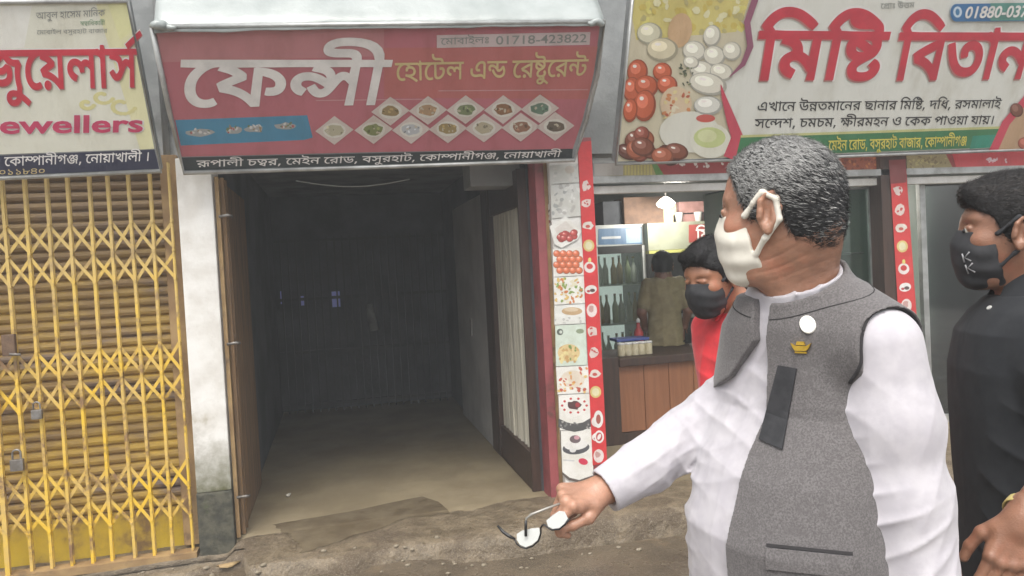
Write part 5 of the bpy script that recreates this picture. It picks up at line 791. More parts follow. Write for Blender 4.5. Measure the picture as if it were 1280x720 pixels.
def cake2(p):
    p.ell(720, 560, 17, 8, (.09, .09, .10), -.1); p.ell(720, 556, 15, 6.5, (.72, .71, .69), -.1); p.ell(719, 549, 7, 5, (.16, .12, .13)); p.ell(721, 547, 3.5, 2.5, (.55, .3, .34)); p.ell(716, 563, 4, 2.5, (.7, .7, .7)); p.ell(729, 577, 6, 4, (.62, .05, .10), .3); p.poly([(704, 574), (718, 575), (718, 577), (704, 576)], (.55, .55, .55))
    p.poly([(703, 590), (712, 597), (724, 600), (741, 594), (741, 597), (724, 603), (711, 600), (703, 593)], (.12, .10, .09))
sticker([(701, 539), (740, 536), (742, 594), (724, 600), (712, 597), (703, 590)], cake2, 'lowest white sticker with a black and white cake and a red blot')
# the side face of the pillar
pks = Plane((1.2795, 4.5, 1), (-1, 0, 0))
sticker([(682, 262), (687, 252), (687.5, 300), (684, 318)], lambda p: p.specks(683, 262, 687, 312, 16, [(.35, .07, .08), (.6, .5, .45), (.15, .1, .1)], 2.2), 'faded dark red sticker curling on the side of the pillar', pl=pks)
sticker([(683.5, 468), (696, 474), (700, 535), (690, 520)], lambda p: (p.ell(690, 493, 3, 10, (.10, .06, .06)), p.ell(693, 520, 4, 6, (.08, .07, .07))), 'white sticker with black cake on the side of the pillar', pl=pks)
sticker([(688, 523), (700, 537), (702, 588), (693, 570)], lambda p: (p.ell(693, 545, 2.6, 9, (.12, .10, .10)), p.ell(697, 562, 2, 7, (.5, .1, .14)), p.ell(698, 580, 3, 5, (.2, .06, .05))), 'white sticker with pink and black cake low on the side of the pillar', pl=pks)
# red icon strips
def icons(p, pts):
    for i, (x, y) in enumerate(pts):
        k = i % 7
        if k in (0, 1): p.ell(x, y, 6, 6.5, (.66, .55, .52), 0, 9, .5); p.specks(x-4, y-4, x+4, y+4, 4, [(.5, .06, .06)], 1.6)
        elif k == 2: p.ell(x, y, 7, 5, (.66, .60, .55), 0, 12, .4); p.ell(x, y+1, 3, 2, (.5, .1, .08))
        elif k == 3: p.ell(x, y, 7, 7.5, (.62, .50, .20)); p.ell(x, y, 4.5, 5, (.68, .64, .42))
        elif k == 4: p.ell(x, y+3, 7, 7, (.70, .64, .62)); p.ell(x, y+2, 4, 3.5, (.5, .05, .05)); p.ell(x, y-6, 2, 3, (.66, .6, .2))
        elif k == 5: p.ell(x, y, 7.5, 5.5, (.72, .70, .68), -.2); p.ell(x+2, y+1, 3.2, 2.2, (.1, .06, .06)); p.ell(x-3, y+2, 2, 1.6, (.4, .05, .06))
        else: p.ell(x, y, 6.5, 8.5, (.72, .62, .60)); p.ell(x-1, y-2, 3.5, 4, (.5, .3, .28), 0, 9, .5)
pr_ = Plane((1.5, 4.396, 1), (0, -1, 0))
def strip1(p):
    ys = [233, 254, 282, 307, 331, 362, 388, 414, 441, 467, 490, 524, 546, 570]
    icons(p, [(732.5+(y-233)*.047, y) for y in ys])
    p.ell(748, 524, 6, 11, (.74, .72, .7)); p.ell(748, 524, 3, 6, (.35, .1, .08)); p.ell(749, 546, 6, 8, (.74, .70, .68)); p.ell(749, 546, 4, 5.5, (.45, .06, .06)); p.ell(749, 546, 2, 4, (.74, .7, .68), .4)
sticker([(722, 178), (739, 176), (759, 578), (741, 582)], strip1, 'tall red printed strip with white food icons beside the sticker pillar', pl=pr_, bg=(.60, .045, .05), group=None)
# ================================================================== sweet shop fittings
pb = Plane((3, 4.50, 2), (0, -1, 0))
bn = empty('shop_banner', (3.5, 4.51, 2.0), 'narrow printed banner under the white sweet shop signboard', 'banner')
def slab(pl, pts, th, name, m_, par): return board(pl, pts, th, name, m_, par)
slab(pb, [(741, 204), (1330, 184), (1330, 212), (741, 222)], .02, 'board', M_render, bn)
pr = Print(pb)
pr.poly([(743, 205), (1330, 186), (1330, 210), (743, 220)], (.28, .05, .05))
pr.poly([(743, 205), (814, 203), (822, 219), (743, 220)], (.36, .32, .16))
for k in range(9): pr.poly([(781+4*k, 205), (783+4*k, 205), (783+4*k, 219), (781+4*k, 219)], (.48, .42, .16))
pr.poly([(743, 205), (779, 204), (779, 219), (743, 220)], (.36, .34, .32))
pr.poly([(814, 203), (820, 203), (830, 219), (820, 219)], (.12, .24, .08))
pr.specks(840, 203, 912, 209, 12, [(.6, .55, .52)], 2.6)
pr.poly([(1040, 197), (1108, 195), (1108, 214), (1040, 216)], (.30, .09, .05)); pr.specks(1042, 198, 1106, 213, 40, [(.45, .16, .06), (.2, .06, .04)], 2.4)
pr.poly([(1108, 195), (1182, 192), (1192, 212), (1108, 214)], (.30, .25, .13)); pr.specks(1120, 196, 1186, 210, 40, [(.42, .36, .16), (.2, .15, .08)], 2)
pr.poly([(1190, 192), (1330, 187), (1330, 209), (1196, 212)], (.50, .06, .07)); pr.specks(1228, 198, 1262, 203, 14, [(.66, .5, .55)], 2)
pr.done('printed_face', bn)
rail = empty('head_rail', (3.6, 4.55, 1.95), 'long aluminium rail over the open front of the sweet shop', 'rail')
a = atY(741, 222, 4.52); b = atY(741, 231, 4.52); c = atY(741, 243, 4.52)
MB().box((1.558, 4.46, b[2]), (5.9, 4.54, a[2])).build('rail', M_alu, rail, bevel=.004)
MB().box((1.558, 4.50, c[2]), (5.9, 4.56, b[2]-.012)).build('lower_rail', M_white, rail, bevel=.004)

# counter
zt = atY(800, 446, 5.0)[2]
ct = empty('counter', (2.2, 5.2, .26), 'brown wooden sales counter with vertical veneer boards in the sweet shop', 'counter')
x0 = atY(752, 500, 5.0)[0]; x1 = atY(774, 500, 5.0)[0]
MB().box((x0, 4.97, .26), (x1, 5.5, zt+.015)).build('end_post', M_darkwood, ct, bevel=.006)
for k in range(6):
    xa = x1+.004+k*.19
    MB().box((xa, 5.0, .34), (xa+.186, 5.03, zt-.06)).build('board', M_wood, ct, bevel=.003)
MB().box((x1, 4.99, .26), (x1+1.15, 5.04, .335)).build('plinth', M_darkwood, ct)
MB().box((x1, 4.96, zt-.055), (x1+1.15, 5.55, zt)).build('counter_top', M_darkwood, ct, bevel=.006)
M_cream = mat('cream packet', (.62, .56, .40), (.5, .44, .28), scale=30, rough=.6)
M_blue = mat('blue lid', (.05, .08, .28), rough=.4)
M_red2 = mat('red packet', (.5, .05, .05), (.3, .04, .04), scale=20, rough=.5)
M_pink = mat('dusty pink carton', (.42, .22, .20), (.30, .15, .13), scale=12, rough=.7)
M_brownbox = mat('brown carton', (.20, .12, .08), (.14, .085, .06), scale=12, rough=.75)
for k in range(5):
    p = atY(777+8.5*k, 446, 5.1); x, z = p[0], zt+.002
    t = empty('sweet_tin', (x, 5.1, z), 'small cream tin in the row on the counter', 'tin', 'cream tins on the counter')
    MB().lathe((x, 5.1, z), [(.026, 0), (.028, .004), (.028, .075), (.027, .08)], 14).build('can', M_cream, t, True)
    MB().lathe((x, 5.1, z+.0805), [(.029, 0), (.029, .012), (.026, .014)], 14).build('lid', M_white, t, True)
p = atY(790, 430, 5.16)
t = tag(MB().box((p[0]-.12, 5.145, zt+.098), (p[0]+.13, 5.30, zt+.118)).build('tray', M_blue, None, bevel=.005), 'flat dark blue tray lying over the cream tins on the counter', 'tray')
MB_ = MB(); p = atY(805, 420, 5.25)
t = empty('sauce_bottle', (p[0], 5.35, zt), 'red plastic bottle standing on the counter beside the tins', 'bottle')
MB().lathe((p[0], 5.35, zt), [(.032, 0), (.034, .01), (.034, .14), (.014, .18), (.013, .21)], 16).build('body', M_red2, t, True)
MB().lathe((p[0], 5.35, zt+.211), [(.015, 0), (.015, .02), (.004, .035)], 12).build('cap', M_white, t, True)

# fridge
def fridge():
    Y = 6.9
    L_, T_ = atY(738, 282, Y), atY(806, 282, Y); zb = .26
    x0, x1, ztop = L_[0], T_[0], L_[2]
    zs = atY(770, 308, Y)[2]
    f = empty('drinks_fridge', ((x0+x1)/2, Y+.3, zb), 'white glass door drinks fridge with blue header panel at the back of the shop', 'fridge')
    M_body = mat('fridge white', (.55, .57, .56), (.45, .47, .46), scale=4, rough=.35)
    M_int = emit('fridge lit liner', (.70, .80, .74), .32)
    MB().box((x0, Y, zs+.005), (x1, Y+.6, ztop)).build('header_box', M_body, f, bevel=.008)
    MB().box((x0, Y+.02, zb), (x0+.04, Y+.6, zs)).build('side', M_body, f); MB().box((x1-.04, Y+.02, zb), (x1, Y+.6, zs)).build('side', M_black, f)
    MB().box((x0+.041, Y+.56, zb), (x1-.041, Y+.6, zs)).build('back', M_int, f)
    MB().box((x0+.041, Y+.02, zb), (x1-.041, Y+.55, zb+.25)).build('base', M_black, f)
    pl = Plane((0, Y-.002, 0), (0, -1, 0)); pr = Print(pl)
    pr.poly([(748, 286), (802, 284), (803, 305), (748, 306)], (.08, .16, .28)); pr.poly([(782, 286), (802, 285), (803, 303), (783, 304)], (.30, .42, .52))
    pr.poly([(752, 296), (776, 295), (776, 298), (752, 299)], (.5, .52, .55)); pr.done('header_print', f)
    xs0, xs1 = x0+.05, x1-.05
    for a, b in (((x0, Y-.03, zb+.2), (x0+.05, Y+.015, zs)), ((x1-.05, Y-.03, zb+.2), (x1, Y+.015, zs)), ((x0+.05, Y-.03, zs-.07), (x1-.05, Y+.015, zs)), ((x0+.05, Y-.03, zb+.2), (x1-.05, Y+.015, zb+.26))):
        MB().box(a, b).build('door_frame', M_black if a[2] > zs-.1 else M_body, f)
    MB().box((xs0, Y-.012, zb+.26), (xs1, Y-.006, zs-.07)).build('door_pane', M_clear, f)
    cols = [(.6, .6, .56), (.55, .36, .18), (.42, .30, .2), (.5, .54, .34), (.66, .66, .62)]
    Ms = [mat('bottle plastic', c, rough=.25) for c in cols]
    n = 0
    for zz in (zb+.30, zb+.68, zb+1.06, zb+1.40):
        if zz > zs-.2: continue
        MB().box((xs0, Y+.03, zz-.02), (xs1, Y+.54, zz-.005)).build('shelf', M_alu, f)
        k = 0; x = xs0+.05
        while x < xs1-.03:
            c = (x, Y+.10+.03*(k % 2), zz-.004); h_ = .24+.04*hsh(x, zz)
            b = empty('drink_bottle', c, 'small drink bottle on a fridge shelf', 'bottle', 'bottles in the drinks fridge')
            MB().lathe(c, [(.028, 0), (.031, .01), (.031, h_*.6), (.012, h_*.82), (.012, h_)], 10).build('body', Ms[(k+int(zz*7)) % 5], b, True)
            MB().lathe((c[0], c[1], c[2]+h_+.0005), [(.0135, 0), (.0135, .018)], 8).build('cap', Ms[(k*3+1) % 5], b)
            x += .074; k += 1
fridge()
# shelf unit right of the fridge
def unit():
    Y = 6.8
    a = atY(809, 279, Y); b = atY(960, 279, Y); z1 = a[2]; z0 = atY(840, 312, Y)[2]
    u = empty('shelf_unit', ((a[0]+b[0])/2, Y+.25, .26), 'dark shelf unit with a greenish top panel behind the man in olive shirt', 'shelf')
    M_gp = mat('greenish panel', (.33, .35, .27), (.25, .26, .19), scale=4, rough=.4)
    MB().box((a[0], Y, z0), (b[0], Y+.45, z1)).build('top_panel', M_gp, u, bevel=.006)
    MB().box((a[0], Y-.012, z0-.03), (b[0], Y+.45, z0-.002)).build('yellow_edge', mat('olive edge', (.40, .40, .12), rough=.5), u)
    MB().box((a[0], Y, .26), (a[0]+.05, Y+.45, z0-.032)).build('side', M_black, u)
    MB().box((b[0]-.05, Y, .26), (b[0], Y+.45, z0-.032)).build('side', M_black, u)
    MB().box((a[0]+.05, Y+.40, .26), (b[0]-.05, Y+.45, z0-.032)).build('back', M_dark, u)
    for z in (.6, .95, 1.3): MB().box((a[0]+.05, Y+.02, z), (b[0]-.05, Y+.39, z+.02)).build('shelf', M_alu, u)
    pl = Plane((0, Y-.004, 0), (0, -1, 0)); s = empty('inner_sign', atY(884, 292, Y), 'small red sign with white lettering on the shelf unit', 'sign')
    pr = Print(pl); pr.poly([(861, 281), (925, 278), (925, 301), (861, 303)], (.33, .06, .05)); o = pr.done('printed_face', s)
    letters(pl, 'মিষ্টি', (870, 299), (904, 298), (870, 287), I_white, s, .003, 14)
    # things on top
    rows = [(778, 826, 246, 279, M_brownbox, 'large brown wrapped carton lying on top of the drinks fridge', 6.95), (752, 774, 252, 281, M_dark, 'dark carton at the left end on top of the drinks fridge', 7.0),
            (826, 842, 256, 279, M_cream, 'small cream carton beside the brown carton under the lamp', 6.95), (846, 876, 252, 267, M_pink, 'dusty pink sweet box on top of the other pink box', 6.95),
            (838, 876, 267.5, 280, M_pink, 'lower dusty pink sweet box on top of the shelf unit', 6.95), (881, 889, 251, 276, M_black, 'black upright bottle box beside the pink sweet boxes', 6.9)]
    for px0, px1, py0, py1, m_, lab, yy in rows:
        p, q = atY(px0, py1, yy), atY(px1, py0, yy)
        zlo = z1+.002 if py1 > 276 else p[2]
        if 'on top of the other' in lab: zlo = atY(px0, 267.5, 6.95)[2]+.004
        tag(MB().box((p[0], yy-.06, zlo), (q[0], yy+.2, max(q[2], zlo+.05))).build('carton', m_, None, bevel=.006), lab, 'box')
    for px, lab in ((849, 'left white cup standing before the pink sweet boxes'), (873, 'right white cup standing before the pink sweet boxes')):
        p = atY(px, 280, 6.83); tag(MB().lathe((p[0], 6.83, z1+.001), [(.028, 0), (.04, .085), (.042, .09), (.036, .085), (.026, .006)], 14).build('cup', M_white, None, True), lab, 'cup')
    sx = empty('wall_shelf', (a[0], 7.2, z1), 'long thin shelf across the back of the shop carrying the cartons', 'shelf')
unit_objs = unit()
for o in [q for q in bpy.data.objects if q.name.startswith('wall_shelf')]: bpy.data.objects.remove(o)
# ceiling lamp, lit
lp = atY(832, 250, 6.6)
lm = empty('ceiling_lamp', lp, 'lit white lamp hanging high inside the sweet shop', 'lamp')
MB().lathe((lp[0], lp[1], lp[2]-.06), [(.02, -.02), (.075, .0), (.09, .03), (.05, .07), (.02, .09)], 18).build('globe', M_lamp, lm, True)
MB().tube([(lp[0], lp[1], lp[2]+.03), (lp[0], lp[1], 2.4)], .008).build('stem', M_steel, lm)
ld = bpy.data.lights.new('shop_light', 'POINT'); lo_ = bpy.data.objects.new('shop_light', ld); COL.objects.link(lo_)
ld.energy = 22; ld.color = (1, .95, .86); ld.shadow_soft_size = .1; lo_.location = (lp[0], lp[1]-.22, lp[2]-.12)

# display cases with aluminium frames
M_green = mat('green tinted back panel', (.42, .56, .48), (.52, .60, .52), scale=1.6, rough=.35, c3=(.32, .40, .33), s3=1.5)
def case(px0, px1, pyt, pyb, Y, label, ntr):
    a = atY(px0, pyt, Y); b = atY(px1, pyt, Y); zt_ = a[2]; zb_ = atY(px0, pyb, Y)[2]
    c = empty('display_case', ((a[0]+b[0])/2, Y+.3, .26), label, 'display case'); w = .045
    x0, x1 = a[0], b[0]
    for s in ((x0, x0+w), (x1-w, x1)): MB().box((s[0], Y-.01, zb_), (s[1], Y+.03, zt_)).build('upright', M_alu, c, bevel=.004)
    MB().box((x0+w, Y-.008, zt_-.05), (x1-w, Y+.028, zt_-.001)).build('top_rail', M_alu, c, bevel=.004)
    MB().box((x0+w, Y-.008, zb_), (x1-w, Y+.028, zb_+.06)).build('bottom_rail', M_alu, c, bevel=.004)
    MB().box((x0+w+.001, Y+.008, zb_+.061), (x1-w-.001, Y+.014, zt_-.051)).build('pane', M_case, c)
    MB().box((x0, Y+.55, .26), (x1, Y+.58, zt_)).build('back', M_green, c)
    MB().box((x0, Y+.03, zt_-.012), (x1, Y+.549, zt_)).build('top_pane', M_case, c)
    MB().box((x0, Y+.0, .26), (x1, Y+.549, zb_-.002)).build('base', M_darkwood, c)
    MB().box((x0, Y+.031, zb_), (x0+.02, Y+.549, zt_-.013)).build('side', M_green, c); MB().box((x1-.02, Y+.031, zb_), (x1, Y+.549, zt_-.013)).build('side', M_green, c)
    n = 4
    for k in range(n):
        z = zb_+.03+(zt_-zb_-.1)*k/n
        if k: MB().box((x0+.021, Y+.10, z-.012), (x1-.021, Y+.54, z)).build('shelf', M_alu, c)
        tx = x0+.06
        while tx+.3 < x1-.03 and k < ntr:
            t = empty('sweet_tray', (tx+.14, Y+.3, z), 'steel tray of sweets in a glass display case', 'tray', 'trays of sweets in the display cases')
            MB().box((tx, Y+.14, z+.001), (tx+.28, Y+.48, z+.03)).build('pan', M_steel, t, bevel=.004)
            cc = [(.45, .25, .10), (.55, .48, .33), (.30, .12, .06)][(k+int(tx*5)) % 3]
            mb = MB()
            for i in range(4):
                for j in range(4): mb.lathe((tx+.04+.066*i, Y+.18+.08*j, z+.03), [(.012, 0), (.03, .012), (.03, .026), (.012, .042)], 8)
            mb.build('sweets', mat('sweet', cc, tuple(q*.7 for q in cc), scale=20, rough=.4), t, True)
            tx += .31
case(930, 1092, 232, 560, 4.62, 'aluminium framed glass display case behind the grey haired man', 3)
case(1148, 1420, 222, 532, 4.60, 'aluminium framed glass display case on the right of the red striped post', 2)
p1, p2 = atY(1108, 390, 4.5)[0], atY(1143, 390, 4.5)[0]
po = empty('striped_post', (4, 4.45, .1), 'dark post with red printed strip of white icons between the two glass cases', 'post')
xa, xb = atY(1104, 300, 4.46)[0], atY(1137, 300, 4.46)[0]
MB().box((xa, 4.46, .1), (xb, 4.58, 2.2)).build('post', M_darkwood, po, bevel=.004)
pp = Plane((1, 4.456, 1), (0, -1, 0))
pr = Print(pp); pr.poly([(1112, 204), (1132, 203), (1152, 480), (1128, 482)], (.55, .05, .05)); pr.poly([(1111, 200), (1132, 199), (1133, 228), (1113, 230)], (.22, .05, .05))
icons(pr, [(1123+(y-238)*.07, y) for y in (238, 262, 285, 308, 333, 359, 382, 405, 430)]); pr.done('printed_strip', po, M_paper)

# ================================================================== litter on the ground
M_lit = mat('litter paper', (.72, .70, .64), (.5, .47, .4), scale=30, rough=.8)
M_leaf = mat('dry leaf', (.45, .33, .16), (.3, .2, .1), scale=20, rough=.7)
def scrap(px, py, z, r, name, label, m_, asp=.5, rot=.3):
    c = atZ(px, py, z); v = []; n = 12
    for k in range(n):
        a = 2*math.pi*k/n; rr = r*(1+.25*math.sin(3*a+px)+.1*math.sin(5*a)); x, y = rr*math.cos(a), rr*asp*math.sin(a)
        v.append((c[0]+x*math.cos(rot)-y*math.sin(rot), c[1]+x*math.sin(rot)+y*math.cos(rot), c[2]+.012+.01*math.sin(2*a+1)))
    v.append((c[0], c[1], c[2]+.022))
    o = link(name, MB().add(v, [(k, (k+1) % n, n) for k in range(n)]).mesh(name), m_, None, True)
    o.modifiers.new('thickness', 'SOLIDIFY').thickness = .003
    return tag(o, label, 'litter')
scrap(383, 708, .03, .035, 'paper_scrap', 'crumpled white paper scrap lying on the muddy road', M_lit, .5)
scrap(284, 709, .04, .055, 'dry_leaf', 'pale dry leaf on the ground below the black foot of the pillar', M_leaf, .35, .15)
scrap(360, 621, .118, .016, 'paper_scrap', 'tiny white paper scrap on the passage floor', M_lit, .6)
M_stone = mat('stone', (.30, .26, .20), (.2, .17, .12), scale=30, rough=.9)
def stones():
    proto = None
    for k in range(46):
        if k < 34: x, y = random.uniform(-.7, 1.6), random.uniform(3.72, 4.12)
        else: x, y = random.uniform(-1.2, -.5), random.uniform(4.05, 4.3)
        r = random.uniform(.005, .015)
        me = bpy.data.meshes.new('pebble'); bm = bmesh.new(); bmesh.ops.create_icosphere(bm, subdivisions=2, radius=1)
        for v in bm.verts: v.co = Vector((v.co.x*1.2, v.co.y, v.co.z*.6))*r*(1+.3*(hsh(v.co.x*9+k, v.co.y*7)-.5))
        bm.to_mesh(me); bm.free()
        o = link('pebble', me, M_stone, None, True)
        dg = bpy.context.evaluated_depsgraph_get()
        h_ = scene.ray_cast(dg, Vector((x, y, .4)), Vector((0, 0, -1)))
        o.location = (x, y, (h_[1].z if h_[0] else .05)+r*.3)
        tag(o, 'small pebble on the muddy ground before the shops', 'pebble', 'pebbles on the ground')
stones()
# ================================================================== people: implicit surfaces meshed with OpenVDB
A3 = lambda *a: np.array(a, np.float32)
def nrm(v): v = np.asarray(v, float); return v/np.linalg.norm(v)
def cap(a, b, ra, rb=None, k=.012, op='u'):
    a, b = np.asarray(a, np.float32), np.asarray(b, np.float32); rb = ra if rb is None else rb
    ba = b-a; L2 = max(float(ba@ba), 1e-9)
    def f(P):
        q = P-a; t = np.clip((q@ba)/L2, 0, 1); return np.sqrt(((q-t[:, None]*ba)**2).sum(1))-(ra+(rb-ra)*t)
    return op, f, k
def ell(c, r, R=None, k=.012, op='u'):
    c, r = np.asarray(c, np.float32), np.asarray(r, np.float32); R = None if R is None else np.asarray(R, np.float32)
    def f(P):
        q = P-c
        if R is not None: q = q@R
        k0 = np.sqrt(((q/r)**2).sum(1)); k1 = np.sqrt(((q/(r*r))**2).sum(1)); return np.where(k1 > 1e-6, k0*(k0-1)/np.maximum(k1, 1e-6), -r.min())
    return op, f, k
def smin(a, b, k):
    h = np.clip(.5+.5*(b-a)/k, 0, 1); return b+(a-b)*h-k*h*(1-h)
def comb(d, op, v, k):
    if op == 'u': return smin(d, v, k) if k > 0 else np.minimum(d, v)
    if op == 's': return -smin(-d, v, k) if k > 0 else np.maximum(d, -v)
    return -smin(-d, -v, k) if k > 0 else np.maximum(d, v)
def evaluate(prims, P):
    d = np.full(len(P), 9., np.float32)
    for op, f, k in prims: d = comb(d, op, f(P).astype(np.float32), k)
    return d
def noise3(P, seed=0):
    P = P.astype(np.float64); i = np.floor(P).astype(np.int64); f = P-i; f = f*f*(3-2*f)
    def h(x, y, z):
        n = (x*73856093) ^ (y*19349663) ^ (z*83492791) ^ (seed*2654435); n = (n ^ (n >> 13))*1274126177 & 0x7fffffff; return ((n ^ (n >> 16)) & 0xffff)/65535.
    x, y, z = i.T; u, v, w = f.T; r = 0
    for dx in (0, 1):
        for dy in (0, 1):
            for dz in (0, 1):
                r = r+h(x+dx, y+dy, z+dz)*(u if dx else 1-u)*(v if dy else 1-v)*(w if dz else 1-w)
    return r
def sdf_mesh(name, prims, lo, hi, vox, post=None, amp=0.0, B=12):
    lo, hi = np.array(lo, np.float32), np.array(hi, np.float32)
    nb = np.ceil((hi-lo)/(B*vox)).astype(int)
    I = np.stack(np.meshgrid(*[np.arange(n) for n in nb], indexing='ij'), -1).reshape(-1, 3)
    C_ = (lo+(I+.5)*B*vox).astype(np.float32)
    vals = [f(C_) for _, f, _ in prims]; d = np.full(len(C_), 9., np.float32)
    for (op, f, k), v in zip(prims, vals): d = comb(d, op, v, k)
    rad = B*vox*.87; act = np.abs(d) < rad*1.7+amp+.01
    g = vdb.FloatGrid(background=3*vox); g.transform = vdb.createLinearTransform(voxelSize=vox)
    for i in I[(~act) & (d < 0)]: g.fill(tuple(int(q) for q in i*B), tuple(int(q) for q in i*B+B-1), -3*vox)
    loc = np.stack(np.meshgrid(*[np.arange(B)]*3, indexing='ij'), -1).reshape(-1, 3).astype(np.float32)*vox
    for n in np.nonzero(act)[0]:
        i = I[n]; P = lo+(i*B*vox).astype(np.float32)+loc; e = np.full(len(P), 9., np.float32)
        for (op, f, k), v in zip(prims, vals):
            c = v[n]
            if op == 'u' and c > d[n]+rad*3.2+2*k and c > rad*3.2+2*k: continue
            if op == 's' and c > rad*2+2*k: continue
            if op == 'i' and c < -(rad*2+2*k): continue
            e = comb(e, op, f(P).astype(np.float32), k)
        if post is not None:
            mk = np.abs(e) < 3*vox+2*amp
            if mk.any(): e[mk] = post(P[mk], e[mk])
        g.copyFromArray(np.clip(e, -3*vox, 3*vox).reshape(B, B, B).astype(np.float32), ijk=tuple(int(q) for q in i*B))
    p, q = g.convertToQuads(isovalue=0.0)
    p = p+lo
    me = bpy.data.meshes.new(name); me.vertices.add(len(p)); me.vertices.foreach_set('co', p.astype(np.float32).ravel())
    me.loops.add(q.size); me.loops.foreach_set('vertex_index', q.astype(np.int32).ravel()); me.polygons.add(len(q))
    me.polygons.foreach_set('loop_start', np.arange(0, q.size, 4, dtype=np.int32)); me.polygons.foreach_set('loop_total', np.full(len(q), 4, np.int32))
    me.polygons.foreach_set('use_smooth', np.ones(len(q), bool)); me.update(); me.validate()
    return me
class Frame:
    def __init__(s, o, F, up=(0, 0, 1), sc=1.0):
        s.o = np.array(o, float); F = nrm(F); up = np.array(up, float); L_ = nrm(np.cross(up, F)); s.F, s.L = F, L_; s.U = np.cross(F, L_); s.s = sc
        s.R = np.stack([s.F, s.L, s.U], 1)
    def p(s, f, l, u): return s.o+s.R@(np.array((f, l, u), float)*s.s)
    def loc(s, P): return ((P-s.o.astype(np.float32))@s.R.astype(np.float32))/s.s
    def cap(s, a, b, ra, rb=None, k=.012, op='u'): return cap(s.p(*a), s.p(*b), ra*s.s, None if rb is None else rb*s.s, k*s.s, op)
    def ell(s, c, r, R=None, k=.012, op='u'): return ell(s.p(*c), np.array(r)*s.s, s.R if R is None else s.R@R, k*s.s, op)
def loft(fr, rings, off=0.0, n=2.3, k=.02, op='u', zr=None):
    """rings: (z, centre forward, half depth, half width)"""
    T = np.array(sorted(rings), np.float32); z0, z1 = (T[0, 0], T[-1, 0]) if zr is None else zr
    def f(P):
        q = fr.loc(P); z = q[:, 2]
        c = np.interp(z, T[:, 0], T[:, 1]); b = np.interp(z, T[:, 0], T[:, 2])+off; a = np.interp(z, T[:, 0], T[:, 3])+off
        r = (np.abs((q[:, 0]-c)/b)**n+np.abs(q[:, 1]/a)**n)**(1/n)
        d = (r-1)*np.minimum(a, b); dz = np.maximum(z0-z, z-z1)
        return np.maximum(d, dz)*fr.s
    return op, f, k
def field(fn, k=0.0, op='i'): return op, fn, k

# ---------------------------------------------------------------- heads
EAR_R = lambda s: np.array(Matrix.Rotation(s*.42, 3, 'Z') @ Matrix.Rotation(-.16, 3, 'Y'))
def head_prims(H, jaw=1.0, lips=True):
    P = [H.ell((-.008, 0, .032), (.097, .077, .088)), H.ell((.028, 0, -.030), (.062, .064*jaw, .085), k=.03), H.cap((.045, .026, -.098), (.045, -.026, -.098), .022, k=.03),
         H.cap((.070, .012, -.104), (.070, -.012, -.104), .018, k=.02), H.ell((-.035, 0, -.03), (.062, .06, .07), k=.03)]
    for s in (1, -1):
        P += [H.cap((.081, .008*s, .034), (.066, .045*s, .032), .0105, .008, k=.014), H.ell((.058, .046*s, -.018), (.024, .02, .02), k=.02),
              H.ell((.090, .031*s, .012), (.012, .018, .013), k=.012, op='s'), H.ell((.077, .031*s, .010), (.013, .014, .012), k=.004),
              H.cap((.0885, .019*s, .0165), (.0835, .044*s, .014), .0035, .003, k=.004)]
    P += [H.cap((.088, 0, .022), (.101, 0, -.022), .008, .0115, k=.012)]
    for s in (1, -1): P.append(H.ell((.093, .013*s, -.026), (.011, .009, .008), k=.008))
    if lips: P += [H.cap((.089, .018, -.058), (.089, -.018, -.058), .008, k=.008), H.cap((.086, .015, -.069), (.086, -.015, -.069), .0085, k=.008), H.cap((.098, .02, -.0635), (.098, -.02, -.0635), .002, k=.004, op='s')]
    for s in (1, -1):
        R = EAR_R(s); c = np.array((-.006, .078*s, -.004))
        q = lambda x, y, z: tuple(c+R@np.array((x, y*s, z)))
        P.append(H.ell(tuple(c), (.018, .0065, .031), R, k=.006))
        P.append(H.ell(q(.002, .008, -.002), (.010, .0075, .018), R, k=.004, op='s'))
        ring = [(.013, .004, .004), (.013, .006, .018), (.006, .007, .030), (-.006, .008, .033), (-.016, .008, .024), (-.019, .007, .008), (-.016, .006, -.008), (-.008, .005, -.020)]
        for a, b in zip(ring[:-1], ring[1:]): P.append(H.cap(q(*a), q(*b), .0042, k=.004))
        P += [H.ell(q(-.001, .003, -.028), (.008, .0055, .010), R, k=.006), H.cap(q(.013, .004, -.008), q(.012, .005, .000), .0048, k=.005),
              H.cap(q(-.010, .006, -.012), q(-.010, .006, .016), .0036, k=.006)]
    return P
def skin(name, c): 
    d = tuple(q*.78 for q in c); r = (min(1, c[0]*1.15), c[1]*.86, c[2]*.80)
    return mat(name, c, d, scale=26, rough=.40, rlo=.30, bump=.4, bscale=280, bdist=.0025, sss=.12, c3=r, s3=9, lo3=.5, hi3=.75)
def hair_cap(H, th, line, extra=()):
    lx, lz = zip(*sorted(line))
    cr = [H.ell((-.008, 0, .032), (.097+th, .077+th*.8, .088+th)), H.ell((-.035, 0, -.03), (.062+th*.6, .06+th*.5, .07), k=.03)]+list(extra)
    def lim(P):
        q = H.loc(P); return (np.interp(q[:, 0], lx, lz)-q[:, 2])*.8*H.s
    return cr+[field(lim, k=.004)]
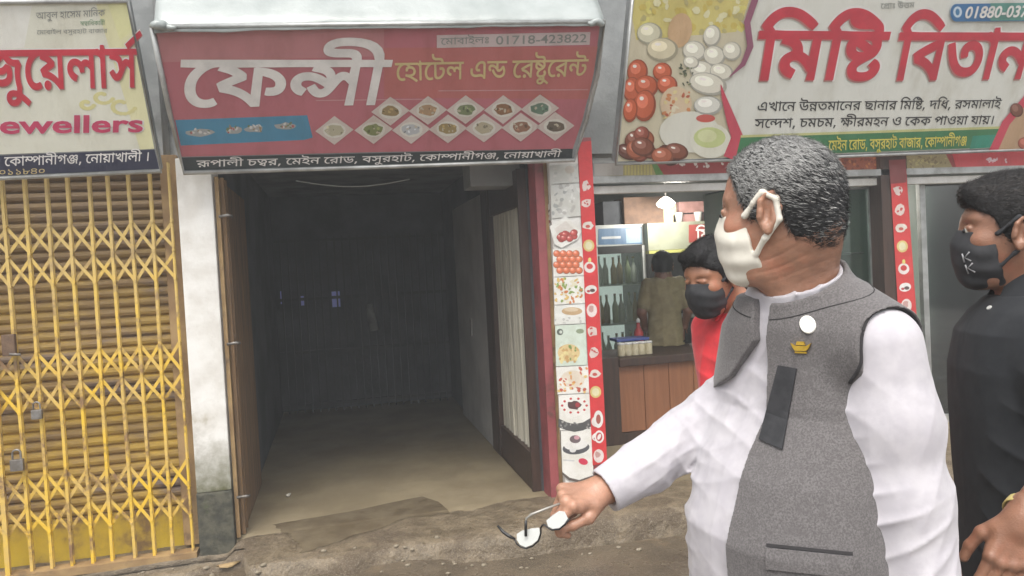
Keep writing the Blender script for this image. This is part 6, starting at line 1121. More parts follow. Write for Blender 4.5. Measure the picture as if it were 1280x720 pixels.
def blades(me, H, n, ln, wd, cols, comb, name, parent, m_, stand=.5, zmin=-9, grey=None):
    nv = len(me.vertices); co = np.empty(nv*3, np.float32); me.vertices.foreach_get('co', co); co = co.reshape(-1, 3)
    no = np.empty(nv*3, np.float32); me.vertices.foreach_get('normal', no); no = no.reshape(-1, 3)
    idx = RNG.integers(0, nv, n); V_ = []; F_ = []; C_ = []
    lc = H.loc(co)
    for i in idx:
        p = co[i].astype(float); nn = no[i].astype(float); q = lc[i]
        if q[2] < zmin: continue
        cv = H.R@np.array(comb(q), float); cv -= nn*cv.dot(nn); cv = cv/max(np.linalg.norm(cv), 1e-6)
        d = nn*stand*RNG.uniform(.4, 1.3)+cv+RNG.normal(0, .16, 3); d = nrm(d)
        sd_ = nrm(np.cross(d, nn)+1e-6); l = ln*RNG.uniform(.6, 1.35); w = wd*RNG.uniform(.6, 1.3)
        m1 = p+d*l*.5+nn*l*.10; tip = p+d*l-nn*l*.06*RNG.uniform(0, 2); p = p-nn*.002
        b = len(V_); V_ += [p-sd_*w, p+sd_*w, m1+sd_*w*.8, m1-sd_*w*.8, tip]
        F_ += [(b, b+1, b+2, b+3), (b+3, b+2, b+4)]
        g = cols[0] if grey is None else (cols[1] if RNG.random() < grey(q) else cols[0])
        j = RNG.uniform(.7, 1.35); g = tuple(c*j for c in g); C_ += [g, g]
    mb = MB(); mb.v = [tuple(map(float, v)) for v in V_]; mb.f = F_; mb.c = C_
    return mb.build(name, m_, parent)
M_hairblade = mat('hair strands', (1, 1, 1), (.8, .8, .8), attr=True, rough=.65, spec=.3)
def eyes(H, parent):
    Mw = MAT_EYE
    for s in (1, -1):
        c = H.p(.0795, .031*s, .0095); mb = MB()
        prof = [(.0118*H.s*math.sin(t), -.0118*H.s*math.cos(t)) for t in np.linspace(.02, math.pi-.02, 9)]
        MB().lathe(c, prof, 12).build('eye', Mw, parent, True)
        f = H.p(.0912, .031*s, .008); MB().lathe(f, [(.001, -.0042*H.s), (.0044*H.s, -.002*H.s), (.0044*H.s, .002*H.s), (.001, .0042*H.s)], 10).build('iris', M_black, parent, True)
MAT_EYE = mat('eye white', (.62, .60, .56), rough=.2)
def mask(H, name, m_, parent, vox=.0022, strap=.0045, label=None, full=1.0):
    hp = [H.ell((.036, 0, -.038), (.067, .0685, .090)), H.cap((.089, 0, .012), (.0975, 0, -.022), .010, .0160, k=.02), H.cap((.072, .01, -.100), (.072, -.01, -.100), .023, k=.03), H.ell((.06, 0, -.05), (.052, .058, .06), k=.03)]
    def top(P):
        q = H.loc(P); w = .0025*np.sin(q[:, 2]*160+q[:, 0]*60); return (q[:, 2]-np.interp(q[:, 0], [.0, .03, .045, .075, .11], [.022, .010, .002, .003, .015])+w*0)*.8*H.s
    def back(P):
        q = H.loc(P); return (np.interp(q[:, 2], [-.15, -.11, -.07, -.03, -.005, .01], [.012, .016, .030, .036, .028, .016])-q[:, 0])*.8*H.s
    def bot(P):
        q = H.loc(P); return (-.128-q[:, 2])*H.s
    pr = hp+[field(top, .003), field(back, .003), field(bot, .01)]
    for s in (1, -1):
        y = .0735
        for a, b in (((.034, .0735*s, -.002), (.014, .0825*s, .016)), ((.014, .0825*s, .016), (-.004, .085*s, .031)), ((-.004, .083*s, .031), (-.024, .082*s, .016)),
                     ((-.024, .082*s, .016), (-.024, .079*s, -.018)), ((-.024, .079*s, -.018), (.004, .0745*s, -.045)), ((.004, .0745*s, -.045), (.026, .064*s, -.068))):
            pr.append(H.cap(a, b, strap, k=.004))
    o = np.array([H.p(f, l, u) for f in (-.05, .15) for l in (-.11, .11) for u in (-.16, .06)])
    def post(P, d):
        q = H.loc(P); return d+(.0016*np.sin(q[:, 2]*150+np.abs(q[:, 1])*70)*np.exp(-((q[:, 0]-.06)/.05)**2)+.002*(noise3(q*45)-.5))*H.s
    me = sdf_mesh(name, pr, o.min(0), o.max(0), vox*H.s, post, .004)
    ob = link(name, me, m_, parent); 
    if label: ob['label'] = label
    return ob

# ---------------------------------------------------------------- hands
def hand_prims(wr, dirn, palm, side, sc=1.0, curls=((25, 35, 20), (35, 40, 25), (40, 45, 25), (45, 45, 25)), thumb=None, spread=.05):
    """dirn: wrist to knuckles, palm: out of the palm, side: towards the thumb"""
    d = nrm(dirn); s_ = np.array(side, float); s_ = nrm(s_-d*s_.dot(d)); pm_ = np.cross(d, s_); pm_ = pm_ if pm_.dot(palm) > 0 else -pm_
    w = np.array(wr, float); P = []
    offs = (.029, .010, -.010, -.028); kd = (.088, .092, .087, .078)
    lens = ((.044, .026, .021), (.049, .030, .022), (.045, .028, .022), (.035, .021, .019)); rad = (.0098, .0100, .0096, .0084)
    for i in range(4):
        kn = w+d*kd[i]*sc+s_*offs[i]*sc-pm_*.004*sc
        P.append(cap(w+s_*offs[i]*.55*sc+d*.012*sc, kn-pm_*.0*sc, .0135*sc, .0115*sc, .010*sc))
        P.append(cap(w+s_*offs[i]*.6*sc+d*.03*sc+pm_*.010*sc, kn-d*.015*sc+pm_*.008*sc, .011*sc, .009*sc, .012*sc))
        a = 0; q = kn; dd = nrm(d+s_*offs[i]*spread*20*.1)
        for j in range(3):
            a += math.radians(curls[i][j]); di = dd*math.cos(a)+pm_*math.sin(a); e = q+di*lens[i][j]*sc
            r0 = rad[i]*(1-.09*j)*sc; P.append(cap(q, e, r0, r0*.90, .0035*sc)); 
            q = e
        P.append(ell(kn-pm_*.003*sc, np.array((.0105, .0105, .0105))*sc, k=.006*sc))
    th = thumb or ((.55, .75, .35), (.85, .25, .45), (.95, -.05, .3))
    q = w+d*.022*sc+s_*.022*sc+pm_*.006*sc
    P.append(cap(w+d*.01*sc+s_*.012*sc, q+d*.015*sc+s_*.008*sc, .016*sc, .015*sc, .014*sc))
    for (a, b, c), l, r in zip(th, (.042, .034, .026), (.0145, .0112, .0100)):
        di = nrm(d*a+s_*b+pm_*c); e = q+di*l*sc; P.append(cap(q, e, r*sc, r*.88*sc, .005*sc)); q = e
    P.append(cap(w-d*.02*sc, w+d*.02*sc, .026*sc, .026*sc, .014*sc))
    return P

# ---------------------------------------------------------------- whole figures
TORSO = [(1.53, -.020, .062, .064), (1.48, -.020, .078, .100), (1.445, -.016, .098, .150), (1.40, -.008, .112, .172), (1.32, .0, .120, .176), (1.22, .004, .118, .168),
         (1.10, .006, .116, .162), (1.0, .0, .118, .168), (.90, -.008, .120, .172), (.82, -.008, .108, .168)]
def bounds(pts, m_): pts = np.array(pts); return pts.min(0)-m_, pts.max(0)+m_
M_trouser = mat('dark trousers', (.03, .032, .04), (.02, .02, .026), scale=20, rough=.85, bump=.2)
M_shoe = mat('black shoe', (.02, .018, .016), rough=.4)
def person(label, head_px, D, face, body=None, height=None, sk=None, shirt=None, pitch=0.0, hair=None, tors=TORSO, joints=None, vox=.005, hands=None, sleeve='short',
           trouser=None, lids=False, maskm=None, group=None, jaw=1.0, neck_back=.03, shift=0.0):
    hc = atD(*head_px, D); s = (hc[2]+.10)/1.72 if height is None else height/1.72
    face = nrm(face); bf = nrm(body if body is not None else face); bf = nrm((bf[0], bf[1], 0))
    F3 = nrm(np.array((face[0], face[1], 0))*math.cos(pitch)+np.array((0, 0, math.sin(pitch))))
    H = Frame(hc, F3, sc=.97)
    B = Frame((hc[0]-bf[0]*neck_back+RT[0]*shift, hc[1]-bf[1]*neck_back+RT[1]*shift, 0), bf, sc=s)
    J = dict(shl=B.p(-.01, .165, 1.415), shr=B.p(-.01, -.165, 1.415), ell=B.p(-.03, .225, 1.13), elr=B.p(-.03, -.225, 1.13), wrl=B.p(.05, .235, .90), wrr=B.p(.05, -.235, .90))
    for k in joints or {}: J[k] = np.array(joints[k])
    root = empty('person', (B.o[0], B.o[1], 0), label, 'person', group)
    P = head_prims(H, jaw)
    nb = B.p(-.025, 0, 1.47); P += [cap(H.p(-.03, 0, -.05), nb, .056*s, .062*s, .03)]
    P += [loft(B, tors, -.012, k=.03)]
    hd = hands or {}
    for q in 'lr':
        P += [cap(J['sh'+q], J['el'+q], .047*s, .038*s, .02), cap(J['el'+q], J['wr'+q], .038*s, .026*s, .012)]
        h = hd.get(q)
        if h is None:
            dv = nrm(J['wr'+q]-J['el'+q]); dv = nrm(dv+np.array((0, 0, -.4))); h = dict(dirn=dv, palm=-B.L if q == 'l' else B.L, side=B.F)
        P += hand_prims(J['wr'+q], sc=s*.98, **h)
        sg = 1 if q == 'l' else -1
        P += [cap(B.p(0, .09*sg, .88), B.p(.015, .095*sg, .48), .078*s, .052*s, .03), cap(B.p(.015, .095*sg, .48), B.p(-.02, .10*sg, .08), .050*s, .034*s, .02), cap(B.p(-.03, .10*sg, .045), B.p(.12, .11*sg, .03), .04*s, .03*s, .03)]
    ext = [J[k] for k in J]+[B.p(f, l, z) for f in (-.25, .3) for l in (-.25, .25) for z in (-.03, 1.5)]+[H.p(f, l, u) for f in (-.14, .14) for l in (-.12, .12) for u in (-.15, .14)]
    for q in 'lr': ext += [J['wr'+q]+np.array(v)*.2 for v in ((1, 1, 0), (-1, -1, -1))]
    lo, hi = bounds(ext, .03)
    sk = sk or skin('skin', (.26, .13, .08))
    link('body', sdf_mesh('body', P, lo, hi, vox), sk, root)
    if not lids: eyes(H, root)
    return root, H, B, J, s
M_shirt_cache = {}
def garment(root, name, prims, pts, m_, vox, post=None, amp=0.0, pad=.03):
    lo, hi = bounds(pts, pad); return link(name, sdf_mesh(name, prims, lo, hi, vox, post, amp), m_, root)
def folds(dirs, amp, seed=0):
    """cloth folds: long broken ridges across the first axis of each matrix, wandering and fading along their length"""
    def post(P, d):
        r = 0
        for k, (M_, w, msk) in enumerate(dirs):
            q = P@M_.T; lo_ = q*np.array((.30, 1, 1), np.float32)
            ph = q[:, 0]+1.5*noise3(lo_*.55, seed+k)+.5*noise3(lo_*1.3, seed+k+40)
            s_ = (1-np.abs(np.sin(3.14159*ph)))**1.7
            g_ = np.clip((noise3(lo_*.8+7.3, seed+k+80)-.38)*3.2, 0, 1)
            r = r+(s_*g_-.12)*w*(1 if msk is None else msk(P))
        return d-r*amp
    return post
def fmat(a, fa, b, fb):
    """folds vary fast along a (freq fa) and slowly along b and the third axis (freq fb)"""
    a = nrm(a); b = np.array(b, float); b = nrm(b-a*a.dot(b)); c = np.cross(a, b); return np.stack([a*fa, b*fb, c*fb]).astype(np.float32)
def trousers(root, B, J, s, m_, vox, z0=.07):
    pr = [loft(B, [(.95, 0, .102, .152), (.88, -.005, .104, .156), (.80, -.005, .104, .160), (.76, 0, .08, .14)], .004)]
    for sg in (1, -1): pr += [cap(B.p(0, .086*sg, .80), B.p(.015, .095*sg, .48), .084*s, .072*s, .04), cap(B.p(.015, .095*sg, .48), B.p(-.02, .10*sg, z0+.02), .070*s, .062*s, .02)]
    return garment(root, 'trousers', pr, [B.p(f, l, z) for f in (-.2, .2) for l in (-.25, .25) for z in (z0-.02, 1.0)], m_, vox, folds([(fmat((0, 0, 1), 14, (1, 0, 0), 6), 1, None)], .012, 3), .012)
def shoes(root, B, s, m_):
    for sg in (1, -1):
        pr = [cap(B.p(-.05, .10*sg, .045), B.p(.14, .115*sg, .03), .045*s, .038*s, .03), cap(B.p(-.03, .10*sg, .05), B.p(-.025, .10*sg, .10), .046*s, .048*s, .02)]
        garment(root, 'shoe', pr, [B.p(f, .105*sg+l, z) for f in (-.12, .22) for l in (-.08, .08) for z in (0, .13)], m_, .006, pad=.01)
def shirt(root, B, J, s, m_, vox, hem=.78, sl=.75, tors=TORSO, collar=True, off=.008, H=None, full=False, foldamp=.008, name='shirt', flare=.02):
    T = [(z, c, b, a) for z, c, b, a in tors if z > hem and z < 1.5]; last = [q for q in tors if q[0] <= hem] or [tors[-1]]
    T.append((hem, last[0][1], last[0][2]+flare, last[0][3]+flare)); T = [(z, c, b+flare*min(1, max(0, (hem+.22-z)/.22))*(z > hem), a+flare*.6*min(1, max(0, (hem+.22-z)/.22))*(z > hem)) for z, c, b, a in T]
    pr = [loft(B, T, off, k=.03)]
    pts = [B.p(f, l, z) for f in (-.22, .25) for l in (-.24, .24) for z in (hem-.02, 1.55)]
    for q in 'lr':
        a, e, w = J['sh'+q], J['el'+q], J['wr'+q]
        if full:
            pr += [cap(a, e, .066*s, .060*s, .03), cap(e, e+(w-e)*.97, .058*s, .044*s, .02)]; pts += [a, e, w]
        else:
            m_pt = a+(e-a)*sl; pr += [cap(a, m_pt, .064*s, .066*s, .03)]; pts += [a, m_pt]
    if collar:
        nb = B.p(-.022, 0, 1.50); pr += [cap(B.p(-.022, 0, 1.47), B.p(-.030, 0, 1.525), .072*s, .068*s, .012)]
        pr += [cap(B.p(-.03, 0, 1.50), B.p(-.036, 0, 1.60), .062*s, .062*s, .004, 's')]
    d = folds([(fmat((B.L[0]*.3, B.L[1]*.3, 1), 13, B.F, 5), 1, None), (fmat(B.L, 11, (0, 0, 1), 4), .6, None)], foldamp, 11)
    return garment(root, name, pr, pts, m_, vox, d, foldamp, .09)
DARKHAIR = ((.012, .011, .012), (.05, .045, .045))
HL = [(.12, .078), (.088, .078), (.070, .066), (.052, .050), (.036, .040), (.026, .005), (.020, -.016), (.008, -.018), (.004, .030), (-.022, .034), (-.030, -.006), (-.036, -.050), (-.075, -.062), (-.12, -.062)]
def add_hair(root, H, th=.010, line=HL, n=5000, ln=.016, wd=.0009, cols=DARKHAIR, comb=None, vox=.003, grey=None, stand=.3, extra=(), capcol=(.012, .011, .012), rough_amp=.0015):
    o = np.array([H.p(f, l, u) for f in (-.14, .14) for l in (-.12, .12) for u in (-.1, .16)])
    def post(P, d): return d+rough_amp*(noise3(P*160, 5)-.5)*2
    me = sdf_mesh('hair', hair_cap(H, th, line, extra), o.min(0), o.max(0), vox, post, rough_amp)
    ho = link('hair', me, mat('hair base', capcol, tuple(c*.6 for c in capcol), scale=60, rough=.6, bump=.6, bscale=300, bdist=.004), root)
    blades(me, H, n, ln, wd, cols, comb or (lambda q: (-.6+q[0]*2, q[1]*4, -.5-q[2])), 'hair_strands', ho, M_hairblade, stand, grey=grey)
    return ho
# ================================================================== the people in the photograph
CR = lambda r, d, u=0: nrm((FW-np.array((0, 0, FW[2])))*d+np.array((math.cos(math.radians(13)), -math.sin(math.radians(13)), 0))*r+np.array((0, 0, u)))
M_kurta = mat('white cotton', (.50, .48, .51), (.44, .42, .455), scale=30, rough=.8, crease=.25, bump=.12, bscale=500, bdist=.001, sheen=.2)
M_vest = mat('grey tweed', (.088, .081, .082), (.150, .140, .141), scale=340, detail=9, lo=.38, hi=.62, rough=.9, crease=.22, bump=.35, bscale=700, bdist=.0015, c3=(.100, .092, .093), s3=60, lo3=.45, hi3=.75, sheen=.25)
M_vestdark = mat('dark lining', (.03, .028, .03), rough=.9)
M_maskw = mat('white mask cloth', (.74, .71, .63), (.66, .63, .55), scale=30, rough=.85, bump=.2, bscale=400, bdist=.001)
M_maskb = mat('black mask cloth', (.018, .019, .022), (.03, .03, .034), scale=40, rough=.8, bump=.2, bscale=400, bdist=.001)

def raycast_patch(bvh, corners, nx, ny, off, thick, name, m_, parent, shape=None):
    """small sewn or pinned thing following the cloth: corners are picture points, found on the cloth itself"""
    (ax, ay), (bx, by), (cx, cy), (dx, dy) = corners; v = []; nn = []
    for j in range(ny):
        t = j/(ny-1)
        for i in range(nx):
            s = i/(nx-1)
            px = (ax*(1-s)+bx*s)*(1-t)+(dx*(1-s)+cx*s)*t; py = (ay*(1-s)+by*s)*(1-t)+(dy*(1-s)+cy*s)*t
            h = bvh.ray_cast(Vector(CAM), Vector(nrm(ray(px, py))))
            if h[0] is None: return None
            v.append(np.array(h[0])); nn.append(np.array(h[1]))
    N_ = nrm(sum(nn)); v = [p+N_*off for p in v]
    f = [(j*nx+i, j*nx+i+1, (j+1)*nx+i+1, (j+1)*nx+i) for j in range(ny-1) for i in range(nx-1)]
    k = len(v); v2 = v+[p-N_*thick for p in v]; f2 = f+[tuple(q+k for q in reversed(g)) for g in f]
    edge = [i for i in range(nx)]+[j*nx+nx-1 for j in range(1, ny)]+[(ny-1)*nx+i for i in range(nx-2, -1, -1)]+[j*nx for j in range(ny-2, 0, -1)]
    f2 += [(edge[i], edge[i]+k, edge[(i+1) % len(edge)]+k, edge[(i+1) % len(edge)]) for i in range(len(edge))]
    me = MB().add(v2, f2).mesh(name)
    bm = bmesh.new(); bm.from_mesh(me); bmesh.ops.recalc_face_normals(bm, faces=bm.faces); bm.to_mesh(me); bm.free()
    return link(name, me, m_, parent)
def surf(bvh, px, py):
    h = bvh.ray_cast(Vector(CAM), Vector(nrm(ray(px, py)))); return np.array(h[0]), np.array(h[1])
def disc(bvh, px, py, rx, ry, th, name, m_, parent, rot=0.0):
    p, n = surf(bvh, px, py); n = nrm(n); u = nrm(np.cross((0, 0, 1), n)); w = np.cross(n, u)
    u, w = u*math.cos(rot)+w*math.sin(rot), w*math.cos(rot)-u*math.sin(rot); v = []; K = 20
    for r, h in ((1, 0), (1, th*.7), (.9, th), (.82, th*.8)):
        for k in range(K): a = 2*math.pi*k/K; v.append(p+u*rx*r*math.cos(a)+w*ry*r*math.sin(a)+n*h)
    f = [(i*K+k, i*K+(k+1) % K, (i+1)*K+(k+1) % K, (i+1)*K+k) for i in range(3) for k in range(K)]+[tuple(3*K+k for k in range(K))]
    return MB().add(v, f).build(name, m_, parent, True)

def main_man():
    hc = atD(973, 265, 1.29); H = Frame(hc, nrm(np.array(CR(-.80, .60))+np.array((0, 0, -.09))), sc=.965)
    B = Frame((.770, 1.183, 0), CR(-.87, -.49))
    T = [(1.535, -.022, .060, .064), (1.50, -.024, .066, .075), (1.465, -.022, .074, .095), (1.42, -.020, .082, .128), (1.36, -.020, .084, .144), (1.28, -.016, .094, .156), (1.18, .006, .134, .172),
         (1.08, .024, .152, .180), (1.0, .022, .152, .184), (.90, .012, .150, .190), (.80, .004, .150, .195), (.62, .0, .165, .215)]
    J = dict(shl=atD(1100, 432, 1.20), ell=atD(1132, 625, 1.185), wrl=atD(1170, 838, 1.15), shr=atD(985, 448, 1.44), elr=atD(858, 545, 1.475), wrr=atD(754, 612, 1.42))
    root = empty('person', (B.o[0], B.o[1], 0), 'grey haired man in white mask, white shirt and grey tweed vest holding out spectacles', 'person')
    N1, N2 = B.p(-.022, .004, 1.45), H.p(-.032, 0, -.05)
    P = head_prims(H, .98)
    P += [cap(N2, N1, .050, .055, .03), cap(H.p(.030, .02, -.09), N1+B.R@np.array((.03, .02, .0)), .018, .026, .03), cap(H.p(-.065, 0, -.03), N1-B.F*.015, .030, .040, .03)]
    P += [loft(B, T, -.016, k=.03, zr=(.78, 1.50))]
    hr = dict(dirn=atD(707, 625, 1.385)-J['wrr'], palm=CR(.1, .55, -1), side=CR(.2, -1, -.35), curls=((40, 70, 40), (58, 76, 45), (70, 80, 45), (76, 82, 45)), thumb=((.82, .40, .42), (.96, -.15, .35), (.90, -.35, .30)), sc=.94)
    hl = dict(dirn=(0.02, -.02, -1), palm=-B.L, side=B.F, sc=.95)
    for q in 'lr':
        P += [cap(J['sh'+q], J['el'+q], .046, .038, .02), cap(J['el'+q], J['wr'+q], .036, .026, .012)]
        P += hand_prims(J['wr'+q], **(hr if q == 'r' else hl))
        sg = 1 if q == 'l' else -1
        P += [cap(B.p(0, .09*sg, .86), B.p(.01, .095*sg, .47), .08, .054, .03), cap(B.p(.01, .095*sg, .47), B.p(-.02, .10*sg, .08), .050, .034, .02), cap(B.p(-.03, .10*sg, .045), B.p(.12, .11*sg, .03), .04, .03, .03)]
    pts = [B.p(f, l, z) for f in (-.2, .22) for l in (-.25, .25) for z in (-.02, 1.5)]+[H.p(f, l, u) for f in (-.14, .14) for l in (-.12, .12) for u in (-.15, .14)]+list(J.values())+[J['wrr']-np.array((.17, .1, .15)), J['wrl']-np.array((0, 0, .25))]
    lo, hi = bounds(pts, .02)
    def creases(P, d):   # soft skin folds round the neck and under the jaw
        q = H.loc(P); nk = np.exp(-((q[:, 2]+.085)/.035)**2)*np.exp(-((q[:, 0]-.0)/.07)**2)
        return d+.0016*nk*np.maximum(0, np.sin((q[:, 2]+.25*q[:, 0])*330+3*noise3(q*18)))**4+.0012*(noise3(P*75, 4)-.5)
    link('body', sdf_mesh('body', P, lo, hi, .0025, creases, .002), skin('brown skin', (.42, .225, .15)), root)
    eyes(H, root)
    # hair, grizzled on top
    HLm = [(.12, .104), (.090, .102), (.070, .090), (.052, .066), (.046, .050), (.034, .012), (.026, -.012), (.012, -.016), (.006, .030), (-.022, .034), (-.030, -.004), (-.036, -.046), (-.07, -.076), (-.12, -.080)]
    grey = lambda q: min(.92, max(.10, .15+.55*(q[2]+.01)/.06+.25*(q[0]+.02)/.06))
    add_hair(root, H, .0085, HLm, 46000, .0125, .00042, ((.030, .030, .032), (.40, .40, .39)), lambda q: (-.75+q[0]*3, q[1]*5, -.35-q[2]*2), .0025, grey, .30, capcol=(.045, .045, .046))
    mask(H, 'face_mask', M_maskw, root, .002, .0052)
    # white long shirt
    def fl(pos):
        a, e, w = pos; ax1, ax2 = nrm(e-a), nrm(w-e); s_ = nrm(np.cross(ax1, FW))
        return ax1, ax2, s_
    pr = [loft(B, T, .004, k=.02, zr=(.62, 1.50))]
    for q in 'lr':
        a, e, w = J['sh'+q], J['el'+q], J['wr'+q]; cw = e+(w-e)*(.93 if q == 'r' else .97)
        if q == 'l': pr += [cap(a, a+(e-a)*.5, .064, .066, .03), cap(a+(e-a)*.5, e, .066, .063, .03), cap(e, cw, .063, .053, .03)]
        else:
            pr += [cap(a, e, .060, .054, .03), cap(e, cw, .053, .040, .02), cap(cw-(0, 0, .012), cw+(e-cw)*.5-np.array((0, 0, .018)), .034, .042, .02)]
            d_ = nrm(w-e); 
            pr.append(field(lambda P, c=(cw+d_*.012).astype(np.float32), d_=d_.astype(np.float32): np.where(((P-c)**2).sum(1) < .02, (P-c)@d_, -1).astype(np.float32), .002))
            pr.append(cap(cw-d_*.006, cw+d_*.08, .034, .036, .003, 's'))
    pr += [cap(N1-(0, 0, .02), N2, .070, .064, .01), field(lambda P: np.where(((P-N1.astype(np.float32))**2).sum(1) < .07, (B.loc(P)[:, 2]-(1.537-.42*(B.loc(P)[:, 0]+.085)))*.85, -.1).astype(np.float32), .002), cap(N1-(0, 0, .0), N2, .063, .058, .002, 's')]
    def front(z):  # collar slit
        return 0
    pr.append(field(lambda P: -np.maximum(np.maximum(np.abs(B.loc(P)[:, 1]-.004)-.010, 1.475-B.loc(P)[:, 2]), -B.loc(P)[:, 0]).astype(np.float32), .002))
    axl, axr = nrm(J['ell']-J['shl']), nrm(J['wrr']-J['shr'])
    la = J['shl'].astype(np.float32); ra = J['elr'].astype(np.float32)
    nearl = lambda P: np.clip(1.6-np.abs((P-la)@CR(1, 0).astype(np.float32)-.02)/.09, 0, 1)*((P-la)@(-FW).astype(np.float32) > -.12)
    isr = lambda P: np.clip((CAM.astype(np.float32)[None]*0+P-B.p(.10, 0, 1.2).astype(np.float32))@B.F.astype(np.float32)*12, 0, 1)
    D1 = fmat(CR(1, 0)*.9+axl*.5, 27, axl, 5); D2 = fmat(axl*.9+CR(1, 0)*.4, 24, CR(1, 0), 6); D3 = fmat(CR(1, 0)*.8-axl*.6, 22, axl, 5)
    E1 = fmat(axr*.5+np.array((0, 0, .8)), 30, axr-np.array((0, 0, .6)), 8); E2 = fmat(axr*.9-np.array((0, 0, .4)), 20, (0, 0, 1), 9)
    G = fmat(B.L, 16, (0, 0, 1), 3)
    inarm = lambda P: (1-isr(P))
    cuff = (J['wrr']*.93+J['elr']*.07).astype(np.float32); nocuff = lambda P: isr(P)*np.clip((np.sqrt(((P-cuff)**2).sum(1))-.035)/.05, 0, 1)
    ps = folds([(D1, .8, inarm), (D2, 1.0, lambda P: inarm(P)*np.exp(-((P-J['ell'].astype(np.float32))@axl.astype(np.float32)/.13)**2)), (D3, .7, inarm), (E1, 1.0, nocuff), (E2, .8, nocuff), (G, .3, None)], .0054, 21)
    pts = [B.p(f, l, z) for f in (-.24, .28) for l in (-.27, .27) for z in (.6, 1.55)]+list(J.values())
    sh_ = garment(root, 'shirt', pr, pts, M_kurta, .003, ps, .012, .08)
    # grey vest
    vT = [(z, c, b, a) for z, c, b, a in T if z <= 1.47]+[(1.50, -.024, .070, .080)]
    gap = lambda z: np.interp(z, [.80, .95, 1.05, 1.15, 1.22, 1.28, 1.33, 1.40, 1.47, 1.55], [.125, .125, .125, .125, .118, .100, .045, .013, .018, .028])
    mid = lambda z: np.interp(z, [.8, 1.0, 1.12, 1.22, 1.28, 1.33, 1.40, 1.5], [-.110, -.112, -.110, -.104, -.080, -.028, .002, .0])
    def opening(P):
        q = B.loc(P); w = np.abs(q[:, 1]-mid(q[:, 2]).astype(np.float32))-gap(q[:, 2]); return -np.maximum(w, -q[:, 0]).astype(np.float32)
    vest = [loft(B, vT, .019, k=.02, zr=(.84, 1.475)), cap(J['shl']-B.L*.012+np.array((0, 0, .003)), B.p(-.02, .07, 1.47), .078, .05, .03), cap(J['shr']+B.L*.03, B.p(-.02, -.05, 1.45), .058, .045, .03),
            cap(N1-(0, 0, .02), N2, .080, .071, .012), field(lambda P: ((B.loc(P)[:, 2]-(1.548-.55*(B.loc(P)[:, 0]+.085)))*.85).astype(np.float32), .003)]
    inner = [cap(N1-(0, 0, .03), N2, .072, .065, .002, 's')]
    arms = []
    for q, r0 in (('l', .071), ('r', .066)):
        a, e = J['sh'+q], J['el'+q]; out = B.L if q == 'l' else -B.L
        c0 = a+np.array((0, 0, -.010))+out*.002+(B.F*.008 if q == 'l' else 0)
        arms.append((c0, out, nrm(e-a), r0))
        def hole(P, c0=c0.astype(np.float32), o_=out.astype(np.float32), r0=r0):
            q_ = P-c0; t = q_@o_; return np.maximum(np.sqrt(np.maximum((q_*q_).sum(1)-t*t, 0))-r0, .012-t).astype(np.float32)
        vest.append(field(hole, .003, 's'))
    vest += inner+[field(opening, .002)]
    vps = folds([(fmat((0, 0, 1), 7, B.F, 4), .5, None), (fmat(B.L*.8+B.F+np.array((0, 0, .3)), 8, (0, 0, 1), 3), .8, None)], .005, 31)
    vpts = [B.p(f, l, z) for f in (-.24, .26) for l in (-.27, .27) for z in (.82, 1.57)]
    vo = garment(root, 'vest', vest, vpts, M_vest, .003, vps, .01, .02)
    dg = bpy.context.evaluated_depsgraph_get(); bvh = BVHTree.FromObject(vo, dg)
    for c0, out, ad, r0 in arms[:1]:   # dark piping where the sleeve leaves the vest
        co = np.empty(len(vo.data.vertices)*3, np.float32); vo.data.vertices.foreach_get('co', co); co = co.reshape(-1, 3)
        a_, e_ = J['shl'], J['ell']; sd_ = cap(a_, a_+(e_-a_)*.5, .064, .066)[1](co)
        cs_ = co[(sd_ > .0005) & (sd_ < .0065) & (co[:, 2] > c0[2]-.075) & (((co-c0)**2).sum(1) < .13**2)]
        if len(cs_) > 30:
            q_ = cs_-c0; ang = np.arctan2(q_@B.F, q_[:, 2]); ring = []
            for t in np.linspace(-2.2, 2.2, 45):
                m_ = np.abs(ang-t) < .09
                if m_.sum() > 1: ring.append(cs_[m_].mean(0).astype(float)+nrm(cs_[m_].mean(0)-c0)*.001)
            ring = [ring[0]]+[(ring[i-1]+ring[i]*2+ring[i+1])/4 for i in range(1, len(ring)-1)]+[ring[-1]]
            MB().tube(ring, .0030, 8).build('armhole_trim', M_vestdark, root, True)
    seam = []   # seam at the foot of the standing collar
    ax_ = nrm(N2-N1)
    for t in np.linspace(0, 2*math.pi, 72, endpoint=False):
        dd_ = B.F*math.cos(t)+B.L*math.sin(t); h0 = N1+ax_*.03; 
        for it in range(3):
            f_ = (h0-B.o)@B.F+.075*math.cos(t); h0 = h0+np.array((0, 0, (1.548-.55*(f_+.085)-.030)-h0[2]))
        h = bvh.ray_cast(Vector(h0+dd_*.3), Vector(-dd_), .28)
        if h[0] is not None and (np.array(h[0])-h0)@dd_ > .04: seam.append(np.array(h[0]))
        elif len(seam) > 1: MB().tube(seam, .0011, 6).build('collar_seam', M_vestdark, root, True); seam = []
    if len(seam) > 1: MB().tube(seam, .0011, 6).build('collar_seam', M_vestdark, root, True)
    def safe(f, *a):
        try: return f(*a)
        except Exception as e: print('patch failed', a[1:3], e)
    # badges and details, each pinned on the cloth
    b1 = empty('round_badge', surf(bvh, 1010, 406)[0], 'small white round badge pinned high on the grey vest', 'badge')
    safe(disc, bvh, 1010, 406, .0125, .0155, .004, 'badge_disc', mat('badge white', (.78, .77, .72), rough=.3), b1, .5)
    M_gold = mat('gold pin', (.75, .50, .08), (.6, .38, .05), scale=60, rough=.3, metal=.8)
    b2 = empty('boat_pin', surf(bvh, 1002, 433)[0], 'small gold boat shaped pin below the white badge on the vest', 'badge')
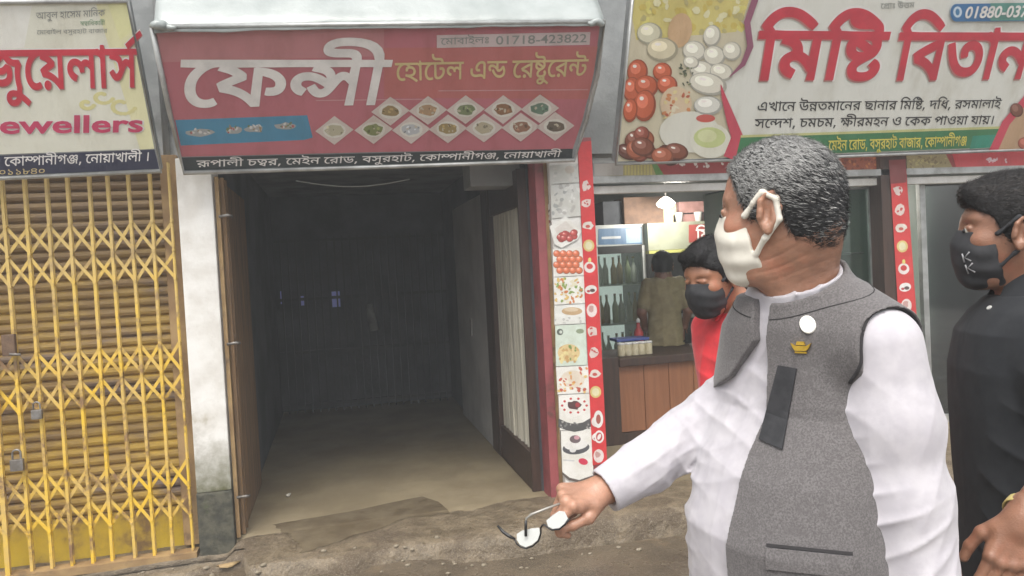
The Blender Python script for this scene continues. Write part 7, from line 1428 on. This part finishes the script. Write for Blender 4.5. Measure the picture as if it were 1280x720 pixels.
    p, n = surf(bvh, 1002, 433); u = nrm(np.cross((0, 0, 1), n)); w = np.cross(n, u)
    if u.dot(RT) < 0: u = -u
    def flatshape(pts, h0, h1, name):
        v = [p+u*a*.001+w*b*.001+n*h0 for a, b in pts]+[p+u*a*.001+w*b*.001+n*h1 for a, b in pts]; k = len(pts)
        MB().add(v, [tuple(range(k, 2*k)), tuple(range(k-1, -1, -1))]+[(i, (i+1) % k, (i+1) % k+k, i+k) for i in range(k)]).build(name, M_gold, b2)
    flatshape([(-16, 5), (-9, 1), (9, 1), (17, 6), (12, -4), (8, -7), (-9, -7), (-12, -3)], .001, .006, 'hull')
    flatshape([(-8, 2.2), (7, 2.2), (5, 8), (-6, 8)], .001, .0045, 'cabin'); flatshape([(-10, -8.2), (9, -8.2), (9, -11), (-10, -11)], .001, .0035, 'plate')
    b3 = safe(raycast_patch, bvh, [(974, 457), (997, 461), (979, 562), (950, 549)], 5, 12, .004, .003, 'black_ribbon', M_maskb, None)
    if b3: tag(b3, 'strip of black mourning ribbon pinned on the chest of the grey vest', 'ribbon')
    safe(raycast_patch, bvh, [(958, 679), (1066, 690), (1066, 694), (958, 683)], 14, 2, .0035, .002, 'pocket_welt', M_vestdark, root)
    safe(raycast_patch, bvh, [(957, 684), (1067, 695), (1066, 722), (957, 711)], 14, 5, .0045, .003, 'pocket_flap', M_vest, root)
    for px, py in ((957, 420), (937, 470), (922, 536), (906, 671)):
        safe(disc, bvh, px, py, .0065, .0065, .004, 'button', M_vestdark, root)
    # spectacles held by their temple, hanging in front of the fingers
    g = empty('spectacles', atD(672, 660, 1.39), 'half rimmed spectacles with lenses painted with a whitish reflection held in the outstretched hand', 'spectacles')
    M_lens = mat('lens with painted reflection', (.66, .68, .66), (.60, .62, .60), scale=8, rough=.12, coat=.4)  # whitish reflection put into the opaque lens colour
    M_rim = mat('black rim', (.012, .012, .013), rough=.3); M_tmp = mat('grey temple', (.34, .33, .30), rough=.35, metal=.3)
    dl = lambda x: 1.335+(700-x)*.0006
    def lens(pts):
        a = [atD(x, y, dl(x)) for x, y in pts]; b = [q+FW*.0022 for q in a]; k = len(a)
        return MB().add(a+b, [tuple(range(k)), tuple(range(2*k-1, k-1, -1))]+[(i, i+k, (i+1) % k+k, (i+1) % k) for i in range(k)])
    L1 = [(646, 668), (652, 664), (664, 661), (674, 660), (675, 666), (672, 675), (665, 681), (657, 684), (650, 681), (646, 675)]
    L2 = [(683, 651), (690, 645), (699, 639), (706, 640), (710, 648), (705, 655), (699, 660), (691, 661), (685, 658)]
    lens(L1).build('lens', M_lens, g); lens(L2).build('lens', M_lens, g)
    tb = lambda pts, r, nm, m_: MB().tube([atD(x, y, dl(x)+o) for x, y, o in pts], r, 8).build(nm, m_, g, True)
    tb([(643, 673, 0), (646, 680, 0), (652, 684, 0), (658, 685.5, 0), (666, 682.5, 0), (673, 676, 0), (676, 667, 0), (676, 660, 0), (678, 656.5, 0), (681, 656, 0), (684, 659, 0), (690, 662.5, 0), (699, 661.5, 0), (706, 656, 0), (712, 648, 0)], .0016, 'rim', M_rim)
    tb([(622, 657, 0), (629, 665, 0), (636, 670, 0), (644, 674, 0)], [.0022, .003, .0032, .002], 'temple', M_rim)
    tb([(657, 670, -.004), (657, 655, -.006), (658, 648, -.006), (664, 643, -.006), (682, 636, .01), (704, 628, .04)], .0022, 'temple', M_tmp)
    tb([(657.2, 670, -.0062), (657.2, 660, -.0072), (657.4, 651, -.0074)], .0026, 'temple_tip', M_rim)
    trousers(root, B, J, 1.0, mat('white trousers', (.7, .69, .68), rough=.85), .007)
    shoes(root, B, 1.0, M_shoe)
main_man()

def black_man():
    J = dict(shl=atD(1312, 420, 1.50), ell=atD(1352, 560, 1.38), wrl=atD(1279, 646, 1.30))
    hl = dict(dirn=atD(1250, 722, 1.30)-J['wrl'], palm=CR(-.1, 1, 0), side=CR(-1, .2, 0), curls=((8, 18, 10), (10, 22, 12), (12, 24, 14), (14, 26, 14)), thumb=((.75, .55, .25), (.92, .20, .3), (.97, .0, .2)))
    root, H, B, J, s = person('man in black polo shirt and black printed mask at the right edge', (1264, 290), 1.62, CR(-.90, .44), body=CR(-.95, .2), joints=J, hands=dict(l=hl), sk=skin('brown skin', (.30, .150, .095)), vox=.003,
        tors=[(1.53, -.020, .062, .064), (1.48, -.020, .085, .10), (1.445, -.010, .108, .150), (1.40, .004, .124, .172), (1.32, .012, .132, .178), (1.22, .014, .132, .172), (1.10, .012, .130, .170), (1.0, .006, .128, .172), (.90, -.002, .126, .176), (.82, -.008, .112, .17)])
    M_bl = mat('black polo cloth', (.014, .016, .020), (.020, .022, .026), scale=30, rough=.9, crease=.25, bump=.15, bscale=600, bdist=.001)
    sh_ = shirt(root, B, J, s, M_bl, .004, hem=.80, sl=.62, tors=[(1.53, -.020, .062, .064), (1.48, -.020, .085, .10), (1.445, -.010, .108, .150), (1.40, .004, .124, .172), (1.32, .012, .132, .178), (1.22, .014, .132, .172), (1.10, .012, .130, .170), (1.0, .006, .128, .172), (.90, -.002, .126, .176), (.80, -.008, .112, .17)], foldamp=.006)
    # folded collar
    cp = [loft(B, [(1.455, -.018, .098, .100), (1.50, -.026, .080, .084), (1.535, -.036, .070, .074)], .008, k=.01), loft(B, [(1.42, -.02, .085, .085), (1.62, -.05, .062, .064)], .0, k=.002, op='s')]
    cp.append(field(lambda P: -np.maximum(np.abs(B.loc(P)[:, 1])-np.interp(B.loc(P)[:, 2], [1.42, 1.54], [.05, .012]), -B.loc(P)[:, 0]).astype(np.float32), .003))
    garment(root, 'collar', cp, [B.p(f, l, z) for f in (-.15, .12) for l in (-.13, .13) for z in (1.43, 1.56)], M_bl, .0035, pad=.01)
    dg = bpy.context.evaluated_depsgraph_get(); bv = BVHTree.FromObject(sh_, dg)
    try: disc(bv, 1237, 385, .0055, .0055, .003, 'button', mat('pale button', (.5, .5, .48), rough=.3), root)
    except Exception as e: print('button', e)
    HLb = [(.12, .062), (.090, .062), (.074, .056), (.056, .044), (.040, .034), (.030, .010), (.022, -.022), (.008, -.022), (.004, .030), (-.022, .034), (-.030, -.006), (-.036, -.050), (-.075, -.064), (-.12, -.064)]
    extra = [H.cap((.075, .03, .092), (.075, -.03, .092), .022, k=.03), H.cap((.03, 0, .104), (-.03, 0, .106), .020, k=.04)]
    add_hair(root, H, .007, HLb, 22000, .012, .00048, ((.014, .012, .012), (.07, .06, .055)), lambda q: (-.8, q[1]*2, .1-q[2]*2), .003, lambda q: .25 if q[2] > .08 else .05, .35, extra)
    mo = mask(H, 'face_mask', M_maskb, root, .0025, .004)
    bv = BVHTree.FromObject(mo, bpy.context.evaluated_depsgraph_get())
    M_lg = mat('pale print', (.28, .28, .29), rough=.7)
    def stroke(pts, r):
        q = []
        for x, y in pts:
            try: a, n = surf(bv, x, y); q.append(a+n*.001)
            except Exception: return
        MB().tube(q, r, 6).build('mask_print', M_lg, root, True)
    for pts in ([(1203, 317), (1206, 328)], [(1212, 315), (1206, 322), (1214, 326)], [(1207, 331), (1211, 342)], [(1216, 329), (1210, 335), (1219, 340)]): stroke(pts, .0018)
    br = empty('bracelet', J['wrl'], 'yellow wristband on the wrist of the man in black', 'bracelet')
    d = nrm(J['wrl']-J['ell']); u = nrm(np.cross(d, (0, 0, 1))); w = np.cross(d, u); c = J['wrl']-d*.012; v = []; K = 28
    for r, t in ((.0345, -.010), (.0365, -.008), (.0365, .008), (.0345, .010), (.0325, .006), (.0325, -.006)):
        for k in range(K): a = 2*math.pi*k/K; v.append(c+u*r*math.cos(a)+w*r*.92*math.sin(a)+d*t)
    MB().add(v, [(i*K+k, ((i+1) % 6)*K+k, ((i+1) % 6)*K+(k+1) % K, i*K+(k+1) % K) for i in range(6) for k in range(K)]).build('band', mat('yellow band', (.72, .58, .20), (.6, .5, .2), scale=30, rough=.4), br, True)
    trousers(root, B, J, s, M_trouser, .008); shoes(root, B, s, M_shoe)
black_man()

def red_man():
    D = 2.5
    root, H, B, J, s = person('young man in red polo shirt and black mask looking down behind the outstretched arm', (890, 346), D, CR(-.83, -.56), joints=dict(elr=atD(915, 540, 2.45), wrr=atD(945, 640, 2.3)), body=CR(-.80, -.60), pitch=-.30, shift=.075, lids=True, sk=skin('brown skin', (.36, .17, .10)), vox=.0042)
    M_rd = mat('red polo cloth', (.62, .025, .035), (.52, .02, .03), scale=30, rough=.8, bump=.15, bscale=500, bdist=.001, sheen=.2)
    shirt(root, B, J, s, M_rd, .005, hem=.80, sl=.65)
    cp = [loft(B, [(1.450, -.010, .112, .104), (1.50, -.026, .084, .088), (1.54, -.036, .072, .076)], .010, k=.01), loft(B, [(1.42, -.02, .085, .085), (1.62, -.05, .062, .064)], .0, k=.002, op='s')]
    cp.append(field(lambda P: -np.maximum(np.abs(B.loc(P)[:, 1])-np.interp(B.loc(P)[:, 2], [1.42, 1.54], [.05, .012]), -B.loc(P)[:, 0]).astype(np.float32), .003))
    garment(root, 'collar', cp, [B.p(f, l, z) for f in (-.15, .14) for l in (-.13, .13) for z in (1.43, 1.56)], M_rd, .004, pad=.01)
    extra = [H.cap((.070, .03, .096), (.070, -.03, .096), .018, k=.03), H.cap((.03, 0, .108), (-.03, 0, .110), .020, k=.04)]
    add_hair(root, H, .007, [(.12, .070), (.090, .070), (.074, .062), (.056, .042), (.040, .034), (.030, .010), (.022, -.022), (.008, -.022), (.004, .030), (-.022, .034), (-.030, -.006), (-.036, -.050), (-.075, -.064), (-.12, -.064)], 9000, .013, .0008, DARKHAIR, lambda q: (.5 if q[2] > .07 else -.3, q[1]*2, -q[2]), .004, None, .35, extra)
    mask(H, 'face_mask', M_maskb, root, .003, .004)
    trousers(root, B, J, s, M_trouser, .009); shoes(root, B, s, M_shoe)
    # white button dots
red_man()

def hidden_man():
    root, H, B, J, s = person('man in dark shirt mostly hidden between the red shirt and the grey haired man', (934, 352), 3.15, CR(.85, .35), sk=skin('brown skin', (.30, .14, .085)), vox=.006)
    shirt(root, B, J, s, mat('dark blue shirt', (.05, .055, .08), rough=.85), .007)
    add_hair(root, H, .010, HL, 1800, .016, .0016, DARKHAIR, vox=.005)
    trousers(root, B, J, s, M_trouser, .010); shoes(root, B, s, M_shoe)
hidden_man()

def olive_man():
    hc = atD(828, 333, 6.0); hgt = hc[2]+.10-.26
    # stands on the raised shop floor behind the counter
    root, H, B, J, s = person('man in olive shirt seen from behind at the back of the sweet shop', (828, 333), 6.0, CR(.12, 1), height=max(1.5, hgt), sk=skin('brown skin', (.26, .12, .075)), vox=.008, neck_back=.03)
    return root, H, B, J, s
def olive_build():
    hc = atD(828, 333, 6.0); s = (hc[2]+.10-.26)/1.72
    face = CR(.12, 1); H = Frame(hc, face, sc=.97); B = Frame((hc[0]-face[0]*.02, hc[1]-face[1]*.02, .26), face, sc=s)
    J = dict(shl=B.p(-.01, .165, 1.415), shr=B.p(-.01, -.165, 1.415), ell=B.p(-.02, .235, 1.13), elr=B.p(-.02, -.235, 1.13), wrl=B.p(.10, .20, .95), wrr=B.p(.10, -.20, .95))
    root = empty('person', (B.o[0], B.o[1], .26), 'man in olive shirt seen from behind at the back of the sweet shop', 'person')
    P = head_prims(H)+[cap(H.p(-.03, 0, -.05), B.p(-.025, 0, 1.47), .056, .062, .03), loft(B, TORSO, -.012, k=.03)]
    for q in 'lr':
        P += [cap(J['sh'+q], J['el'+q], .047, .038, .02), cap(J['el'+q], J['wr'+q], .038, .026, .012)]
        P += hand_prims(J['wr'+q], dirn=B.F, palm=(0, 0, -1), side=-B.L if q == 'l' else B.L)
        sg = 1 if q == 'l' else -1
        P += [cap(B.p(0, .09*sg, .88), B.p(.015, .095*sg, .48), .078, .052, .03), cap(B.p(.015, .095*sg, .48), B.p(-.02, .10*sg, .08), .050, .034, .02), cap(B.p(-.03, .10*sg, .045), B.p(.12, .11*sg, .03), .04, .03, .03)]
    pts = [B.p(f, l, z) for f in (-.25, .4) for l in (-.3, .3) for z in (-.03, 1.5)]+[H.p(f, l, u) for f in (-.14, .14) for l in (-.12, .12) for u in (-.15, .14)]
    lo, hi = bounds(pts, .02)
    link('body', sdf_mesh('body', P, lo, hi, .008), skin('brown skin', (.26, .12, .075)), root)
    shirt(root, B, J, s, mat('olive shirt', (.34, .28, .155), (.27, .22, .12), scale=20, rough=.85), .008, foldamp=.012)
    add_hair(root, H, .010, HL, 900, .016, .002, DARKHAIR, vox=.006)
    trousers(root, B, J, s, M_trouser, .012); shoes(root, B, s, M_shoe)
olive_build()

# ================================================================== added haze standing in for the veiling lens glare
def haze():
    M = bpy.data.materials.new('haze'); M.use_nodes = True; nt = M.node_tree; N = nt.nodes
    N.remove(N['Principled BSDF']); v = N.new('ShaderNodeVolumePrincipled'); v.inputs['Color'].default_value = (.93, .95, .96, 1)
    v.inputs['Density'].default_value = HAZE; v.inputs['Anisotropy'].default_value = .2
    nt.links.new(v.outputs[0], N['Material Output'].inputs['Volume'])
    o = MB().box((-15, -15, -1.1), (15, 15, 5.5)).build('haze', M); tag(o, kind='stuff', label='thin added haze standing in for lens glare')
HAZE = .015
haze()
